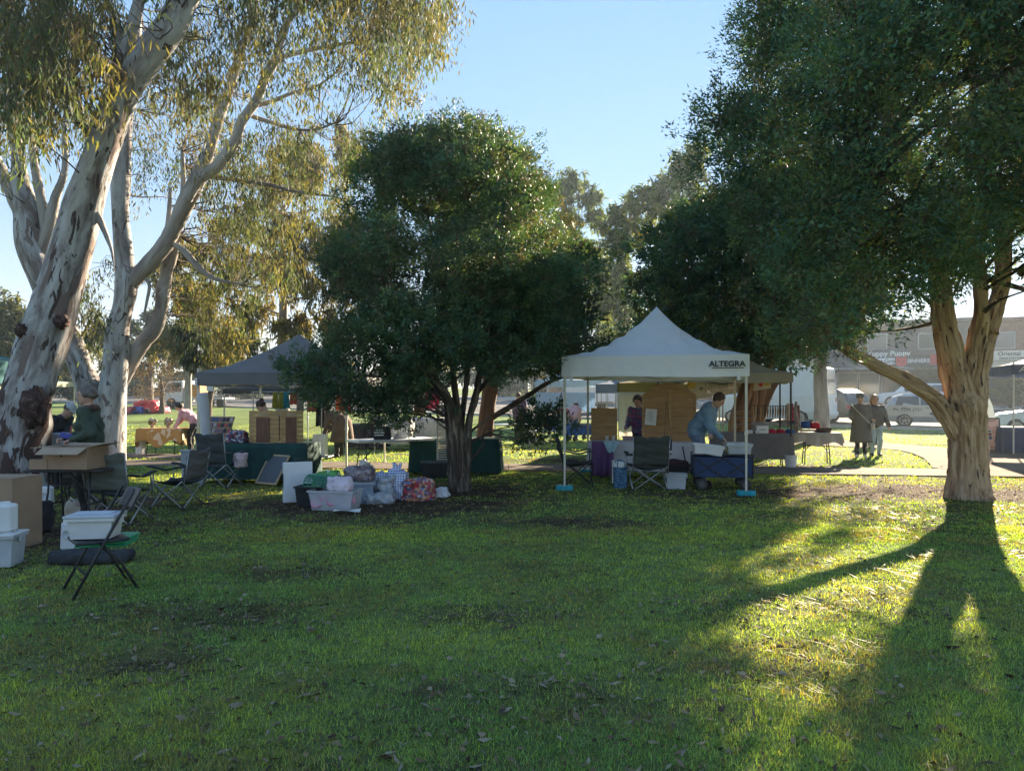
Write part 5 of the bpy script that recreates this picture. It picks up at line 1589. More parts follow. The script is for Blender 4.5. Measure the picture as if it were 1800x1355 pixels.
# wagon
wg = thing('folding_wagon', 'navy fabric folding wagon loaded with tubs at the right tent leg', 'wagon', (PX(1268, 12.75), 12.75, 0), R(-9))
mb = MB(); W_, D_, z0_, z1_ = 0.98, 0.5, 0.22, 0.56
for a_, b_ in (((0, -D_ / 2, (z0_ + z1_) / 2), (W_, 0.012, z1_ - z0_)), ((0, D_ / 2, (z0_ + z1_) / 2), (W_, 0.012, z1_ - z0_)), ((-W_ / 2, 0, (z0_ + z1_) / 2), (0.012, D_ - 0.012, z1_ - z0_)), ((W_ / 2, 0, (z0_ + z1_) / 2), (0.012, D_ - 0.012, z1_ - z0_)), ((0, 0, z0_), (W_ - 0.03, D_ - 0.03, 0.012))):
    mb.box(a_, b_)
mb.build('fabric_tub', m_blue, wg, bevel=0.004)
for s_ in (-1, 1):
    for q in (-1, 1):
        MB().tube([(q * 0.49, s_ * 0.262, 0.60), (q * 0.49, s_ * 0.262, 0.20)], 0.012, 8).build('corner_post', m_black, wg, smooth=True)
        wx, wy = q * 0.36, s_ * 0.285
        wh = MB().lathe([(0.02, -0.03), (0.085, -0.03), (0.098, -0.02), (0.098, 0.02), (0.085, 0.03), (0.02, 0.03)], n=20).build('wheel', m_blackplas, wg, smooth=False, loc=(wx, wy, 0.10), rot=(PI / 2, 0, 0), bevel=0.004)
        MB().lathe([(0.05, -0.034), (0.05, 0.034)], n=14).build('hub', M('hub_plastic', (0.09, 0.09, 0.095), 0.4), wh)
        MB().tube([(wx, wy * 0.86, 0.11), (wx, wy * 0.86, 0.24)], 0.014, 8).build('axle_fork', m_black, wg, smooth=True)
    for (xa, xb) in ((-0.49, 0.0), (0.0, 0.49)):
        MB().bar((xa, s_ * 0.268, 0.22), (xb, s_ * 0.268, 0.56), 0.012, 0.02).build('cross_brace', m_black, wg)
        MB().bar((xa, s_ * 0.276, 0.56), (xb, s_ * 0.276, 0.22), 0.012, 0.02).build('cross_brace', m_black, wg)
    MB().bar((-0.5, s_ * 0.262, 0.61), (0.5, s_ * 0.262, 0.61), 0.02).build('top_rail', m_black, wg)
MB().tube([(-0.50, 0, 0.22), (-0.62, 0, 0.5), (-0.66, 0, 0.72)], 0.012, 8).build('pull_handle', m_black, wg, smooth=True)
o = tub('open white tub tilted on the left end of the wagon', (PX(1243, 12.7), 12.7), R(-9), 0.50, 0.40, 0.17, m_whiteplas, None, z0=0.60, taper=0.9); o.rotation_euler = (0.0, 0.10, R(-9))
tub('clear lidded tub with black clips on the right end of the wagon', (PX(1297, 12.75), 12.75), R(-9), 0.40, 0.46, 0.17, m_clearplas, M('pale_lid', (0.50, 0.55, 0.60), 0.35), z0=0.60, taper=0.9)

# ---- tan gazebo stall
def Tp(x, y, z=0.0): return FLT + uT * x + vT * y + Vector((0, 0, z))
gt_ = Tp(2.12, 0.35)
greyc = M('grey_linen', (0.165, 0.155, 0.15), 0.9, 0.12, 4, bump=0.2, bscale=60)
table('long stall table under grey cloth at the tan gazebo', gt_, yT, 1.75, 0.6, 0.755, m_whiteplas)
drape('grey linen cloth over the long table at the tan gazebo', gt_, yT, 1.78, 0.64, 0.76, greyc, drop=0.58, npl=4, pleat=0.012)
wt = (PX(1436, 17.2), 17.25)
table('folding table with black legs right of the tan gazebo', wt, yT, 0.95, 0.6, 0.75, m_whiteplas)
drape('pale linen cloth blown aside on the table right of the tan gazebo', wt, yT, 1.0, 0.66, 0.755, M('pale_linen', (0.46, 0.43, 0.40), 0.9, 0.1, 4, trans=0.15), drop=0.26, npl=3, pleat=0.03, uneven=0.05)
bk = thing('bucket_weight', 'white bucket used as a weight on the tan gazebo leg', 'bucket', (FRT.x - 0.03, FRT.y + 0.02, 0), 0)
MB().lathe([(0.11, 0), (0.135, 0.26), (0.14, 0.27), (0.14, 0.285), (0.03, 0.285)], n=20).build('body', m_whiteplas, bk, smooth=False)
MB().lathe([(0.142, 0.262), (0.142, 0.28)], n=20).build('rim', m_whiteplas, bk)
m_red = M('red_felt', (0.42, 0.025, 0.045), 0.8, 0.15, 10); m_bluf = M('blue_felt', (0.035, 0.085, 0.24), 0.8, 0.15, 10)
for k, (x, mt, lb) in enumerate(((1356, m_red, 'red felt cap on the grey table, nearer the white cards'), (1372, m_red, 'red felt cap on the grey table, between a red and a blue one'), (1388, m_bluf, 'blue felt cap at the right end of the grey table'))):
    t = thing('felt_cap', lb, 'cap', (PX(x, 16.75), 16.75, 0.765), 0.3 * k, 'felt caps on the grey table')
    MB().lathe([(0.11, 0), (0.105, 0.04), (0.085, 0.075), (0.04, 0.095), (0.004, 0.1)], n=18).build('crown', mt, t, smooth=True)
    MB().lathe([(0.115, 0.0), (0.125, 0.008), (0.115, 0.014)], n=18).build('band', mt, t, smooth=True)
for k, (x, w_, h_, lb) in enumerate(((1341, 0.26, 0.17, 'white display card propped at the middle of the grey table'), (1318, 0.12, 0.07, 'small white price card left of the white display card'), (1332, 0.10, 0.06, 'small white price card in front of the display card'))):
    t = thing('display_card', lb, 'card', (PX(x, 16.6), 16.62 - 0.02 * k, 0.765), yT)
    MB().add([(-w_ / 2, 0, 0), (w_ / 2, 0, 0), (w_ / 2, 0.04, h_), (-w_ / 2, 0.04, h_)], [(0, 1, 2, 3)]).build('front', m_sheet, t, solid=0.004)
    MB().box((0, 0.012, h_ * 0.5), (w_ * 0.5, 0.002, 0.012)).build('print', m_ink, t, loc=(0, -0.012, 0))
gb_ = thing('display_stand', 'grey sloping display panel standing on the grey table', 'panel', (PX(1333, 17.0), 17.0, 0.765), yT)
MB().add([(-0.17, 0, 0), (0.17, 0, 0), (0.15, 0.08, 0.24), (-0.15, 0.08, 0.24)], [(0, 1, 2, 3)]).build('face', M('grey_board', (0.30, 0.27, 0.27), 0.7), gb_, solid=0.012)
# ring stand of wooden trinkets
m_ring = M('amber_wood', (0.30, 0.15, 0.06), 0.45, 0.4, 18)
rk = thing('trinket_stand', 'wire stand hung with carved wooden rings on the grey table', 'stand', (PX(1306, 17.05), 17.05, 0.765), yT)
MB().box((0, 0, 0.01), (0.5, 0.16, 0.02)).build('base', m_wood3, rk)
for s_ in (-1, 1): MB().tube([(s_ * 0.24, 0, 0), (s_ * 0.24, 0, 0.5)], 0.006, 6).build('post', m_steel, rk)
for r_ in range(3): MB().tube([(-0.24, 0, 0.2 + 0.15 * r_), (0.24, 0, 0.2 + 0.15 * r_)], 0.004, 6).build('rail', m_steel, rk)
def torus(rr, r2, n=14, k=6):
    mb = MB(); mb.tube([(rr * math.cos(2 * PI * i / n), 0, rr * math.sin(2 * PI * i / n)) for i in range(n + 1)], r2, k, cap=False); return mb
ring_me = None
for r_ in range(3):
    for k in range(7):
        p_ = (-0.2 + 0.066 * k + rng.uniform(-.01, .01), -0.01, 0.155 + 0.15 * r_)
        if ring_me is None:
            o = torus(0.032, 0.010).build('ring', m_ring, rk, smooth=True, loc=p_); ring_me = o.data
        else:
            o = link('ring', ring_me, rk); o.location = p_; o.rotation_euler = (0, 0, rng.uniform(-1, 1))
# row of hanging socks / spoons rail
rl = thing('hanging_rail', 'rail of dangling wooden spoons and striped ties above the grey table', 'rail', (PX(1352, 17.6), 17.6, 0.76), yT)
for s_ in (-1, 1): MB().tube([(s_ * 0.42, 0, 0), (s_ * 0.42, 0, 0.62)], 0.008, 6).build('post', m_black, rl)
MB().tube([(-0.42, 0, 0.62), (0.42, 0, 0.62)], 0.008, 6).build('bar', m_black, rl)
for k in range(14):
    cm = [m_ring, M('olive_ribbon', (0.22, 0.19, 0.07), 0.7), M('dark_ribbon', (0.06, 0.045, 0.04), 0.7)][k % 3]
    MB().tube([(-0.38 + 0.058 * k, 0, 0.62), (-0.375 + 0.058 * k, 0.01, 0.5), (-0.385 + 0.058 * k, 0, 0.34)], [0.012, 0.022, 0.010], 8).build('pendant', cm, rl, smooth=True)
for k, (x, y, c_, lb) in enumerate(((1385, 709, (0.5, 0.42, 0.34), 'cream knitted sock hanging beside the gazebo leg'), (1391, 709, (0.25, 0.03, 0.05), 'dark red knitted sock hanging beside the cream one'), (1402, 712, (0.16, 0.07, 0.05), 'brown striped scarf hanging right of the gazebo leg'))):
    o = hang('knitted_sock' if k < 2 else 'scarf', lb, 'sock' if k < 2 else 'scarf', P(x - 3, y, 17.6), P(x + 3, y, 17.6), 0.42, M('knit_' + str(k), c_, 0.9, 0.25, 30), 0.008, 1, k, thick=0.03, taper=1.3)
dr = thing('driftwood', 'tall pale driftwood stick display beside the gazebo leg', 'driftwood', (PX(1399, 17.1), 17.1, 0.76), 0)
MB().tube([(0, 0, 0), (0.03, 0, 0.25), (-0.02, 0, 0.5), (0.01, 0, 0.72)], [0.05, 0.06, 0.05, 0.025], 9).build('stick', M('drift', (0.27, 0.215, 0.19), 0.9, 0.3, 12), dr, smooth=True)
sh_ = thing('tiered_stand', 'small wooden step stand on the linen table', 'stand', (PX(1424, 17.2), 17.2, 0.765), yT)
for k in range(2):
    MB().box((0, 0.1 * k, 0.06 + 0.09 * k), (0.40, 0.10, 0.016)).build('shelf', m_wood3, sh_)
for s_ in (-1, 1): MB().box((s_ * 0.19, 0.06, 0.08), (0.016, 0.2, 0.15)).build('side', m_pine, sh_)
sack('red woollen beanie on the step stand', (PX(1432, 17.1), 17.1), 0.10, 0.08, 0.085, m_red, 3, 'beanie', 'beanie', h=0.012, amp=0.008, z0=0.86)
sack('blue woollen beanie on the step stand', (PX(1415, 17.1), 17.1), 0.09, 0.08, 0.10, m_bluf, 4, 'beanie', 'beanie', h=0.012, amp=0.008, z0=0.87)
sack('dark brown knitwear pile at the end of the linen table', (PX(1446, 17.2), 17.2), 0.17, 0.12, 0.05, M('brown_knit', (0.09, 0.055, 0.04), 0.9, 0.3, 20), 9, 'knitwear', 'knitwear', h=0.014, amp=0.012, z0=0.765)
# banner
bn = thing('banner', 'pale banner with coloured lettering hung at the back of the tan gazebo', 'banner', P(1282, 684, 19.6), yT)
bw = (1352 - 1213) / F * 19.6
MB().add([(-bw / 2, 0, 0.22), (bw / 2, 0, 0.34), (bw / 2, 0, 0.02), (-bw / 2, 0, -0.30)], [(0, 1, 2, 3)]).build('panel', M('banner_cloth', (0.62, 0.56, 0.57), 0.8, 0.04, 3, trans=0.25), bn, solid=0.006)
an_ = 0.11
for s_, x_, c_ in (('Unique', -0.33, (0.25, 0.26, 0.27)), ('Want', 0.30, (0.62, 0.27, 0.11)), ('Crea', 0.78, (0.50, 0.42, 0.20))):
    text('lettering', s_, 0.21, M('ink_' + s_, c_, 0.7, 0.05), bn, (x_, -0.008, 0.105 + an_ * x_ + 0.03), rot=(PI / 2, -an_, 0))
def disc(nm, x, z, r_, m_, par, y=-0.007, n=14):
    return MB().prism([(x + r_ * math.cos(2 * PI * i / n), z + r_ * math.sin(2 * PI * i / n)) for i in range(n)], 1, y, y + 0.004).build(nm, m_, par)
m_sunf = M('sunflower_print', (0.62, 0.40, 0.08), 0.7)
for x_, z_, r_ in ((-0.99, 0.12, 0.11), (0.94, 0.22, 0.12), (-0.95, -0.2, 0.08)): disc('flower_print', x_, z_, r_, m_sunf, bn)
disc('flower_print', 0.45, -0.02, 0.05, M('orange_print', (0.6, 0.22, 0.05), 0.7), bn)
disc('balloon_print', 0.80, 0.12, 0.055, M('red_print', (0.55, 0.06, 0.06), 0.7), bn)
for k in range(5): disc('animal_print', -0.78 + 0.05 * k, -0.02 + 0.04 * math.sin(k * 2), 0.055, M('grey_print2' if k % 2 else 'white_print', (0.22, 0.2, 0.2) if k % 2 else (0.62, 0.58, 0.55), 0.7), bn, y=-0.008 - 0.002 * (k % 3))

# ------------------------------------------------------------------ grey gazebo
yG = math.atan2(-0.25, 3.17)
FLG = Vector((-6.5, 15.05, 0)); uG = Vector((math.cos(yG), math.sin(yG), 0)); vG = Vector((-math.sin(yG), math.cos(yG), 0))
greyroof = M('grey_canopy_cloth', (0.165, 0.175, 0.195), 0.8, 0.08, 3, trans=0.15)
gzg = gazebo('grey pop-up gazebo with sagging slate valance above the timber screens', FLG, yG, 3.18, 3.1, 1.83, 2.09, 3.0, greyroof, m_legw, curve=(0.75, 2.0), leg_w=0.035, seed=7)
MB().box((0.02, -0.05, 1.9), (0.05, 0.02, 0.16)).build('corner_tie', m_whiteplas, gzg)
o = tag(MB().box((0, 0, 0), (0.13, 0.004, 0.10)).build('price_tag', m_sheet, None), 'white paper tag hanging under the grey gazebo corner', 'tag'); place(o, P(369, 683, 14.9), 0.2, PZ(683, 14.9))
gazebo('black gazebo roof behind the grey gazebo', (PX(392, 25), 25), R(-5), 3.0, 3.0, 1.7, 1.86, 2.5, M('black_canopy_cloth', (0.035, 0.037, 0.042), 0.8, 0.1, 3), m_steel, seed=8)
gtc_ = (-4.72, 13.85)
table('long stall table under dark green cloth at the grey gazebo', gtc_, R(-4), 1.9, 0.7, 0.725, m_whiteplas)
drape('dark green cloth over the stall table behind the charcoal camp chair', gtc_, R(-4), 1.94, 0.72, 0.73, m_green, drop=0.66, npl=8, pleat=0.022)
ds = thing('timber_screen', 'folding pine screen with red timber centres on the green table', 'screen', (PX(482, 13.55), 13.55, 0.738), R(-4))
def screen_panel(x0, y0, an, w_, h_, n_):
    rt = Matrix.Rotation(an, 3, 'Z'); ctr = Vector((x0, y0, 0))
    for k in range(n_):
        MB().box(ctr + rt @ Vector((w_ / 2, 0, h_ * (k + 0.5) / n_)), (w_, 0.020, h_ / n_ - 0.005), rt).build('slat', m_wood2, ds, bevel=0.002)
    MB().box(ctr + rt @ Vector((w_ * 0.48, -0.018, h_ * 0.40)), (w_ * 0.46, 0.012, h_ * 0.78), rt).build('centre_panel', m_wood3, ds, bevel=0.002)
    MB().box(ctr + rt @ Vector((w_ * 0.48, -0.018, h_ * 0.87)), (w_ * 0.34, 0.012, h_ * 0.11), rt).build('name_plate', m_pine, ds, bevel=0.002)
screen_panel(-0.50, 0.06, R(-4), 0.58, 0.60, 7)
screen_panel(0.10, 0.02, R(14), 0.42, 0.60, 7)
screen_panel(-0.56, 0.36, R(-78), 0.30, 0.52, 6)
# sunglasses / earring rack
sr = thing('card_rack', 'sloping rack of coloured accessory cards beside the white tube', 'rack', (PX(378, 14.6), 14.6, 0.735), R(-10))
rx_ = Matrix.Rotation(R(-28), 3, 'X')
MB().box(rx_ @ Vector((0, 0, 0.26)), (0.58, 0.02, 0.52), rx_).build('board', m_pine, sr, bevel=0.003)
for s_ in (-1, 1): MB().box((s_ * 0.27, 0.2, 0.18), (0.02, 0.3, 0.03), rx_).build('strut', m_pine, sr)
cm_ = [M('card_' + str(k), c_, 0.5) for k, c_ in enumerate(((0.45, 0.10, 0.09), (0.10, 0.12, 0.25), (0.5, 0.42, 0.40), (0.06, 0.05, 0.06), (0.30, 0.16, 0.22)))]
for r_ in range(4):
    for k in range(7):
        MB().box(rx_ @ Vector((-0.245 + 0.082 * k, -0.02, 0.07 + 0.125 * r_)), (0.06, 0.014, 0.085), rx_).build('card', cm_[int(rng.integers(0, 5))], sr)
sack('heap of patterned scarves on the green table by the pine screen', (PX(418, 13.7), 13.7), 0.17, 0.2, 0.13, mat_cells('scarf_print', [(0.30, 0.06, 0.08), (0.07, 0.09, 0.22), (0.55, 0.5, 0.5), (0.05, 0.05, 0.06), (0.4, 0.3, 0.33)], 26), 12, 'scarf_heap', 'scarf', z0=0.735, amp=0.02, h=0.016)
tb_ = thing('white_tube', 'tall white tube leaning inside the left leg of the grey gazebo', 'tube', (PX(369, 14.4), 14.4, 0.0), 0)
MB().lathe([(0.095, 0), (0.10, 0.02), (0.10, 1.66), (0.09, 1.68), (0.08, 1.68), (0.08, 0.1)], n=20).build('body', M('tube_white', (0.52, 0.54, 0.58), 0.5, 0.06, 3), tb_, smooth=False, rot=(0, R(-5), 0))
fb = thing('foam_bin', 'pale grey upright bin beside the left leg of the grey gazebo', 'bin', (PX(333, 13.6), 13.6, 0), R(6))
MB().box((0, 0, 0.29), (0.26, 0.2, 0.58), taper=0.85).build('body', M('pale_grey_plastic', (0.40, 0.44, 0.46), 0.45, 0.06, 3), fb, bevel=0.015)
MB().box((0, 0, 0.595), (0.29, 0.23, 0.03)).build('lid', M('pale_grey_plastic', (0, 0, 0)), fb, bevel=0.008)
MB().box((0.05, -0.02, 0.03), (0.46, 0.3, 0.06)).build('base', M('pale_grey_plastic', (0, 0, 0)), fb, bevel=0.01)
bbd = thing('blackboard', 'grey slate blackboard in a pale timber frame leaning on the green cloth', 'blackboard', (PX(468, 13.15), 13.1, 0.0), R(-32))
fr_root = bpy.data.objects.new('panel', None); 
bpy.data.objects.remove(fr_root)
tl_ = Matrix.Rotation(R(-33), 3, 'X')
W_, H_, b_ = 0.56, 0.60, 0.035
for a_, s_ in (((0, 0, b_ / 2), (W_, 0.024, b_)), ((0, 0, H_ - b_ / 2), (W_, 0.024, b_)), ((-W_ / 2 + b_ / 2, 0, H_ / 2), (b_, 0.024, H_ - 2 * b_)), ((W_ / 2 - b_ / 2, 0, H_ / 2), (b_, 0.024, H_ - 2 * b_))):
    MB().box(tl_ @ Vector(a_), s_, tl_).build('frame_rail', m_pine, bbd, bevel=0.003, loc=(0, 0, 0.03))
MB().box(tl_ @ Vector((0, 0.004, H_ / 2)), (W_ - 2 * b_, 0.01, H_ - 2 * b_), tl_).build('slate', M('slate_grey', (0.10, 0.115, 0.135), 0.6, 0.12, 3), bbd, loc=(0, 0, 0.03))
camp_chair('charcoal camp chair with a tall back in front of the green cloth', (PX(390, 12.95), 12.95), R(-14), m_chg, frame=m_steel, high=0.96, w=0.54)
sack('pink and white bundle on the armrest of the charcoal camp chair', (PX(425, 12.9), 12.85), 0.10, 0.10, 0.15, M('pink_white', (0.55, 0.42, 0.45), 0.8, 0.2, 6), 14, 'bundle', 'bundle', z0=0.36, amp=0.015, h=0.015)
# ---- folded table and the heap of goods
ft = thing('folded_table', 'white plastic table folded flat and standing on edge by the heap of goods', 'table', (PX(524, 10.95), 10.95, 0), R(24))
MB().box((0, 0, 0.32), (0.43, 0.035, 0.60)).build('half_top', m_whiteplas, ft, bevel=0.015, rot=(R(-3), 0, 0))
MB().box((0, 0.05, 0.32), (0.43, 0.035, 0.60)).build('half_top', m_whiteplas, ft, bevel=0.015, rot=(R(-3), 0, 0))
MB().tube([(-0.05, 0.04, 0.62), (-0.04, 0.04, 0.66), (0.04, 0.04, 0.66), (0.05, 0.04, 0.62)], 0.012, 8).build('carry_handle', m_blackplas, ft, smooth=True)
MB().box((-0.216, 0.02, 0.34), (0.006, 0.05, 0.22)).build('grip_slot', m_blackplas, ft)
tub('black open tub behind the pink tub', (PX(548, 10.75), 10.75), R(-8), 0.34, 0.42, 0.30, m_blackplas)
pt = tub('frosted tub of pink bowls at the front of the heap', (PX(590, 10.4), 10.42), R(-9), 0.66, 0.42, 0.28, M('frosted_clear', (0.60, 0.62, 0.66), 0.35, 0.08, 6, alpha=0.5), None, taper=0.86)
m_pink = M('pink_plastic', (0.80, 0.30, 0.44), 0.4, 0.1, 6)
for k in range(6):
    a_ = Vector((-0.22 + 0.09 * k, -0.14 + 0.02 * (k % 2), 0.07 + 0.08 * (k % 2)))
    o = MB().lathe([(0.02, 0), (0.05, 0.02), (0.075, 0.07), (0.07, 0.07), (0.045, 0.026), (0.0, 0.012)], n=16).build('bowl', m_pink, None, smooth=True)
    wp = Vector(pt.location) + Matrix.Rotation(R(-9), 3, 'Z') @ a_
    place(tag(o, ('first', 'second', 'third', 'fourth', 'fifth', 'last')[k] + ' pink bowl from the left inside the frosted tub', 'bowl', 'pink bowls in the frosted tub'), wp, 0, wp.z, 0.9 - 0.3 * k, 0.3 * k)
lb_ = thing('laundry_basket', 'green lattice laundry basket lying on its side on the pink tub', 'basket', (PX(578, 10.45), 10.45, 0.29), R(-9))
m_bg = M('green_plastic', (0.05, 0.20, 0.13), 0.45, 0.12, 6)
mb = MB()
def bk_pt(u, v):   # open half shell, lying on its side
    a_ = PI * (0.08 + 0.84 * v)
    r_ = 0.20 - 0.03 * u
    return Vector((-0.30 + 0.5 * u, math.cos(a_) * r_, math.sin(a_) * r_ * 0.95))
for i in range(9):
    MB().tube([bk_pt(i / 8, j / 12) for j in range(13)], 0.008, 5).build('hoop', m_bg, lb_, smooth=True)
for j in range(13):
    MB().tube([bk_pt(0, j / 12), bk_pt(0.5, j / 12), bk_pt(1, j / 12)], 0.010, 5).build('rib', m_bg, lb_)
MB().tube([bk_pt(1, j / 12) + Vector((0.012, 0, 0.01)) for j in range(13)], 0.018, 6).build('rim', m_bg, lb_, smooth=True)
sack('pale pink and white bundle of cloth beside the laundry basket', (PX(597, 10.3), 10.33), 0.17, 0.12, 0.11, M('pink_white_bundle', (0.66, 0.56, 0.64), 0.8, 0.12, 5), 21, 'bundle', 'bundle', z0=0.27, amp=0.02, h=0.016)
sack('green and white plastic bag behind the laundry basket', (PX(573, 10.85), 10.85), 0.19, 0.13, 0.13, mat_cells('green_white_bag', [(0.10, 0.36, 0.08), (0.6, 0.62, 0.6), (0.08, 0.26, 0.06), (0.55, 0.58, 0.55)], 7, 0.4), 22, z0=0.26, amp=0.03, h=0.018)
tub('clear tub with blue sides behind the plastic bags', (PX(634, 11.05), 11.05), R(4), 0.42, 0.36, 0.30, M('clear_blue_tub', (0.36, 0.44, 0.55), 0.35, 0.12, 6, alpha=0.7), m_clearplas)
sack('clear plastic sack of brown goods on the blue sided tub', (PX(632, 11.05), 11.05), 0.23, 0.16, 0.12, M('brown_in_plastic', (0.22, 0.17, 0.18), 0.25, 0.5, 12, spec=0.8), 23, z0=0.33, amp=0.03, h=0.016)
m_plaid = mat_plaid('blue_plaid')
sack('blue and white plaid carry bag, the left of two', (PX(672, 11.45), 11.45), 0.15, 0.13, 0.25, m_plaid, 24, amp=0.018, h=0.016, ears=1, group='plaid carry bags')
sack('taller blue and white plaid carry bag, the right of two', (PX(699, 11.35), 11.35), 0.17, 0.15, 0.28, m_plaid, 25, amp=0.02, h=0.016, ears=2, group='plaid carry bags')
m_film = M('plastic_film', (0.42, 0.45, 0.48), 0.2, 0.25, 14, spec=0.9, alpha=0.75)
sack('limp grey plastic bag in front of the plaid bags', (PX(668, 10.95), 10.95), 0.20, 0.12, 0.10, m_film, 26, amp=0.035, h=0.016)
sack('upright clear plastic bag leaning on the plaid bags', (PX(678, 11.1), 11.12), 0.11, 0.08, 0.22, m_film, 27, amp=0.03, h=0.016, ears=1)
sack('red and brown printed shopping bag right of the plaid bags', (PX(736, 11.3), 11.3), 0.25, 0.15, 0.20, mat_cells('red_print_bag', [(0.42, 0.05, 0.05), (0.10, 0.06, 0.06), (0.50, 0.22, 0.12), (0.20, 0.05, 0.06), (0.45, 0.35, 0.30), (0.33, 0.05, 0.10), (0.12, 0.14, 0.25)], 26, 0.4), 28, amp=0.025, h=0.016)
sack('small white plastic bag next to the tree trunk', (PX(772, 11.65), 11.65), 0.15, 0.11, 0.075, M('white_bag', (0.62, 0.63, 0.68), 0.35, 0.08, 5), 29, amp=0.02, h=0.014)
o = MB().grid(lambda u, v: (0.36 * (u - 0.5), 0.12 * (v - 0.5) + 0.03 * u, 0.022 + 0.015 * math.sin(u * 5 + v * 3)), 8, 5).build('paper', m_sheet, None, smooth=True, solid=0.003)
place(tag(o, 'white paper lying on the ground before the frosted tub', 'paper'), (PX(610, 10.05), 10.05), 0.05, 0.012)
tub('clear container with tissue on top behind the heap', (PX(640, 13.9), 13.9), R(3), 0.36, 0.30, 0.20, m_clearplas, M('cream_lid', (0.55, 0.50, 0.42), 0.5), taper=0.9)
sack('white crumpled tissue on the clear container', (PX(640, 13.9), 13.9), 0.08, 0.06, 0.10, m_sheet, 31, 'tissue', 'tissue', z0=0.23, amp=0.02, h=0.012)
tub('black lidded tub in front of the green skirted table', (PX(764, 14.45), 14.45), R(6), 0.52, 0.40, 0.30, m_blackplas, M('dark_grey_lid', (0.07, 0.085, 0.09), 0.5))
# ---- green skirted table, louvre, trestle
gt2 = (PX(803, 15.5), 15.5)
table('trestle table under the pleated green skirt', gt2, R(-3), 1.78, 0.70, 0.71, m_whiteplas)
drape('pleated dark green table skirt reaching the grass behind the tree trunk', gt2, R(-3), 1.82, 0.74, 0.715, m_green, drop=0.69, npl=14, pleat=0.022)
lv_ = thing('louvre_panel', 'white louvred panel standing behind the tree stems', 'louvre', (PX(783, 14.75), 14.75, 0.0), R(8))
for s_ in (-1, 1): MB().box((s_ * 0.16, 0, 0.72), (0.035, 0.03, 1.44)).build('stile', m_legw, lv_, bevel=0.003)
for z_ in (0.05, 0.72, 1.41): MB().box((0, 0, z_), (0.285, 0.028, 0.05)).build('rail', m_legw, lv_)
for k in range(28):
    MB().box((0, 0, 0.11 + 0.0455 * k), (0.284, 0.035, 0.006), Matrix.Rotation(R(35), 3, 'X')).build('louvre', m_legw, lv_)
tt = table('white folding trestle table on curved black legs by the grey gazebo', (-2.45, 15.0), R(34), 1.75, 0.72, 0.735, m_whiteplas)
bg_ = thing('tote_bag', 'black tote bag with white print on the trestle table', 'bag', (PX(672, 14.75), 14.75, 0.74), R(10))
MB().box((0, 0, 0.13), (0.34, 0.16, 0.26), taper=1.05).build('body', m_blackcl, bg_, bevel=0.03, seg=3)
for k, (z_, w_) in enumerate(((0.19, 0.16), (0.14, 0.2), (0.09, 0.18))): MB().box((-0.06, -0.092, z_), (w_, 0.004, 0.028)).build('print', m_sheet, bg_)
MB().tube([(-0.1, 0, 0.25), (-0.05, 0.02, 0.34), (0.1, 0.02, 0.33), (0.16, 0, 0.24)], 0.012, 6).build('handle', m_blackcl, bg_, smooth=True)
tub('clear box beside the black tote bag on the trestle table', (PX(703, 15.05), 15.05), R(20), 0.3, 0.22, 0.22, m_clearplas, None, z0=0.74)
# ---- stalls beyond
dk = M('dark_table_cloth', (0.03, 0.03, 0.035), 0.9, 0.2, 4)
wc = M('grey_white_cloth', (0.46, 0.45, 0.45), 0.9, 0.06, 3)
drape('black cloth covered stall table far behind the trestle table', (PX(640, 22.5), 22.5), R(-3), 1.4, 0.7, 0.76, dk, drop=0.70, npl=6)
drape('white cloth covered stall table right of the black one', (PX(700, 22.0), 22.0), R(-3), 0.85, 0.7, 0.80, wc, drop=0.6, npl=4)
drape('grey cloth covered stall table beyond the white one', (PX(735, 23.6), 23.6), R(-3), 1.1, 0.7, 0.92, wc, drop=0.8, npl=5)
drape('grey cloth covered stall table left of the clustered stems', (PX(775, 23.4), 23.4), R(-3), 0.9, 0.7, 0.92, wc, drop=0.8, npl=5)
sack('pile of white goods on the white covered stall table', (PX(703, 22), 22.0), 0.35, 0.2, 0.09, M('white_goods', (0.55, 0.53, 0.55), 0.7, 0.2, 12), 41, 'goods_pile', 'goods', z0=0.8, amp=0.03, h=0.025)
sack('striped basket of goods on the black covered table', (PX(664, 22.4), 22.4), 0.24, 0.2, 0.14, mat_cells('stripe_basket', [(0.06, 0.05, 0.05), (0.4, 0.35, 0.3), (0.5, 0.5, 0.5)], 16), 42, 'basket', 'basket', z0=0.76, amp=0.02, h=0.025)
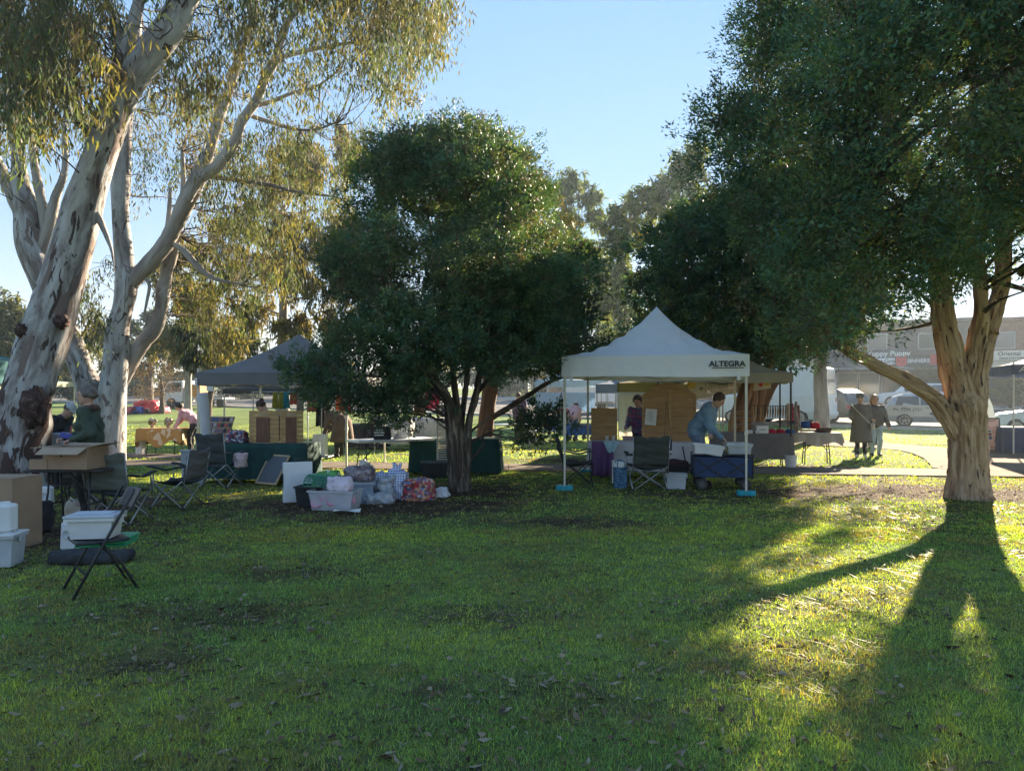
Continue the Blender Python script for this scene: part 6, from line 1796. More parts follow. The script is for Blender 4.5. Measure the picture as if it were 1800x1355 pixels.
# clothes hung on the rail behind the grey gazebo
rail = thing('clothes_rail', 'long metal clothes rail behind the grey gazebo', 'rail', (PX(505, 18.9), 18.9, 0), R(-3))
for x_ in (-0.9, 0.9): MB().tube([(x_, 0, 0), (x_, 0, 1.72)], 0.016, 8).build('post', m_steel, rail)
MB().tube([(-0.95, 0, 1.72), (0.95, 0, 1.72)], 0.014, 8).build('bar', m_steel, rail)
for x_ in (-0.9, 0.9): MB().bar((x_, -0.3, 0.02), (x_, 0.3, 0.02), 0.03).build('foot', m_steel, rail)
for k, (x, wd, dp_, c_, lb, nm) in enumerate(((484, 8, 0.42, (0.26, 0.27, 0.04), 'lime yellow apron hanging on the clothes rail', 'apron'), (494, 7, 0.44, (0.24, 0.26, 0.05), 'yellow green apron hanging right of the lime one', 'apron'), (503, 9, 0.42, (0.03, 0.22, 0.30), 'teal apron hanging on the clothes rail', 'apron'), (516, 10, 0.32, (0.40, 0.12, 0.09), 'coral red bag hanging on the clothes rail', 'bag'),
                                             (528, 9, 0.5, (0.30, 0.28, 0.28), 'grey shirt hanging at the end of the clothes rail', 'shirt'))):
    hang(nm, lb, nm, P(x - wd / 2, 689, 18.85), P(x + wd / 2, 689, 18.85), dp_, M('garment_' + str(k), c_, 0.85, 0.12, 5, trans=0.35), 0.02, 2, k, thick=0.008, taper=1.5, group='garments on the rail')
rail2 = thing('clothes_rail', 'garment rail among the leaves under the bushy tree', 'rail', (PX(590, 20.4), 20.4, 0), R(-3))
for x_ in (-1.1, 1.1): MB().tube([(x_, 0, 0), (x_, 0, 1.72)], 0.016, 8).build('post', m_steel, rail2)
MB().tube([(-1.15, 0, 1.72), (1.15, 0, 1.72)], 0.014, 8).build('bar', m_steel, rail2)
for k, (x, wd, dp_, c_, lb) in enumerate(((548, 12, 0.5, (0.45, 0.08, 0.07), 'red garment hanging behind the left leaves'), (562, 10, 0.9, (0.02, 0.02, 0.022), 'black coat hanging left of the brown coated person'), (572, 12, 0.95, (0.03, 0.03, 0.035), 'black patterned coat hanging above the white cabinet'), (598, 12, 0.5, (0.55, 0.17, 0.05), 'orange garment hanging above the brown coat'), (612, 8, 0.5, (0.45, 0.09, 0.06), 'dark orange garment hanging right of the orange one'))):
    hang('garment', lb, 'garment', P(x - wd / 2, 692, 20.3), P(x + wd / 2, 692, 20.3), dp_, M('garment2_' + str(k), c_, 0.85, 0.12, 5, trans=0.35), 0.025, 2, k + 3, thick=0.01, taper=1.4, group='garments on the far rail')
hang('red_garment', 'bright red and magenta top hanging behind the clustered stems', 'garment', P(748, 690, 24), P(772, 690, 24), 0.55, M('magenta_cloth', (0.50, 0.03, 0.10), 0.8, 0.3, 6, trans=0.4), 0.03, 2, 4)
hang('orange_garment', 'orange and white top hanging left of the magenta one', 'garment', P(728, 700, 24), P(748, 700, 24), 0.55, M('orange_cloth', (0.55, 0.26, 0.12), 0.8, 0.3, 6, trans=0.4), 0.03, 2, 5)
wcab = thing('cabinet', 'narrow white cabinet standing on the trolley', 'cabinet', (PX(563, 18.6), 18.6, 0.1), R(-4))
for s_ in (-1, 1): MB().box((s_ * 0.075, 0, 0.27), (0.147, 0.28, 0.54)).build('door_panel', m_whiteplas, wcab, bevel=0.004)
bx_ = thing('black_case', 'black slatted case on the trolley left of the white cabinet', 'case', (PX(537, 18.6), 18.6, 0.1), R(-4))
for k in range(3): MB().box((0, 0, 0.055 + 0.11 * k), (0.42, 0.3, 0.10)).build('tier', m_blackplas if k != 1 else M('case_band', (0.25, 0.22, 0.18), 0.5), bx_, bevel=0.006)
tr_ = thing('flat_trolley', 'flat black trolley carrying the white cabinet', 'trolley', (PX(550, 18.6), 18.6, 0), R(-4))
MB().box((0, 0, 0.08), (0.95, 0.45, 0.03)).build('deck', m_steel, tr_, bevel=0.004)
for x_ in (-0.4, 0.4):
    for y_ in (-0.18, 0.18): MB().lathe([(0.032, -0.012), (0.032, 0.012)], n=12).build('wheel', m_blackplas, tr_, loc=(x_, y_, 0.033), rot=(PI / 2, 0, 0))
# ---- centre lawn things
def wire_stool(label, c, yaw, mat):
    t = thing('folding_stand', label, 'stand', (c[0], c[1], 0), yaw)
    for s_ in (-1, 1):
        MB().bar((-0.4, s_ * 0.2, 0.02), (0.3, s_ * 0.2, 0.75), 0.03).build('leg', mat, t); MB().bar((0.4, s_ * 0.23, 0.02), (-0.3, s_ * 0.23, 0.75), 0.03).build('leg', mat, t)
    MB().bar((-0.4, -0.2, 0.03), (-0.4, 0.2, 0.03), 0.025).build('bar', mat, t); MB().bar((0.4, -0.23, 0.03), (0.4, 0.23, 0.03), 0.025).build('bar', mat, t)
    return t
wire_stool('pale folding stand lying open on the lawn by the low sprig', (PX(938, 24.6), 24.6), R(20), m_legw)
m_bch = M('royal_blue_cloth', (0.03, 0.10, 0.36), 0.8, 0.15, 6)
camp_chair('royal blue camp chair on the sunlit lawn left of the tent leg', (PX(965, 26), 26), R(160), m_bch, frame=m_steel, high=0.85)
wg2 = copy_tree(wg); wg2.location = (PX(1019, 26.5), 26.5, 0); wg2.rotation_euler = (0, 0, R(25)); wg2['label'] = 'royal blue folding wagon on the lawn beyond the white tent'
for ch in wg2.children:
    if ch.name.startswith('fabric_tub'):
        ch.data = ch.data.copy(); ch.data.materials[0] = m_bch
table('small white folding table on the lawn left of the tent leg', (PX(955, 24.0), 24.0), R(5), 0.9, 0.5, 0.5, m_whiteplas, m_legw)
table('plain white folding table behind the reddish trunk', (PX(900, 23.0), 23.0), R(2), 1.5, 0.6, 0.74, m_whiteplas, m_steel)
sack('black rubbish bag on the lawn behind the low sprig', (PX(925, 25), 25.0), 0.3, 0.25, 0.2, m_blackcl, 51, amp=0.04, h=0.03)
sack('yellow bag beside the black rubbish bag on the lawn', (PX(915, 24.6), 24.6), 0.16, 0.14, 0.16, M('yellow_bag', (0.42, 0.30, 0.06), 0.7), 52, amp=0.02, h=0.02)
bn_ = thing('wheelie_bin', 'dark green wheelie bin with a red lid beyond the white tent', 'bin', (PX(1000, 31), 31, terr(31)), R(10))
MB().box((0, 0, 0.5), (0.9, 0.7, 0.95), taper=0.85).build('body', M('bin_green', (0.07, 0.09, 0.08), 0.5), bn_, bevel=0.03)
MB().box((0, 0, 1.02), (0.96, 0.76, 0.09)).build('lid', M('bin_red', (0.40, 0.05, 0.06), 0.5), bn_, bevel=0.03)
for s_ in (-1, 1): MB().lathe([(0.1, -0.03), (0.1, 0.03)], n=14).build('wheel', m_blackplas, bn_, loc=(s_ * 0.35, 0.3, 0.1), rot=(0, PI / 2, 0))

# ------------------------------------------------------------------ left foreground
lt = (PX(128, 8.85), 8.9)
table('dark trestle table carrying the open cardboard box', lt, R(3), 0.92, 0.55, 0.735, M('dark_table_top', (0.05, 0.045, 0.042), 0.6), m_black, th=0.03)
bxo = carton('open cardboard box with spread flaps on the dark trestle table', (PX(134, 8.8), 8.8), R(-4), 0.54, 0.40, 0.26, z0=0.742, flaps=(-0.45, 0.25, 0.10, -0.05), fl=0.17)
disc('printed_mark', -0.04, 0.17, 0.02, m_ink, bxo, y=-0.40 / 2 - 0.009); MB().box((0.02, -0.40 / 2 - 0.007, 0.17), (0.05, 0.004, 0.008)).build('printed_mark', m_ink, bxo)
carton('small cardboard tray beside the open box on the dark table', (PX(80, 8.75), 8.75), R(4), 0.2, 0.3, 0.12, z0=0.742, flaps=(None, None, None, None))
o = MB().box((0, 0, 0.03), (0.14, 0.2, 0.06)).build('black_packet', m_blackplas, None, bevel=0.01)
place(tag(o, 'black packet lying in the small cardboard tray', 'packet'), (PX(80, 8.75), 8.75), 0.2, 0.80)
carton('tall closed cardboard box standing at the picture edge under the leaning gum', (PX(-2, 7.75), 7.8), R(-5), 0.58, 0.42, 0.745, closed=True)
hex_ = thing('canister', 'white plastic canister on top of the white tub', 'canister', (PX(8, 6.95), 6.95, 0.325), R(10))
MB().lathe([(0.10, 0), (0.115, 0.02), (0.115, 0.235), (0.10, 0.255), (0.0, 0.255)], n=8).build('body', m_whiteplas, hex_, bevel=0.012)
MB().lathe([(0.05, 0.255), (0.05, 0.275), (0.0, 0.275)], n=14).build('lid', m_whiteplas, hex_)
tub('white lidded tub on the grass before the tall cardboard box', (PX(2, 6.95), 6.95), R(8), 0.32, 0.26, 0.29, m_clearplas, m_whiteplas, taper=0.88)
def leg_weight(label, c, yaw, z0=0.0):
    t = thing('leg_weight', label, 'weight', (c[0], c[1], z0), yaw, 'white gazebo leg weights')
    MB().box((0, 0, 0.15), (0.16, 0.12, 0.30), Matrix.Identity(3), taper=1.12).build('body', m_whiteplas, t, bevel=0.03, seg=3)
    MB().lathe([(0.05, 0), (0.05, 0.012), (0.036, 0.012), (0.03, 0.004)], n=18).build('dial', M('weight_grey', (0.52, 0.53, 0.55), 0.4), t, loc=(0, -0.062, 0.17), rot=(PI / 2, 0, 0), smooth=False)
    MB().lathe([(0.02, 0), (0.02, 0.02)], n=12).build('cap', m_whiteplas, t, loc=(0.03, 0, 0.30))
    return t
leg_weight('white plastic leg weight behind the black folding chair', (PX(120, 7.6), 7.65), R(-6))
leg_weight('white plastic leg weight under the dark trestle table', (PX(82, 10.6), 10.6), R(10))
camp_chair_1 = camp_chair('grey green camp chair with pale logo seen from behind, beside the dark table', (PX(208, 9.25), 9.3), R(-6), m_chgrey, m_chtrim, frame=m_steel, high=0.905, w=0.56)
lg = thing('logo', None, None); bpy.data.objects.remove(lg)
MB().box((-0.04, -0.385, 0.845), (0.018, 0.003, 0.018), Matrix.Rotation(R(45), 3, 'Y')).build('logo_print', m_sheet, camp_chair_1)
MB().box((0.0, -0.385, 0.845), (0.02, 0.003, 0.02), Matrix.Rotation(R(45), 3, 'Y')).build('logo_print', m_sheet, camp_chair_1)
MB().box((0.06, -0.385, 0.846), (0.07, 0.003, 0.014)).build('logo_print', M('logo_orange', (0.55, 0.30, 0.10), 0.7), camp_chair_1)
camp_chair('low grey and black camp chair facing the leaning gum, between two taller chairs', (PX(312, 10.6), 10.6), R(82), M('grey_chair_cloth', (0.12, 0.118, 0.122), 0.85, 0.15, 7, bump=0.3, bscale=14), m_chtrim, frame=m_steel, high=0.84, w=0.52, dims=(0.40, 0.50))
camp_chair('folded-down dark camp stool by the dark trestle table', (PX(143, 9.9), 10.0), R(20), m_chb, frame=m_black, high=0.62, w=0.46, dims=(0.42, 0.42))
tote = thing('canvas_tote', 'cream canvas tote bag with rope handles under the dark table', 'bag', (PX(140, 9.5), 9.5, 0), R(-5))
sdf_o = sdf_obj('body', [rbox((0, 0, 0.13), (0.17, 0.08, 0.13), 0.05)], [M('canvas', (0.42, 0.37, 0.30), 0.9, 0.12, 10)], tote, 0.014, 0.03, noise=lambda X: 0.012 * wob(X, 22, 1.0))
for s_ in (-1, 1):
    MB().tube([(-0.07, s_ * 0.05, 0.24), (-0.06, s_ * 0.09, 0.30), (0.0, s_ * 0.11, 0.27), (0.04, s_ * 0.10, 0.19), (0.07, s_ * 0.05, 0.24)], 0.010, 7).build('handle', M('rope', (0.55, 0.52, 0.46), 0.9), tote, smooth=True)
sack('black duffel bag slumped against the tall cardboard box', (PX(68, 8.6), 8.6), 0.10, 0.16, 0.22, m_blackcl, 61, 'duffel_bag', amp=0.02, h=0.02)
sack('long black carry bag lying under the black folding chair', (PX(162, 7.05), 7.05), 0.37, 0.12, 0.058, m_blackcl, 62, 'carry_bag', yaw=R(4), amp=0.028, h=0.02)
# folding chair with tub
fc = thing('folding_chair', 'black metal folding chair holding a white tub on the near lawn', 'chair', (-3.40, 6.05, 0), math.atan2(0.75, -0.65))
x_, fd, bd_ = 0.20, 0.24, -0.22
for s_ in (-1, 1):
    MB().tube([(s_ * x_, fd, 0.0), (s_ * x_, 0.03, 0.40), (s_ * x_, -0.19, 0.80), (s_ * (x_ - 0.03), -0.205, 0.835)], 0.012, 8).build('main_leg', m_black, fc, smooth=True)
    MB().tube([(s_ * (x_ - 0.03), bd_ - 0.02, 0.0), (s_ * (x_ - 0.03), -0.10, 0.26), (s_ * (x_ - 0.03), 0.05, 0.425)], 0.011, 8).build('rear_leg', m_black, fc, smooth=True)
MB().bar((-x_, 0.145, 0.18), (x_, 0.145, 0.18), 0.014).build('stretcher', m_black, fc)
MB().bar((-x_ + 0.03, -0.19, 0.12), (x_ - 0.03, -0.19, 0.12), 0.014).build('stretcher', m_black, fc)
MB().grid(lambda u, v: ((v - 0.5) * 0.39, -0.17 + 0.38 * u, 0.43 - 0.012 * math.sin(PI * u) * math.sin(PI * v)), 8, 8).build('seat', m_black, fc, smooth=True, solid=0.022)
MB().grid(lambda u, v: ((v - 0.5) * 0.40, -0.17 - 0.075 * u - 0.04 * (1 - (2 * v - 1) ** 2), 0.66 + 0.165 * u - 0.02 * (2 * v - 1) ** 4 * u), 10, 12).build('backrest', m_black, fc, smooth=True, solid=0.016)
ct = tub('white tub with grey lid resting on the black folding chair', (PX(166, 6.0), 6.02), R(8), 0.35, 0.25, 0.17, M('milky_plastic', (0.60, 0.62, 0.64), 0.35, 0.06, 6), M('grey_blue_lid', (0.46, 0.50, 0.57), 0.3, 0.06, 6), z0=0.447, taper=0.86)
m_grn = M('green_mat', (0.02, 0.28, 0.14), 0.5, 0.1, 6)
gm_ = thing('green_mat', 'bright green folded mat under the seat of the black folding chair', 'mat', (PX(182, 6.25), 6.3, 0.33), R(8))
for k in range(3): MB().box((0.01 * k, 0, 0.012 + 0.026 * k), (0.40, 0.3, 0.022)).build('fold', m_grn, gm_, bevel=0.006)
# ---- left background stalls
m_tealc = M('teal_canopy_cloth', (0.02, 0.12, 0.14), 0.8, 0.1, 3, trans=0.2)
gazebo('dark teal gazebo at the left picture edge behind the leaning gum', (PX(88, 16.6) - 3.0, 13.6), R(0), 3.0, 3.0, 1.87, 2.33, 3.0, m_tealc, m_steel, seed=9)
gazebo('small cream gazebo seen between the two gums', (PX(133, 29) - 3.0, 26), R(0), 3.0, 3.0, 1.98, 2.16, 2.75, M('cream_canopy_cloth', (0.52, 0.50, 0.40), 0.8, 0.06, 3, trans=0.35), m_legw, seed=10)
table('stall table behind the man in the green jacket', (PX(92, 11.8), 11.9), R(2), 1.1, 0.6, 0.74, m_whiteplas, m_black)
tub('clear storage tub on the stall table behind the open cardboard box', (PX(108, 11.7), 11.75), R(3), 0.36, 0.3, 0.24, m_clearplas, M('blue_grey_lid', (0.25, 0.32, 0.42), 0.4), z0=0.745)
sack('pink and white cloth bundle near the foot of the leaning gum', (PX(88, 11.9), 11.6), 0.12, 0.12, 0.16, M('pink_white_bundle', (0, 0, 0)), 66, 'bundle', 'bundle', z0=0.745, amp=0.02, h=0.02)
yt = (PX(290, 20.3), 20.3)
table('stall table under the mustard cloth', yt, R(2), 1.15, 0.7, 0.72, m_whiteplas)
drape('mustard floral cloth over the stall table of the woman in pink', yt, R(2), 1.2, 0.74, 0.725, mat_cells('mustard_floral', [(0.36, 0.20, 0.05), (0.33, 0.19, 0.05), (0.38, 0.22, 0.07), (0.35, 0.2, 0.05), (0.36, 0.20, 0.05), (0.52, 0.45, 0.35)], 7), drop=0.42, npl=3, uneven=0.10)
o = thing('bin', 'white bin beside the mustard cloth table', 'bin', (PX(247, 20.2), 20.2, 0), 0)
MB().box((0, 0, 0.24), (0.22, 0.22, 0.48), taper=0.85).build('body', m_whiteplas, o, bevel=0.02)
for k, x in enumerate((268, 296)):
    t = thing('flower_pot', ('flower posy on the left of the mustard table', 'flower posy on the right of the mustard table')[k], 'flowers', (PX(x, 20.3), 20.3, 0.735), 0)
    MB().lathe([(0.05, 0), (0.07, 0.1), (0.06, 0.1)], n=12).build('pot', m_steel, t)
    sdf_obj('posy', [ell((0, 0, 0.17), (0.11, 0.1, 0.1), 0)], [mat_cells('posy' + str(k), [(0.05, 0.12, 0.04), (0.55, 0.5, 0.5), (0.08, 0.15, 0.05), (0.35, 0.12, 0.12)], 40)], t, 0.016, 0.03, noise=lambda X: 0.03 * wob(X, 40, k))
for k, (x, c_, lb) in enumerate(((222, (0.5, 0.09, 0.10), 'red and white checked inflatable heap, the leftmost on the far lawn'), (236, (0.05, 0.09, 0.35), 'blue deflated inflatable between two red ones'), (250, (0.62, 0.04, 0.05), 'large bright red inflatable heap on the far lawn'), (270, (0.45, 0.05, 0.10), 'low dark red inflatable heap, the rightmost'))):
    sack(lb, (PX(x, 46), 46 + 0.3 * k), 0.55 if k != 2 else 0.75, 0.5, 0.26 if k != 2 else 0.5, M('inflatable_' + str(k), c_, 0.4, 0.2, 2), 70 + k, 'inflatable', 'inflatable', z0=terr(46), amp=0.08, h=0.07, group='deflated inflatables on the far lawn')
# ---- navy stall at the right edge
gzn = gazebo('navy gazebo at the right picture edge with a white emblem', (PX(1780, 20), 20), R(-20), 3.0, 3.0, 2.2, 2.48, 3.1, m_navycan, m_legw, seed=12)
for a_, b_ in (((0.14, 2.27), (0.24, 2.41)), ((0.24, 2.41), (0.33, 2.37)), ((0.33, 2.37), (0.20, 2.32))):
    MB().bar((a_[0], -0.055, a_[1]), (b_[0], -0.055, b_[1]), 0.006, 0.016).build('emblem', m_sheet, gzn)
nt2 = (PX(1800, 20.4) + 0.25, 20.4)
table('stall table under the navy cloth at the right edge', nt2, R(-20), 1.5, 0.7, 0.74, m_whiteplas)
drape('navy cloth over the stall table at the right edge', nt2, R(-20), 1.55, 0.74, 0.745, M('navy_tablecloth', (0.035, 0.05, 0.105), 0.85, 0.15, 4), drop=0.70, npl=4, pleat=0.03, flare=0.08)
af = thing('a_frame_sign', 'pale pink pavement A-frame sign with jar picture behind the thick trunk', 'sign', (PX(1738, 20.9), 20.9, 0.026), R(-14))
tf = Matrix.Rotation(R(-12), 3, 'X')
def AF(x, y, z): return tf @ Vector((x, y, z))
for x0 in (-0.33, 0.33): MB().box(AF(x0, 0, 0.49), (0.025, 0.03, 0.98), tf).build('frame_post', m_black, af)
for z_ in (0.03, 0.965): MB().box(AF(0, 0, z_), (0.636, 0.028, 0.035), tf).build('frame_rail', m_black, af)
MB().box(AF(0, 0, 0.5), (0.636, 0.012, 0.90), tf).build('panel', M('pink_panel', (0.62, 0.47, 0.42), 0.6, 0.04, 3, trans=0.2), af)
tb2 = Matrix.Rotation(R(12), 3, 'X')
for x0 in (-0.33, 0.33): MB().box(Vector((x0, 0.40, 0)) + tb2 @ Vector((0, 0, 0.49)), (0.025, 0.03, 0.98), tb2).build('back_post', m_black, af)
rt_ = (PI / 2 - R(12), 0, 0)
text('lettering', 'Le Bourbon?', 0.085, m_ink, af, AF(0.02, -0.012, 0.90), rot=rt_)
text('lettering', 'Melbourne made', 0.062, M('brown_ink', (0.16, 0.08, 0.07), 0.7), af, AF(0.02, -0.012, 0.14), rot=rt_)
for nm, x_, z_, w_, h_, c_ in (('jar_print', 0.03, 0.48, 0.17, 0.34, (0.66, 0.60, 0.58)), ('jar_lid_print', 0.0, 0.70, 0.15, 0.03, (0.55, 0.16, 0.10)), ('label_print', 0.04, 0.40, 0.13, 0.09, (0.10, 0.14, 0.26)), ('label_print', 0.05, 0.50, 0.11, 0.06, (0.25, 0.05, 0.05)), ('label_print', 0.03, 0.59, 0.12, 0.05, (0.14, 0.15, 0.2))):
    MB().box(AF(x_, -0.009 - 0.002 * (nm == 'label_print'), z_), (w_, 0.004, h_), tf).build(nm, M('print_%d' % int(1000 * c_[0] + 10 * c_[1] * 100), c_, 0.7), af)
for k in range(6): MB().box(AF(0.21 if k % 2 else -0.2, -0.009, 0.36 + 0.07 * k), (0.12, 0.003, 0.008), tf).build('note_line', M('brown_ink', (0, 0, 0)), af)
fl_ = thing('feather_banner', 'tall white teardrop banner behind the A-frame sign', 'banner', (PX(1733, 24.5), 24.5, 0.0), R(-10))
MB().tube([(0, 0, 0), (0, 0, 1.2), (0.02, 0, 1.7)], 0.015, 8).build('pole', m_steel, fl_)
MB().prism([(0.0, 0.55), (0.30, 0.6), (0.28, 0.95), (0.2, 1.3), (0.1, 1.55), (0.0, 1.7)], 1, -0.004, 0.004).build('flag', m_white, fl_)

# ================================================================== PEOPLE
def unitv(v):
    v = np.asarray(v, float); return v / (np.linalg.norm(v) + 1e-9)
def ik(a, b, l1, l2, hint):
    a, b = np.asarray(a, float), np.asarray(b, float)
    d = b - a; L = np.linalg.norm(d)
    if L > (l1 + l2) * 0.995:
        b = a + d / L * (l1 + l2) * 0.995; d = b - a; L = np.linalg.norm(d)
    x = (l1 * l1 - l2 * l2 + L * L) / (2 * L)
    h = math.sqrt(max(l1 * l1 - x * x, 0))
    n = d / L
    hv = np.asarray(hint, float); hv = unitv(hv - n * hv.dot(n))
    return a + n * x + hv * h, b
def rot_pitch(p, c, an, ax='x'):
    p = np.asarray(p, float) - c
    ca, sa = math.cos(an), math.sin(an)
    y, z = p[1] * ca + p[2] * sa, -p[1] * sa + p[2] * ca
    return np.array([p[0], y, z]) + c
def hand(wrist, fwd, up, side, hold, m=0):
    """palm, four unequal curled fingers and a thumb leaving the side of the palm"""
    f, u = unitv(fwd), np.asarray(up, float)
    u = unitv(u - f * u.dot(f)); s = np.cross(f, u) * side
    w = np.asarray(wrist, float)
    pr = [cap(w, w + f * 0.075, 0.026, 0.030, m, (u, 0.55))]
    for k, ln in enumerate((0.068, 0.078, 0.072, 0.056)):
        b = w + f * 0.085 + s * (0.030 - 0.020 * k)
        c = math.radians(20 + 55 * hold)
        d1 = unitv(f * math.cos(c) - u * math.sin(c)); d2 = unitv(f * math.cos(c * 1.9) - u * math.sin(c * 1.9))
        mid = b + d1 * ln * 0.5
        pr += [cap(b, mid, 0.0098, 0.009, m, None, 0.006), cap(mid, mid + d2 * ln * 0.5, 0.009, 0.0075, m, None, 0.006)]
    tb = w + f * 0.025 + s * 0.028
    tm = tb + unitv(s * 0.8 + f * 0.7 - u * 0.3 * hold) * 0.035
    pr += [cap(tb, tm, 0.012, 0.011, m, None, 0.008), cap(tm, tm + unitv(f * 0.8 + s * (0.3 - 0.5 * hold) - u * 0.5 * hold) * 0.032, 0.011, 0.008, m, None, 0.008)]
    return sdf_mesh(pr, 0.0058, 0.012, pad=0.02)
def person(label, loc, yaw, H=1.72, bend=0.0, head_pitch=0.0, head_yaw=0.0, hands=((-0.28, 0.12, 0.86), (0.28, 0.12, 0.86)), feet=((-0.10, 0.0), (0.10, 0.06)), mats=None, bulk=1.0, skirt=None, hair=None, hat=None,
           h=0.015, fine=True, hold=0.5, knee=0.0, hood=False, z0=0.0, lean=0.0, fold=0.017, shoulder=0.185):
    """faces local +Y; mats: skin, top, trousers, shoes"""
    t = thing('person', label, 'person', (loc[0], loc[1], z0), yaw)
    s = H / 1.72
    mats = list(mats) + [m_eye]
    pel = np.array([lean, -0.12 * math.sin(bend) - 0.0, 0.93 * s - knee])
    def B(p, an=bend): return rot_pitch(np.asarray(p, float) + pel, pel, an)
    chest = B((0, 0, 0.30 * s)); neck = B((0, -0.01, 0.50 * s)); waist = B((0, 0, 0.10 * s), bend * 0.6)
    hb = bend * 0.85 + head_pitch
    hc = neck + np.array([math.sin(head_yaw) * 0.02, math.sin(hb) * 0.165, math.cos(hb) * 0.165]) * s
    pr = []
    b = bulk
    side = np.array([1.0, 0, 0])
    # trunk
    pr += [cap(pel, waist, 0.125 * b, 0.120 * b, 1, (side, 1.32), 0.05), cap(waist, chest, 0.120 * b, 0.128 * b, 1, (side, 1.38), 0.06), cap(chest, B((0, -0.01, 0.42 * s)), 0.125 * b, 0.085 * b, 1, (side, 1.75), 0.06)]
    pr += [cap(neck - (hc - neck) * 0.35, hc, 0.056, 0.052, 0, None, 0.02)]
    for k, sx in enumerate((-1, 1)):
        sh = B((sx * shoulder * s, -0.01, 0.44 * s))
        hip = pel + np.array([sx * 0.09 * s, 0, -0.03])
        ft = np.array([feet[k][0], feet[k][1], 0.075])
        kn, ft2 = ik(hip, ft, 0.43 * s, 0.42 * s, (0, 1, 0))
        pr += [cap(hip, kn, 0.088 * (0.5 + 0.5 * b), 0.062 * (0.6 + 0.4 * b), 2, None, 0.03), cap(kn, ft2, 0.062 * (0.6 + 0.4 * b), 0.048 * (0.6 + 0.4 * b), 2, None, 0.03)]
        pr += [cap(ft2 + (0, -0.03, -0.03), ft2 + (sx * 0.02, 0.15, -0.042), 0.043, 0.034, 3, None, 0.02)]
        el, wr = ik(sh, hands[k], 0.29 * s, 0.25 * s, (sx * 0.28, -0.6, -0.75))
        pr += [cap(sh, el, 0.066 * b, 0.055 * b, 1, None, 0.035), cap(el, wr, 0.054 * b, 0.042 * b, 1, None, 0.025)]
        hands_dir = unitv(np.asarray(wr) - el)
        if k == 0: hd = [(wr, hands_dir, sx)]
        else: hd.append((wr, hands_dir, sx))
    parts = []
    for wr, hdn, sx in hd:
        if fine:
            parts.append(hand(wr + hdn * 0.01, hdn, (0, 0.2, 1), -sx, hold))
        else:
            pr += [cap(wr, wr + hdn * 0.10, 0.036, 0.026, 0, None, 0.015)]
    if hood:
        pr += [cap(B((-0.09, -0.09, 0.45 * s)), B((0.09, -0.09, 0.45 * s)), 0.075, 0.075, 1, None, 0.04), cap(B((0, -0.10, 0.40 * s)), B((0, -0.07, 0.52 * s)), 0.07, 0.06, 1, None, 0.04)]
    # head
    ch, sh_ = math.cos(hb), math.sin(hb); cy, sy = math.cos(head_yaw), math.sin(head_yaw)
    Rz = np.array([[cy, -sy, 0], [sy, cy, 0], [0, 0, 1]]); Rx = np.array([[1, 0, 0], [0, ch, sh_], [0, -sh_, ch]])
    RH = Rx @ Rz
    def Hd(x, y, z): return hc + RH @ (np.array([x, y, z]) * s)
    hp = [ell(hc, np.array([0.076, 0.096, 0.116]) * s, 0, RH, 0.02), ell(Hd(0, 0.022, -0.055), np.array([0.058, 0.068, 0.062]) * s, 0, RH, 0.03),
          cap(Hd(0, 0.092, 0.012), Hd(0, 0.112, -0.022), 0.010, 0.014, 0, None, 0.012), cap(Hd(-0.04, 0.082, 0.03), Hd(0.04, 0.082, 0.03), 0.014, 0.014, 0, None, 0.015),
          cap(Hd(-0.022, 0.084, -0.058), Hd(0.022, 0.084, -0.058), 0.011, 0.011, 0, None, 0.012), ell(Hd(0, 0.078, -0.095), (0.026, 0.022, 0.02), 0, RH, 0.02),
          ell(Hd(-0.079, 0.0, -0.01), (0.012, 0.02, 0.03), 0, RH, 0.008), ell(Hd(0.079, 0.0, -0.01), (0.012, 0.02, 0.03), 0, RH, 0.008)]
    hv = sdf_mesh(hp, 0.008, 0.02, pad=0.02)
    parts.append(hv)
    ev = sdf_mesh([ell(Hd(-0.031, 0.090, 0.010), (0.013, 0.008, 0.009), 4, RH), ell(Hd(0.031, 0.090, 0.010), (0.013, 0.008, 0.009), 4, RH), cap(Hd(-0.02, 0.097, -0.057), Hd(0.02, 0.097, -0.057), 0.0045, 0.0045, 4)], 0.004, 0.002, pad=0.01)
    parts.append((ev[0], ev[1], np.full(len(ev[1]), 4)))
    V, Q, mi = sdf_mesh(pr, h, 0.03, noise=lambda X: fold * (wob(X, 17, yaw) + 0.6 * wob(X, 34, yaw * 2 + 1)) * 0.8)
    for v2, q2, m2 in parts:
        Q = np.concatenate([Q, q2 + len(V)]); V = np.concatenate([V, v2]); mi = np.concatenate([mi, m2])
    link('body', np_mesh('body', V, Q, mat_idx=mi), t, mats, True)
    if hair:
        hm, length, vol = hair
        hpz = [ell(Hd(0, -0.018, 0.028), np.array([0.088, 0.100, 0.108]) * s * vol, 0, RH, 0.02)]
        if length > 0:
            for x in (-0.05, 0, 0.05):
                hpz.append(cap(Hd(x, -0.075, 0.0), Hd(x * 1.25, -0.085 - 0.05 * length, 0.0) + np.array([0, 0, -length]), 0.050, 0.032, 0, None, 0.04))
            for x in (-0.078, 0.078):
                hpz.append(cap(Hd(x, 0.0, 0.02), Hd(x * 1.15, 0.01, 0) + np.array([0, 0, -length * 0.8]), 0.032, 0.022, 0, None, 0.03))
        if length < 0:
            hpz.append(ell(Hd(0, -0.11, 0.085), (0.045, 0.045, 0.045), 0, None, 0.01))
        fc, nrm = Hd(0, 0.05, 0.045), RH @ np.array([0, 0.86, -0.5])
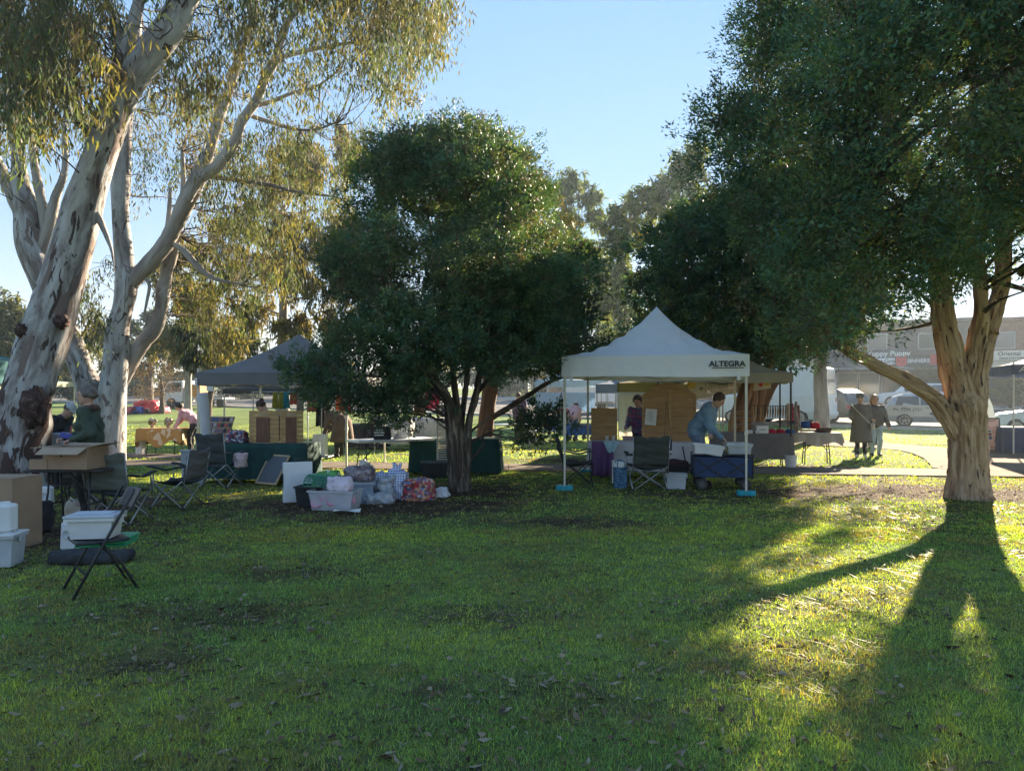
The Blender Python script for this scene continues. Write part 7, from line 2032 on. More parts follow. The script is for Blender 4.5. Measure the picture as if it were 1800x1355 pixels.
        sdf_obj('hair', hpz, [hm], t, 0.009, 0.02, noise=lambda X: 0.006 * wob(X, 60, 1) + 0.004 * wob(X, 110, 2), cut=lambda X: (X - fc) @ nrm - 0.0)
    if hat:
        hm, kind = hat
        if kind == 'beanie':
            cc, up_ = Hd(0, 0, 0.02), RH @ np.array([0, -0.25, 1.0])
            sdf_obj('beanie', [ell(Hd(0, -0.008, 0.05), np.array([0.098, 0.112, 0.105]) * s, 0, RH)], [hm], t, 0.010, 0.02, noise=lambda X: 0.003 * wob(X, 80, 1), cut=lambda X: -((X - cc) @ up_))
        else:
            cc, up_ = Hd(0, 0, 0.035), RH @ np.array([0, 0, 1.0])
            sdf_obj('cap', [ell(Hd(0, -0.005, 0.045), np.array([0.092, 0.108, 0.095]) * s, 0, RH), cap(Hd(-0.03, 0.10, 0.045), Hd(0.03, 0.10, 0.045), 0.06, 0.06, 0, (RH @ np.array([0, 0, 1.0]), 0.16), 0.01)], [hm], t, 0.010, 0.01, cut=lambda X: -((X - cc) @ up_))
    if skirt:
        sm, ztop, zbot, r0, r1 = skirt
        c0 = pel + np.array([0, 0, 0])
        def fn(u, v):
            a_ = 2 * PI * u
            r_ = r0 + (r1 - r0) * (1 - v)
            r_ *= 1 + 0.05 * math.sin(5 * a_ + 1) * (1 - v) + 0.03 * math.sin(9 * a_) * (1 - v)
            return (c0[0] + math.cos(a_) * r_ * 1.18, c0[1] + math.sin(a_) * r_ * 0.86 + 0.02, zbot + (ztop - zbot) * v)
        MB().grid(fn, 36, 10).build('coat_skirt', sm, t, smooth=True, solid=0.012)
    t['_hc'] = [float(x) for x in hc]
    return t
def wl(loc, yaw, p, z0=0.0):      # world point into a person's own frame
    q = Matrix.Rotation(-yaw, 3, 'Z') @ (Vector(p) - Vector((loc[0], loc[1], z0)))
    return tuple(q)
m_jean = M('denim', (0.12, 0.17, 0.25), 0.85, 0.15, 9); m_palejean = M('pale_denim', (0.30, 0.37, 0.42), 0.85, 0.12, 9)
m_dtrous = M('dark_trousers', (0.035, 0.033, 0.034), 0.85, 0.2, 9)
m_hbrown = M('brown_hair', (0.060, 0.036, 0.024), 0.6, 0.35, 40); m_hblack = M('black_hair', (0.015, 0.013, 0.013), 0.5, 0.3, 40); m_hgrey = M('grey_brown_hair', (0.13, 0.105, 0.09), 0.6, 0.4, 40); m_hfair = M('fair_hair', (0.32, 0.19, 0.10), 0.5, 0.3, 40); m_hblond = M('blond_hair', (0.50, 0.36, 0.22), 0.5, 0.3, 40)
m_jacket = M('dark_green_jacket', (0.044, 0.064, 0.044), 0.8, 0.2, 6, bump=0.5, bscale=22)
m_hoodie = M('blue_hoodie', (0.155, 0.245, 0.335), 0.9, 0.12, 6, bump=0.4, bscale=20)

# man in the green jacket
yw = R(100); lo_ = (PX(158, 9.55), 9.55)
pm = person('grey haired man in a dark green jacket holding a blue packet behind the open box', lo_, yw, H=1.75, bend=0.06, head_pitch=0.10, head_yaw=0.0,
       hands=(wl(lo_, yw, P(128, 772, 9.30)), wl(lo_, yw, P(116, 770, 9.50))), mats=[m_skin, m_jacket, m_dtrous, m_shoe], bulk=1.18, hair=(m_hgrey, 0.02, 1.0), h=0.013, hold=0.9)
cl_ = sdf_obj('collar', [cap((-0.075, 0.02, 1.445), (0.075, 0.02, 1.445), 0.045, 0.045, 0, None, 0.02), cap((-0.07, -0.05, 1.455), (0.07, -0.05, 1.455), 0.045, 0.045, 0, None, 0.02)], [M('brown_corduroy', (0.085, 0.048, 0.034), 0.9, 0.2, 30)], pm, 0.012)
pk = thing('packet', 'blue packet held by the man in the green jacket', 'packet', P(117, 766, 9.40), R(15))
MB().box((0, 0, 0), (0.15, 0.06, 0.075), Matrix.Rotation(0.25, 3, 'Y')).build('body', M('blue_packet', (0.05, 0.07, 0.30), 0.35, 0.2, 12), pk, bevel=0.012)
MB().box((0.05, 0, 0.07), (0.018, 0.018, 0.12), Matrix.Rotation(0.15, 3, 'Y')).build('pen', M('red_pen', (0.45, 0.10, 0.09), 0.5), pk, bevel=0.004)
# person in a pale cap, stooping
yw = R(-100); lo_ = (PX(92, 12.9), 12.9)
person('stooping person in a pale cap and dark top between the gum trunks', lo_, yw, H=1.66, bend=0.75, head_pitch=0.1, hands=(wl(lo_, yw, P(116, 768, 12.7)), wl(lo_, yw, P(120, 772, 12.9))), mats=[m_skin, m_blackcl, m_dtrous, m_shoe], bulk=1.1, hat=(M('pale_cap', (0.42, 0.45, 0.46), 0.8), 'cap'), hair=(m_hbrown, 0.0, 1.0), h=0.016)
# man in the blue hoodie
yw = R(-122); lo_ = (PX(1231, 13.25), 13.25)
person('man in a pale blue hoodie leaning over the wagon under the white tent', lo_, yw, H=1.80, bend=0.60, head_pitch=0.22, head_yaw=0.1, hands=(wl(lo_, yw, P(1247, 786, 12.72)), wl(lo_, yw, P(1268, 768, 12.85))), feet=((-0.13, -0.02), (0.13, 0.08)),
       mats=[m_skin, m_hoodie, m_jean, m_shoe], bulk=1.28, hair=(m_hbrown, 0.0, 1.02), hood=True, h=0.013, hold=0.7)
# woman in pink top
yw = R(88); lo_ = (PX(338, 20.4), 20.4)
person('woman with long black hair and pink top bending over the mustard table', lo_, yw, H=1.64, bend=0.85, head_pitch=0.1, hands=(wl(lo_, yw, P(307, 756, 20.2)), wl(lo_, yw, P(300, 757, 20.5))), mats=[m_skin, M('pink_knit', (0.55, 0.32, 0.38), 0.9, 0.1, 8), m_dtrous, m_shoe], bulk=1.08, hair=(m_hblack, 0.30, 1.05), h=0.018, fine=False)
# woman with bun behind the screens
yw = R(75); lo_ = (PX(480, 14.6), 14.75)
person('person with dark hair in a bun and black top bent behind the pine screen', lo_, yw, H=1.66, bend=0.62, head_pitch=0.35, hands=(wl(lo_, yw, P(455, 765, 14.3)), wl(lo_, yw, P(452, 768, 14.6))), mats=[m_skin, m_blackcl, m_dtrous, m_shoe], bulk=1.1, hair=(m_hbrown, -1, 1.04), h=0.016, fine=False)
# brown coat
yw = R(58); lo_ = (PX(598, 19.2), 19.2)
mbc = M('brown_coat_cloth', (0.13, 0.088, 0.060), 0.9, 0.15, 7)
person('person in a long brown coat bending behind the white cabinet', lo_, yw, H=1.68, bend=1.05, head_pitch=0.2, hands=(wl(lo_, yw, P(570, 765, 19.0)), wl(lo_, yw, P(572, 768, 19.3))), mats=[m_skin, mbc, m_dtrous, m_shoe], bulk=1.35, hair=(m_hbrown, 0.05, 1.05), h=0.018, fine=False, skirt=(mbc, 1.0, 0.42, 0.22, 0.30))
# man with maroon sleeves, centre
yw = R(25); lo_ = (PX(914, 24.3), 24.3)
person('man in a navy top with maroon sleeve standing at the white table in the distance', lo_, yw, H=1.76, bend=0.22, head_pitch=0.25, hands=(wl(lo_, yw, P(905, 748, 24.0)), wl(lo_, yw, P(918, 750, 24.0))), mats=[m_skin2, M('navy_maroon_knit', (0.045, 0.04, 0.07), 0.9, 0.35, 3, dirt=(0.10, 0.02, 0.05)), m_dtrous, m_shoe], bulk=1.2, hair=(m_hbrown, 0, 1.0), h=0.018, fine=False)
# pink hooded person at blue wagon
yw = R(-20); lo_ = (PX(1008, 26.9), 27.0)
person('person in a pale pink hooded top bending over the blue wagon', lo_, yw, H=1.62, bend=0.95, head_pitch=0.1, hands=((-0.12, 0.50, 0.62), (0.12, 0.50, 0.62)), mats=[m_skin, M('pink_hoodie', (0.52, 0.32, 0.34), 0.9, 0.1, 8), m_jean, m_shoe], bulk=1.2, hair=(m_hbrown, 0.05, 1.03), hood=True, h=0.02, fine=False)
# purple person behind arched board
yw = R(150); lo_ = (PX(1126, 15.5), 15.55)
person('person in a purple patterned top half hidden by the arched board', lo_, yw, H=1.66, bend=0.25, head_pitch=0.3, hands=((-0.2, 0.3, 0.95), (0.2, 0.3, 0.95)), mats=[m_skin, mat_cells('purple_print', [(0.16, 0.05, 0.14), (0.08, 0.07, 0.2), (0.25, 0.07, 0.13), (0.08, 0.14, 0.22)], 18), m_dtrous, m_shoe], bulk=1.12, hair=(m_hbrown, 0.15, 1.05), h=0.018, fine=False)
# two women in the sun
m_gcoat = M('grey_wool_coat', (0.125, 0.112, 0.112), 0.95, 0.15, 9, bump=0.3, bscale=40)
yw = R(-28); lo_ = (PX(1513, 19.2), 19.2)
pw = person('woman in a long grey coat and grey beanie seen from behind on the sunlit grass', lo_, yw, H=1.68, bend=0.03, head_yaw=-0.4, hands=((-0.17, 0.20, 1.0), (0.15, 0.25, 1.02)), feet=((-0.09, 0.0), (0.09, 0.05)), mats=[m_skin, m_gcoat, m_dtrous, M('white_shoe', (0.6, 0.58, 0.55), 0.6)], bulk=1.14, shoulder=0.165, skirt=(m_gcoat, 1.02, 0.40, 0.175, 0.225), hat=(M('grey_beanie', (0.14, 0.14, 0.13), 0.95, 0.15, 40), 'beanie'), h=0.014)
MB().tube([(-0.22, -0.20, 1.40), (-0.05, -0.235, 1.2), (0.12, -0.225, 1.02), (0.26, -0.12, 0.86)], 0.010, 6).build('bag_strap', M('bag_cream', (0.45, 0.40, 0.35), 0.6), pw, smooth=True)
sdf_obj('shoulder_bag', [rbox((0.29, -0.08, 0.83), (0.05, 0.085, 0.085), 0.04)], [M('bag_cream', (0, 0, 0))], pw, 0.012)
yw = R(172); lo_ = (PX(1543, 19.6), 19.75)
person('long haired woman in a dark jacket and wide pale jeans facing the grey coat', lo_, yw, H=1.64, bend=0.0, head_yaw=0.15, hands=((-0.34, 0.06, 0.80), (0.16, 0.20, 1.0)), feet=((-0.10, 0.0), (0.10, 0.03)), mats=[m_skin, M('charcoal_jacket', (0.085, 0.075, 0.070), 0.8, 0.2, 8), m_palejean, m_shoe], bulk=1.2, hair=(m_hfair, 0.26, 1.06), h=0.015)
yw = R(-10); lo_ = (PX(1541, 24), 24.2)
person('blond person in a black jacket walking beyond the two women', lo_, yw, H=1.62, hands=((-0.27, 0.05, 0.85), (0.27, 0.05, 0.85)), mats=[m_skin, m_blackcl, m_dtrous, m_shoe], bulk=1.12, hair=(m_hblond, 0.04, 1.06), h=0.02, fine=False, z0=0.026)

# ================================================================== STREET
def mat_glass(name, col=(0.03, 0.04, 0.05)):
    return M(name, col, 0.08, 0.05, 2, spec=0.8)
m_glass = mat_glass('car_glass'); m_tyre = M('tyre', (0.02, 0.02, 0.021), 0.8, 0.2, 12); m_rim = M('alloy', (0.45, 0.46, 0.48), 0.3, 0.08, 8, metal=0.7)
m_lampw = M('head_lamp', (0.6, 0.62, 0.65), 0.15, 0.05, 8); m_lampr = M('tail_lamp', (0.35, 0.02, 0.02), 0.2, 0.05, 8)
def car(label, c, yaw, paint, prof, w=1.8, wheels=(0.85, -1.75), wr=0.33, name='parked_car', cat='car', z0=0.0, lift=0.0, nwin=9):
    """nose at local +X. prof: (x, z_low, z_belt, z_roof, half width factor) from nose to tail"""
    t = thing(name, label, cat, (c[0], c[1], z0), yaw)
    hw = w / 2
    mb = MB(); vs = []
    for x, zl, zb, zr, k in prof:
        roofw = hw * k * (0.78 if zr > zb + 0.1 else 0.93)
        half = [(hw * k * 0.93, zl), (hw * k, zl + (zb - zl) * 0.35), (hw * k * 0.985, zb), (roofw, zr - 0.05 if zr > zb + 0.1 else zr), (roofw * 0.8, zr)]
        vs += [(x, -y, z) for y, z in half] + [(x, y, z) for y, z in reversed(half)]
    n = 10
    fs = []
    for i in range(len(prof) - 1):
        for k in range(n - 1): fs.append((i * n + k, i * n + k + 1, (i + 1) * n + k + 1, (i + 1) * n + k))
        fs.append((i * n + n - 1, i * n, (i + 1) * n, (i + 1) * n + n - 1))
    fs += [tuple(range(n)), tuple((len(prof) - 1) * n + k for k in range(n - 1, -1, -1))]
    mb.add(vs, fs)
    mb.build('body', paint, t, bevel=0.03, seg=2)
    cab = [p for p in prof if p[3] > p[2] + 0.25]
    xa, xb = cab[0][0], cab[-1][0]
    zb_, zr_ = cab[0][2], max(p[3] for p in cab)
    k_ = cab[0][4]
    nw = max(2, round((xa - xb) / 0.95))
    for s_ in (-1, 1):
        for i in range(min(nw, nwin)):
            x0, x1 = xa - 0.06 - (xa - xb - 0.12) * i / nw, xa - 0.06 - (xa - xb - 0.12) * (i + 1) / nw + 0.07
            def yy(z): return s_ * (hw * k_ * (0.985 + (0.78 - 0.985) * (z - zb_) / (zr_ - 0.05 - zb_)) + 0.006)
            z_0, z_1 = zb_ + 0.03, zr_ - 0.13
            sl = 0.10 if i == 0 else 0
            s2 = 0.10 if i == nw - 1 else 0
            MB().add([(x0 + 0.02, yy(z_0), z_0), (x1 - s2 * 0.2, yy(z_0), z_0), (x1 + s2, yy(z_1), z_1), (x0 - sl, yy(z_1), z_1)], [(0, 1, 2, 3)]).build('side_window', m_glass, t, solid=0.008)
        for wx in wheels:
            MB().lathe([(wr * 1.13, -0.02), (wr * 1.13, 0.02)], n=22).build('wheel_arch', m_blackplas, t, loc=(wx, s_ * (hw - 0.03), wr + lift), rot=(PI / 2, 0, 0))
            wh = MB().lathe([(wr * 0.7, -0.1), (wr * 0.96, -0.1), (wr, -0.07), (wr, 0.07), (wr * 0.96, 0.1), (wr * 0.7, 0.1)], n=24).build('wheel', m_tyre, t, loc=(wx, s_ * (hw - 0.085), wr + lift), rot=(PI / 2, 0, 0))
            mbr = MB(); mbr.lathe([(wr * 0.69, -0.085), (wr * 0.69, 0.085)], n=20)
            mbr.build('rim', M('rim_dark', (0.08, 0.08, 0.085), 0.4, metal=0.5), wh)
            for q in range(6):
                a_ = 2 * PI * q / 6
                MB().bar((0, 0, -s_ * 0.09), (math.cos(a_) * wr * 0.66, math.sin(a_) * wr * 0.66, -s_ * 0.09), 0.06, 0.02).build('spoke', m_rim, wh)
            MB().lathe([(wr * 0.72, -0.02), (wr * 0.72, 0.02), (wr * 0.64, 0.02), (wr * 0.64, -0.02)], n=22).build('rim_ring', m_rim, wh, loc=(0, 0, -s_ * 0.085))
        nx, tx = prof[0][0], prof[-1][0]
        MB().box((nx - 0.03, s_ * hw * 0.66, prof[1][2] - 0.10), (0.10, 0.30, 0.13)).build('headlight', m_lampw, t, bevel=0.02)
        MB().box((tx + 0.02, s_ * hw * 0.78, prof[-1][2] - 0.08), (0.07, 0.16, 0.22)).build('taillight', m_lampr, t, bevel=0.02)
        MB().box((xa - 0.10, s_ * (hw + 0.08), zb_ + 0.07), (0.10, 0.16, 0.11)).build('mirror', paint, t, bevel=0.02)
        for i in range(2):
            MB().box((xa - 0.75 - 0.95 * i, s_ * (hw * 0.99 + 0.004), zb_ - 0.10), (0.16, 0.02, 0.03)).build('door_handle', m_blackplas, t)
    # windscreen and rear screen
    i0 = [i for i, p in enumerate(prof) if p[3] > p[2] + 0.25][0]; i1 = [i for i, p in enumerate(prof) if p[3] > p[2] + 0.25][-1]
    for ia, ib, sg, nm in ((i0 - 1, i0, 1, 'windscreen'), (i1 + 1, i1, -1, 'rear_window')):
        if ib < 0 or ia < 0 or ia >= len(prof): continue
        pa, pb = prof[ia], prof[ib]
        A0, A1 = Vector((pa[0], 0, pa[3])), Vector((pb[0], 0, pb[3]))
        nrm = Vector((sg * abs(A1.z - A0.z), 0, abs(A1.x - A0.x))).normalized() * 0.012
        a0, a1 = A0 + (A1 - A0) * 0.12 + nrm, A0 + (A1 - A0) * 0.9 + nrm
        MB().add([(a0.x, -hw * 0.74, a0.z), (a0.x, hw * 0.74, a0.z), (a1.x, hw * 0.62, a1.z), (a1.x, -hw * 0.62, a1.z)], [(0, 1, 2, 3)]).build(nm, m_glass, t, solid=0.008)
    MB().box((prof[0][0] + 0.03, 0, prof[0][1] + 0.16), (0.12, w * 0.86, 0.2)).build('bumper', paint, t, bevel=0.04)
    MB().box((prof[0][0] + 0.05, 0, prof[0][1] + 0.33), (0.04, w * 0.5, 0.13)).build('grille', m_blackplas, t, bevel=0.01)
    MB().box((prof[-1][0] - 0.03, 0, prof[-1][1] + 0.2), (0.12, w * 0.88, 0.22)).build('bumper', paint, t, bevel=0.04)
    return t
suv = [(2.2, 0.35, 0.80, 0.82, 0.80), (2.05, 0.25, 0.92, 0.95, 0.95), (1.1, 0.22, 1.02, 1.06, 1.0), (0.55, 0.22, 1.05, 1.58, 1.0), (-0.3, 0.22, 1.06, 1.70, 1.0), (-1.5, 0.22, 1.08, 1.68, 1.0), (-1.95, 0.24, 1.10, 1.48, 0.98), (-2.25, 0.28, 1.05, 1.10, 0.93), (-2.32, 0.36, 0.85, 0.88, 0.88)]
hatch = [(1.9, 0.33, 0.72, 0.74, 0.78), (1.78, 0.22, 0.82, 0.85, 0.93), (1.0, 0.2, 0.94, 0.98, 1.0), (0.45, 0.2, 0.98, 1.44, 1.0), (-0.3, 0.2, 1.0, 1.55, 1.0), (-1.3, 0.2, 1.02, 1.54, 1.0), (-1.75, 0.22, 1.03, 1.40, 0.97), (-1.98, 0.26, 0.98, 1.02, 0.93), (-2.05, 0.34, 0.8, 0.83, 0.88)]
ute = [(2.4, 0.42, 0.90, 0.92, 0.82), (2.25, 0.32, 1.02, 1.05, 0.95), (1.3, 0.3, 1.12, 1.15, 1.0), (0.75, 0.3, 1.14, 1.66, 1.0), (0.0, 0.3, 1.15, 1.78, 1.0), (-1.1, 0.3, 1.16, 1.77, 1.0), (-2.0, 0.32, 1.18, 1.74, 0.98), (-2.35, 0.34, 1.16, 1.25, 0.94), (-2.42, 0.42, 0.9, 0.95, 0.9)]
road_yaw = math.atan2(ru.y, ru.x)
m_silver = M('silver_paint', (0.34, 0.35, 0.36), 0.3, 0.05, 4, metal=0.4)
m_darkp = M('dark_green_grey_paint', (0.075, 0.085, 0.085), 0.3, 0.08, 4, metal=0.3)
m_whitep = M('white_paint', (0.62, 0.64, 0.66), 0.3, 0.04, 4)
cc = Vector((PX(1645, 34.6), 34.8)); car_s = car('silver hatchback with phone number lettering parked beyond the thick trunk', cc, road_yaw + R(3), m_silver, hatch, 1.72, (1.2, -1.25), 0.30, z0=terr(34.8) + 0.03)
text('lettering', 'Ph: 9398 2751', 0.21, m_ink, car_s, (-1.12, -0.872, 0.80), rot=(PI / 2 + 0.03, 0, 0), align='CENTER', bold=0.003)
disc('badge_print', 0.0, 0.62, 0.14, m_ink, car_s, y=-0.873); disc('badge_print', 0.0, 0.62, 0.125, m_silver, car_s, y=-0.876); MB().box((0.02, -0.876, 0.62), (0.45, 0.005, 0.10)).build('badge_print', m_ink, car_s)
cc = Vector((PX(1452, 38.5), 38.7)); car('dark grey green four wheel drive parked behind the pale street tree', cc, road_yaw + R(140), m_darkp, suv, 1.88, (1.42, -1.42), 0.37, z0=terr(38.7) + 0.03)
cc = Vector((PX(1608, 53.5), 53.5)); car('white four wheel drive parked across the street before the shops', cc, road_yaw + R(180), m_whitep, ute, 1.9, (1.5, -1.55), 0.40, z0=terr(53.5) + 0.03)
cc = Vector((PX(1845, 30), 30.0)); car('white car with its front showing at the right edge behind the navy stall', cc, road_yaw + R(180), m_whitep, hatch, 1.75, (1.2, -1.25), 0.31, z0=terr(30) + 0.03)
# camper van behind the tan gazebo
vn = [(2.6, 0.4, 1.0, 1.02, 0.85), (2.5, 0.3, 1.15, 1.2, 0.95), (2.0, 0.28, 1.3, 1.36, 1.0), (1.35, 0.28, 1.35, 2.3, 1.0), (0.8, 0.28, 1.36, 2.75, 1.0), (-2.4, 0.28, 1.38, 2.8, 1.0), (-2.75, 0.3, 1.36, 2.7, 0.98), (-2.8, 0.35, 1.3, 1.32, 0.97)]
cc = Vector((PX(1362, 36), 36.4)); vv = car('tall white camper van with cream side box behind the tan gazebo', cc, road_yaw + R(168), m_whitep, vn, 2.1, (1.6, -1.7), 0.36, 'camper_van', 'van', z0=terr(36.4) + 0.03, nwin=1)
cx_ = thing('cream_caravan', 'cream caravan with small window left of the camper van', 'caravan', (PX(1352, 39), 39, terr(39)), road_yaw + R(-6))
MB().box((0, 0, 1.55), (4.2, 2.1, 2.1)).build('body', M('cream_paint', (0.52, 0.45, 0.33), 0.45, 0.05, 3), cx_, bevel=0.12, seg=3)
MB().box((1.2, -1.06, 2.1), (0.8, 0.03, 0.32)).build('window', m_glass, cx_, bevel=0.01)
MB().box((-0.6, -1.06, 1.45), (1.3, 0.02, 0.9)).build('side_hatch', M('cream_paint', (0, 0, 0)), cx_, bevel=0.01)
for x_ in (-0.6, 0.2): MB().lathe([(0.33, -0.1), (0.33, 0.1)], n=20).build('wheel', m_tyre, cx_, loc=(x_, -0.95, 0.33), rot=(PI / 2, 0, 0))
# small truck on the left
tk = thing('small_truck', 'white small truck with orange box parked beyond the far lawn', 'truck', (PX(352, 54), 54, terr(54)), R(172))
MB().add([(0.9, -0.85, 0.45), (2.5, -0.85, 0.45), (2.5, -0.85, 1.15), (2.05, -0.8, 1.95), (0.9, -0.8, 2.0), (0.9, 0.85, 0.45), (2.5, 0.85, 0.45), (2.5, 0.85, 1.15), (2.05, 0.8, 1.95), (0.9, 0.8, 2.0)],
         [(0, 1, 2, 3, 4), (9, 8, 7, 6, 5), (0, 5, 6, 1), (1, 6, 7, 2), (2, 7, 8, 3), (3, 8, 9, 4), (4, 9, 5, 0)]).build('cab', m_whitep, tk, bevel=0.05)
for s_ in (-1, 1):
    MB().add([(1.0, s_ * 0.853, 1.18), (2.35, s_ * 0.853, 1.18), (1.98, s_ * 0.815, 1.85), (1.0, s_ * 0.815, 1.85)], [(0, 1, 2, 3)]).build('side_window', m_glass, tk, solid=0.01)
    for x_ in (1.75, -1.2):
        MB().lathe([(0.36, -0.1), (0.36, 0.1)], n=20).build('wheel', m_tyre, tk, loc=(x_, s_ * 0.8, 0.36), rot=(PI / 2, 0, 0))
MB().box((-0.7, 0, 0.7), (3.1, 1.75, 0.14)).build('tray', m_steel, tk)
MB().box((0.15, 0, 1.25), (1.0, 1.6, 0.95)).build('box', M('orange_box', (0.5, 0.22, 0.04), 0.5), tk, bevel=0.02)
# white truck seen through the tent
tk2 = thing('delivery_truck', 'white delivery truck glimpsed under the white tent roof', 'truck', (PX(1072, 48), 48, terr(48)), road_yaw + R(80))
MB().box((0, 0, 1.5), (2.2, 1.9, 1.9)).build('cab', m_whitep, tk2, bevel=0.12, seg=3)
MB().box((1.12, 0, 1.95), (0.03, 1.6, 0.7)).build('windscreen', m_glass, tk2, bevel=0.01)
MB().box((1.12, 0, 1.25), (0.04, 0.9, 0.25)).build('grille', m_blackplas, tk2)
for s_ in (-1, 1):
    MB().box((1.12, s_ * 0.72, 0.95), (0.05, 0.25, 0.18)).build('headlight', m_lampw, tk2)
    MB().lathe([(0.4, -0.12), (0.4, 0.12)], n=20).build('wheel', m_tyre, tk2, loc=(0.3, s_ * 0.85, 0.4), rot=(PI / 2, 0, 0))
MB().box((-2.4, 0, 1.9), (2.5, 2.2, 2.4)).build('cargo_box', m_whitep, tk2, bevel=0.04)

# ------------------------------------------------------------------ street tree
tS = thing('street_tree', 'pale mottled street tree trunk before the dark four wheel drive', 'tree', (PX(1443, 27), 27, 0))
off = Vector(tS.location)
trS = limb(np.array([(0, 0, -0.1), (0, 0, 0.25), (0.02, 0, 1.2), (-0.02, 0, 2.4), (0.05, 0, 4), (0.1, 0, 6)]), [0.42, 0.30, 0.26, 0.24, 0.2, 0.12], 20, 40, 0.05, 9, 0.01)
wood('trunk', [trS], m_gumpale, tS)
g = np.random.default_rng(77)
lob = np.stack([g.normal(0, 1.5, 26), g.normal(0, 1.5, 26), 5.2 + g.normal(0, 1.0, 26)], 1)
wood('branches', branches_to(lob, trS[0][::5], g, 0.06, fall=0.5), m_gumpale, tS)['kind'] = 'stuff'
lvS = lobe_leaves(lob, np.full((26, 3), 0.8), g, 16, 20, 0.16, 0.07, palO, 0.14, fill_n=20, fill_s=0.2)
leaf_mesh('crown', *lvS, tS, m_leafb)

# ------------------------------------------------------------------ shops
m_brick = M('dark_brick', (0.085, 0.080, 0.085), 0.85, 0.3, 4, bump=0.3, bscale=30)
m_brick2 = M('red_brick', (0.22, 0.115, 0.085), 0.85, 0.25, 4, bump=0.3, bscale=30)
m_render = M('cream_render', (0.52, 0.47, 0.38), 0.85, 0.06, 2)
m_navy = M('blue_grey_fascia', (0.055, 0.065, 0.085), 0.6, 0.08, 2)
m_redf = M('red_fascia', (0.42, 0.035, 0.05), 0.5, 0.08, 2)
m_shopglass = M('shop_glass', (0.06, 0.08, 0.09), 0.08, 0.1, 1, spec=0.8)
fy0 = rp(0, 28.6)
def shop(label, s0, s1, h, wall, fascia, door_at=0.5, name='shop'):
    """front along the street from s0 to s1; local x along the street, -y to the road"""
    a_, b_ = rp(s0, 28.7), rp(s1, 28.7)
    z0 = min(a_.z, b_.z) - 0.05
    t = thing(name, label, 'shop', (a_.x, a_.y, z0), road_yaw)
    w = (b_ - a_).xy.length
    MB().box((w / 2, 5.2, h / 2), (w - 0.004, 10, h)).build('wall', wall, t)
    MB().box((w / 2, -0.05, h - 0.15), (w + 0.04, 0.5, 0.3)).build('parapet', wall, t, bevel=0.03)
    MB().box((w / 2, 0.05, 3.55), (w - 0.1, 0.25, 1.0)).build('fascia', fascia, t, bevel=0.02)
    MB().box((w / 2, -1.3, 2.95), (w - 0.05, 2.9, 0.14)).build('awning', M('awning_grey', (0.25, 0.25, 0.26), 0.7), t, bevel=0.02)
    MB().box((w / 2, 0.1, 0.28), (w - 0.3, 0.22, 0.5)).build('stall_riser', wall, t)
    n = max(2, round(w / 1.7))
    for i in range(n):
        x0 = 0.2 + (w - 0.4) * i / n; x1 = 0.2 + (w - 0.4) * (i + 1) / n
        if abs((i + 0.5) / n - door_at) < 0.5 / n:
            dr_ = MB().box(((x0 + x1) / 2, 0.14, 1.2), (x1 - x0 - 0.1, 0.06, 2.3)).build('door', M('door_dark', (0.05, 0.05, 0.055), 0.4), t)
            MB().box(((x0 + x1) / 2, 0.105, 1.3), (x1 - x0 - 0.3, 0.02, 1.7)).build('pane', m_shopglass, dr_)
            MB().box((x1 - 0.25, 0.09, 1.1), (0.03, 0.04, 0.3)).build('handle', m_rim, dr_)
        else:
            wn_ = MB().box(((x0 + x1) / 2, 0.14, 1.65), (x1 - x0 - 0.06, 0.08, 2.2)).build('window', M('window_frame', (0.45, 0.45, 0.45), 0.5), t)
            MB().box(((x0 + x1) / 2, 0.095, 1.65), (x1 - x0 - 0.18, 0.02, 2.05)).build('pane', m_shopglass, wn_)
    for i in range(max(1, int(w / 3.4))):
        x0 = 1.6 + 3.2 * i
        if x0 + 1 > w or h < 6: break
        wn_ = MB().box((x0, 0.18, 5.2), (1.5, 0.1, 1.3)).build('upper_window', M('window_frame', (0, 0, 0)), t)
        MB().box((x0, 0.12, 5.2), (1.35, 0.02, 1.15)).build('pane', m_shopglass, wn_)
    return t
def sfor(px):       # street position s where the ray through px meets the shop fronts
    k = (px - 900) / F
    o0 = rp(0, 28.7); d_ = ru
    # x = k*y
    return (k * o0.y - o0.x) / (d_.x - k * d_.y)
def sdist(px):
    s_ = sfor(px); return rp(s_, 28.7)
S = {p: sfor(p) for p in (960, 1130, 1290, 1430, 1535, 1592, 1640, 1720, 1745, 1830, 1950)}
def sign_z(t, py, px): return PZ(py, sdist(px).y) - t.location.z
sh1 = shop('dark brick shop with the dog grooming sign', S[1430], S[1592] - 0.003, 6.9, m_brick, m_navy)
sh2 = shop('dark shop front carrying the SINNERS sign', S[1592] + 0.003, S[1720], 6.9, m_brick, m_navy, 0.3)
sh3 = shop('cream restaurant shop front behind the thick trunk', S[1720] + 0.003, S[1950], 6.9, m_brick2, m_render, 0.15)
sh4 = shop('low red brick shop further up the street', S[1130], S[1430] - 0.003, 5.2, m_brick2, m_render)
sh5 = shop('pale house front seen behind the centre stalls', S[960], S[1130] - 0.003, 5.0, m_render, m_navy)
def sx(t, px): return (sdist(px) - Vector(t.location)).xy.dot(ru.xy)
def mpp(px): return sdist(px).y / F / math.cos(math.atan((px - 900) / F) * 0)   # metres per photo pixel
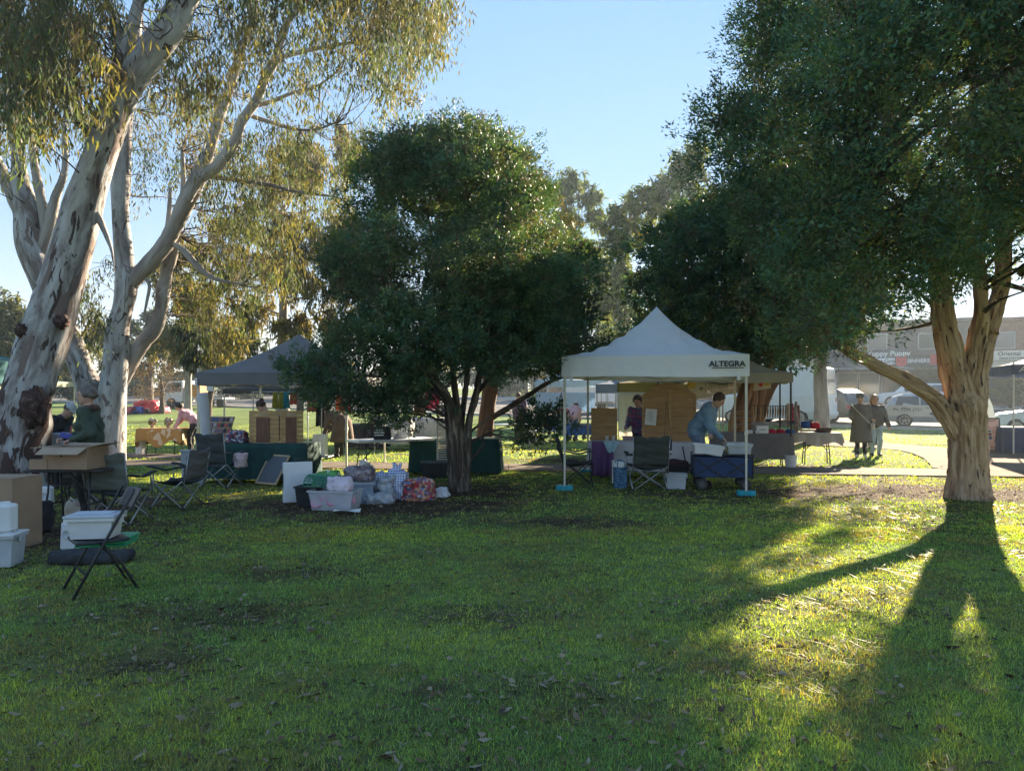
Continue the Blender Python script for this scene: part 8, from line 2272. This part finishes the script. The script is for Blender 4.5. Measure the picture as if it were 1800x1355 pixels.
def sign(label, sh, p0, p1, y0, y1, panel, lines, out=-0.2, cat='sign', name='shop_sign'):
    x0, x1 = sx(sh, p0), sx(sh, p1)
    z1, z0 = sign_z(sh, y0, (p0 + p1) / 2), sign_z(sh, y1, (p0 + p1) / 2)
    loc_ = Vector(sh.location) + ru * ((x0 + x1) / 2) + rv * out
    t = thing(name, label, cat, (loc_.x, loc_.y, sh.location.z + z0), road_yaw)
    MB().box((0, 0, (z1 - z0) / 2), (x1 - x0, 0.08, z1 - z0)).build('panel', panel, t, bevel=0.01)
    for s_, fx, fz, fs, mt in lines:
        text('lettering', s_, (z1 - z0) * fs, mt, t, ((fx - 0.5) * (x1 - x0), -0.045, (z1 - z0) * fz), bold=0.01)
    return t, x1 - x0, z1 - z0
m_lw = M('letter_white', (0.75, 0.75, 0.72), 0.6, 0.03); m_lb = M('letter_black', (0.05, 0.045, 0.05), 0.6); m_signw = M('sign_white', (0.66, 0.68, 0.68), 0.6, 0.04)
sign('dark upper sign reading Yuppy Puppy above the dog grooming board', sh1, 1538, 1586, 614, 630, m_navy, [('Yuppy Puppy', 0.5, 0.5, 0.80, m_lw)])
sign('white board reading Dog Groo under the Yuppy Puppy sign', sh1, 1539, 1573, 629.5, 641, m_signw, [('Dog Groo', 0.5, 0.5, 0.85, m_lb)])
ts, w_, h_ = sign('dark SINNERS sign with red emblem', sh2, 1574, 1634, 626, 644, M('sinners_black', (0.035, 0.035, 0.04), 0.5), [('SINNERS', 0.675, 0.5, 0.50, m_lw)], out=-0.32)
m_emb = M('emblem_red', (0.50, 0.05, 0.06), 0.5)
disc('emblem', -w_ * 0.32, h_ * 0.42, h_ * 0.48, m_emb, ts, y=-0.05); 
for s_ in (-1, 1): MB().prism([(-w_ * 0.32 + s_ * h_ * 0.15, h_ * 0.8), (-w_ * 0.32 + s_ * h_ * 0.45, h_ * 0.7), (-w_ * 0.32 + s_ * h_ * 0.46, h_ * 1.1)], 1, -0.052, -0.045).build('emblem', m_emb, ts)
for s_ in (-1, 1): disc('emblem_eye', -w_ * 0.32 + s_ * h_ * 0.18, h_ * 0.48, h_ * 0.08, m_lb, ts, y=-0.056, n=8)
sign('red panel with white lettering right of the SINNERS sign', sh2, 1634.5, 1665, 623, 641, m_redf, [('NOW', 0.25, 0.68, 0.3, m_lw), ('MELB', 0.3, 0.3, 0.36, m_lw)][:0])
sign('pale restaurant fascia reading Oriental in dark letters', sh3, 1746, 1812, 616, 633, M('fascia_cream', (0.64, 0.60, 0.50), 0.6, 0.04), [('Oriental', 0.42, 0.64, 0.58, m_lb), ('Chinese & Thai Cuisine', 0.5, 0.2, 0.24, m_lb)])
sign('pale yellow window poster under the Oriental fascia', sh3, 1749, 1780, 648, 661, M('poster_yellow', (0.60, 0.60, 0.34), 0.6), [('Thai', 0.5, 0.25, 0.4, m_lb)], out=-0.05, cat='poster', name='poster')
sign('white window poster under the SINNERS sign', sh2, 1566, 1597, 646, 656, m_signw, [], out=-0.05, cat='poster', name='poster')
# clipped shrubs on the far pavement
def ball_tree(label, px, py, rpx, d, seed):
    t = thing('clipped_tree', label, 'tree', (PX(px, d), d, terr(d) + 0.14), 0, 'clipped street trees')
    zc = PZ(py, d) - t.location.z; r_ = rpx * d / F
    tr = limb(np.array([(0, 0, -0.05), (0.02, 0, zc * 0.4), (0, 0, zc)]), [0.09, 0.075, 0.05], 8, 10, 0.04, seed)
    wood('trunk', [tr], m_twig, t)
    g = np.random.default_rng(seed)
    lv = lobe_leaves(np.array([(0, 0, zc)]), np.array([(r_, r_, r_ * 0.95)]), g, 420, 16, 0.11, 0.05, palO * 0.8, 0.09, fill_n=900, fill_s=0.2, up=0.0)
    leaf_mesh('crown', *lv, t, m_leafb)
ball_tree('round clipped tree before the SINNERS shop', 1628, 668, 23, 55.5, 401)
ball_tree('round clipped tree before the restaurant window', 1775, 685, 24, 50.5, 402)
# ------------------------------------------------------------------ belt of trees round the park
belt = [(-40, 70, 70), (60, 78, 62), (150, 66, 56), (215, 82, 60), (330, 80, 58), (400, 72, 64), (470, 84, 62), (560, 70, 66), (640, 80, 58), (700, 74, 55), (770, 84, 60), (860, 76, 52), (925, 88, 60), (1000, 80, 70), (1075, 90, 80), (1150, 84, 80), (1240, 88, 85), (1330, 90, 80), (1420, 94, 80), (1900, 84, 75), (2000, 80, 70)]
words_ = ['leftmost tree of the far belt, beyond the teal gazebo', 'far tree behind the leaning gum', 'far tree seen between the two gums', 'far tree right of the forked gum', 'far tree above the white truck', 'far tree left of the grey gazebo peak', 'far tree behind the grey gazebo peak', 'far tree behind the left side of the bushy tree', 'far tree glimpsed behind the clothes rails', 'far tree glimpsed above the trestle table', 'far tree behind the clustered stems', 'far tree right of the reddish trunk', 'far tree behind the low sprig', 'far tree behind the slim open gum', 'far tree behind the broad hazy gum', 'far tree behind the white tent peak', 'far tree behind the hedge-like tree', 'far tree behind the tan gazebo', 'far tree above the camper van', 'far tree beyond the navy gazebo', 'rightmost far tree beyond the navy gazebo']
for i, (px, d, top) in enumerate(belt):
    g = np.random.default_rng(500 + i)
    parts = []
    for k in range(9):
        parts.append((px + g.uniform(-42, 42), HOR + 5 - g.uniform(12, top * 1.05 - 10) * (1 if k else 1.0), g.uniform(16, 27), g.uniform(12, 20)))
    far_tree(words_[i], px, d, 0, [palO, palY, palK][i % 3] if px < 1100 else palO, 0.28, parts, 520 + i, m_leafb, m_gumpale if i % 3 else m_twig, 420, (0.45, 0.2), 'park_tree')

# ================================================================== HAZE
hzm = bpy.data.materials.new('morning_haze'); hzm.use_nodes = True
hn = hzm.node_tree; hn.nodes.clear()
pv = hn.nodes.new('ShaderNodeVolumePrincipled')
pv.inputs['Color'].default_value = (0.72, 0.86, 1.0, 1)
pv.inputs['Density'].default_value = 0.0008
pv.inputs['Anisotropy'].default_value = 0.4
ho = hn.nodes.new('ShaderNodeOutputMaterial')
hn.links.new(pv.outputs[0], ho.inputs['Volume'])
hz = MB().box((0, 640, 8.5), (1820, 1540, 19)).build('haze', hzm)
tag(hz, 'thin sunlit morning haze over the park and street', 'haze', kind='stuff')
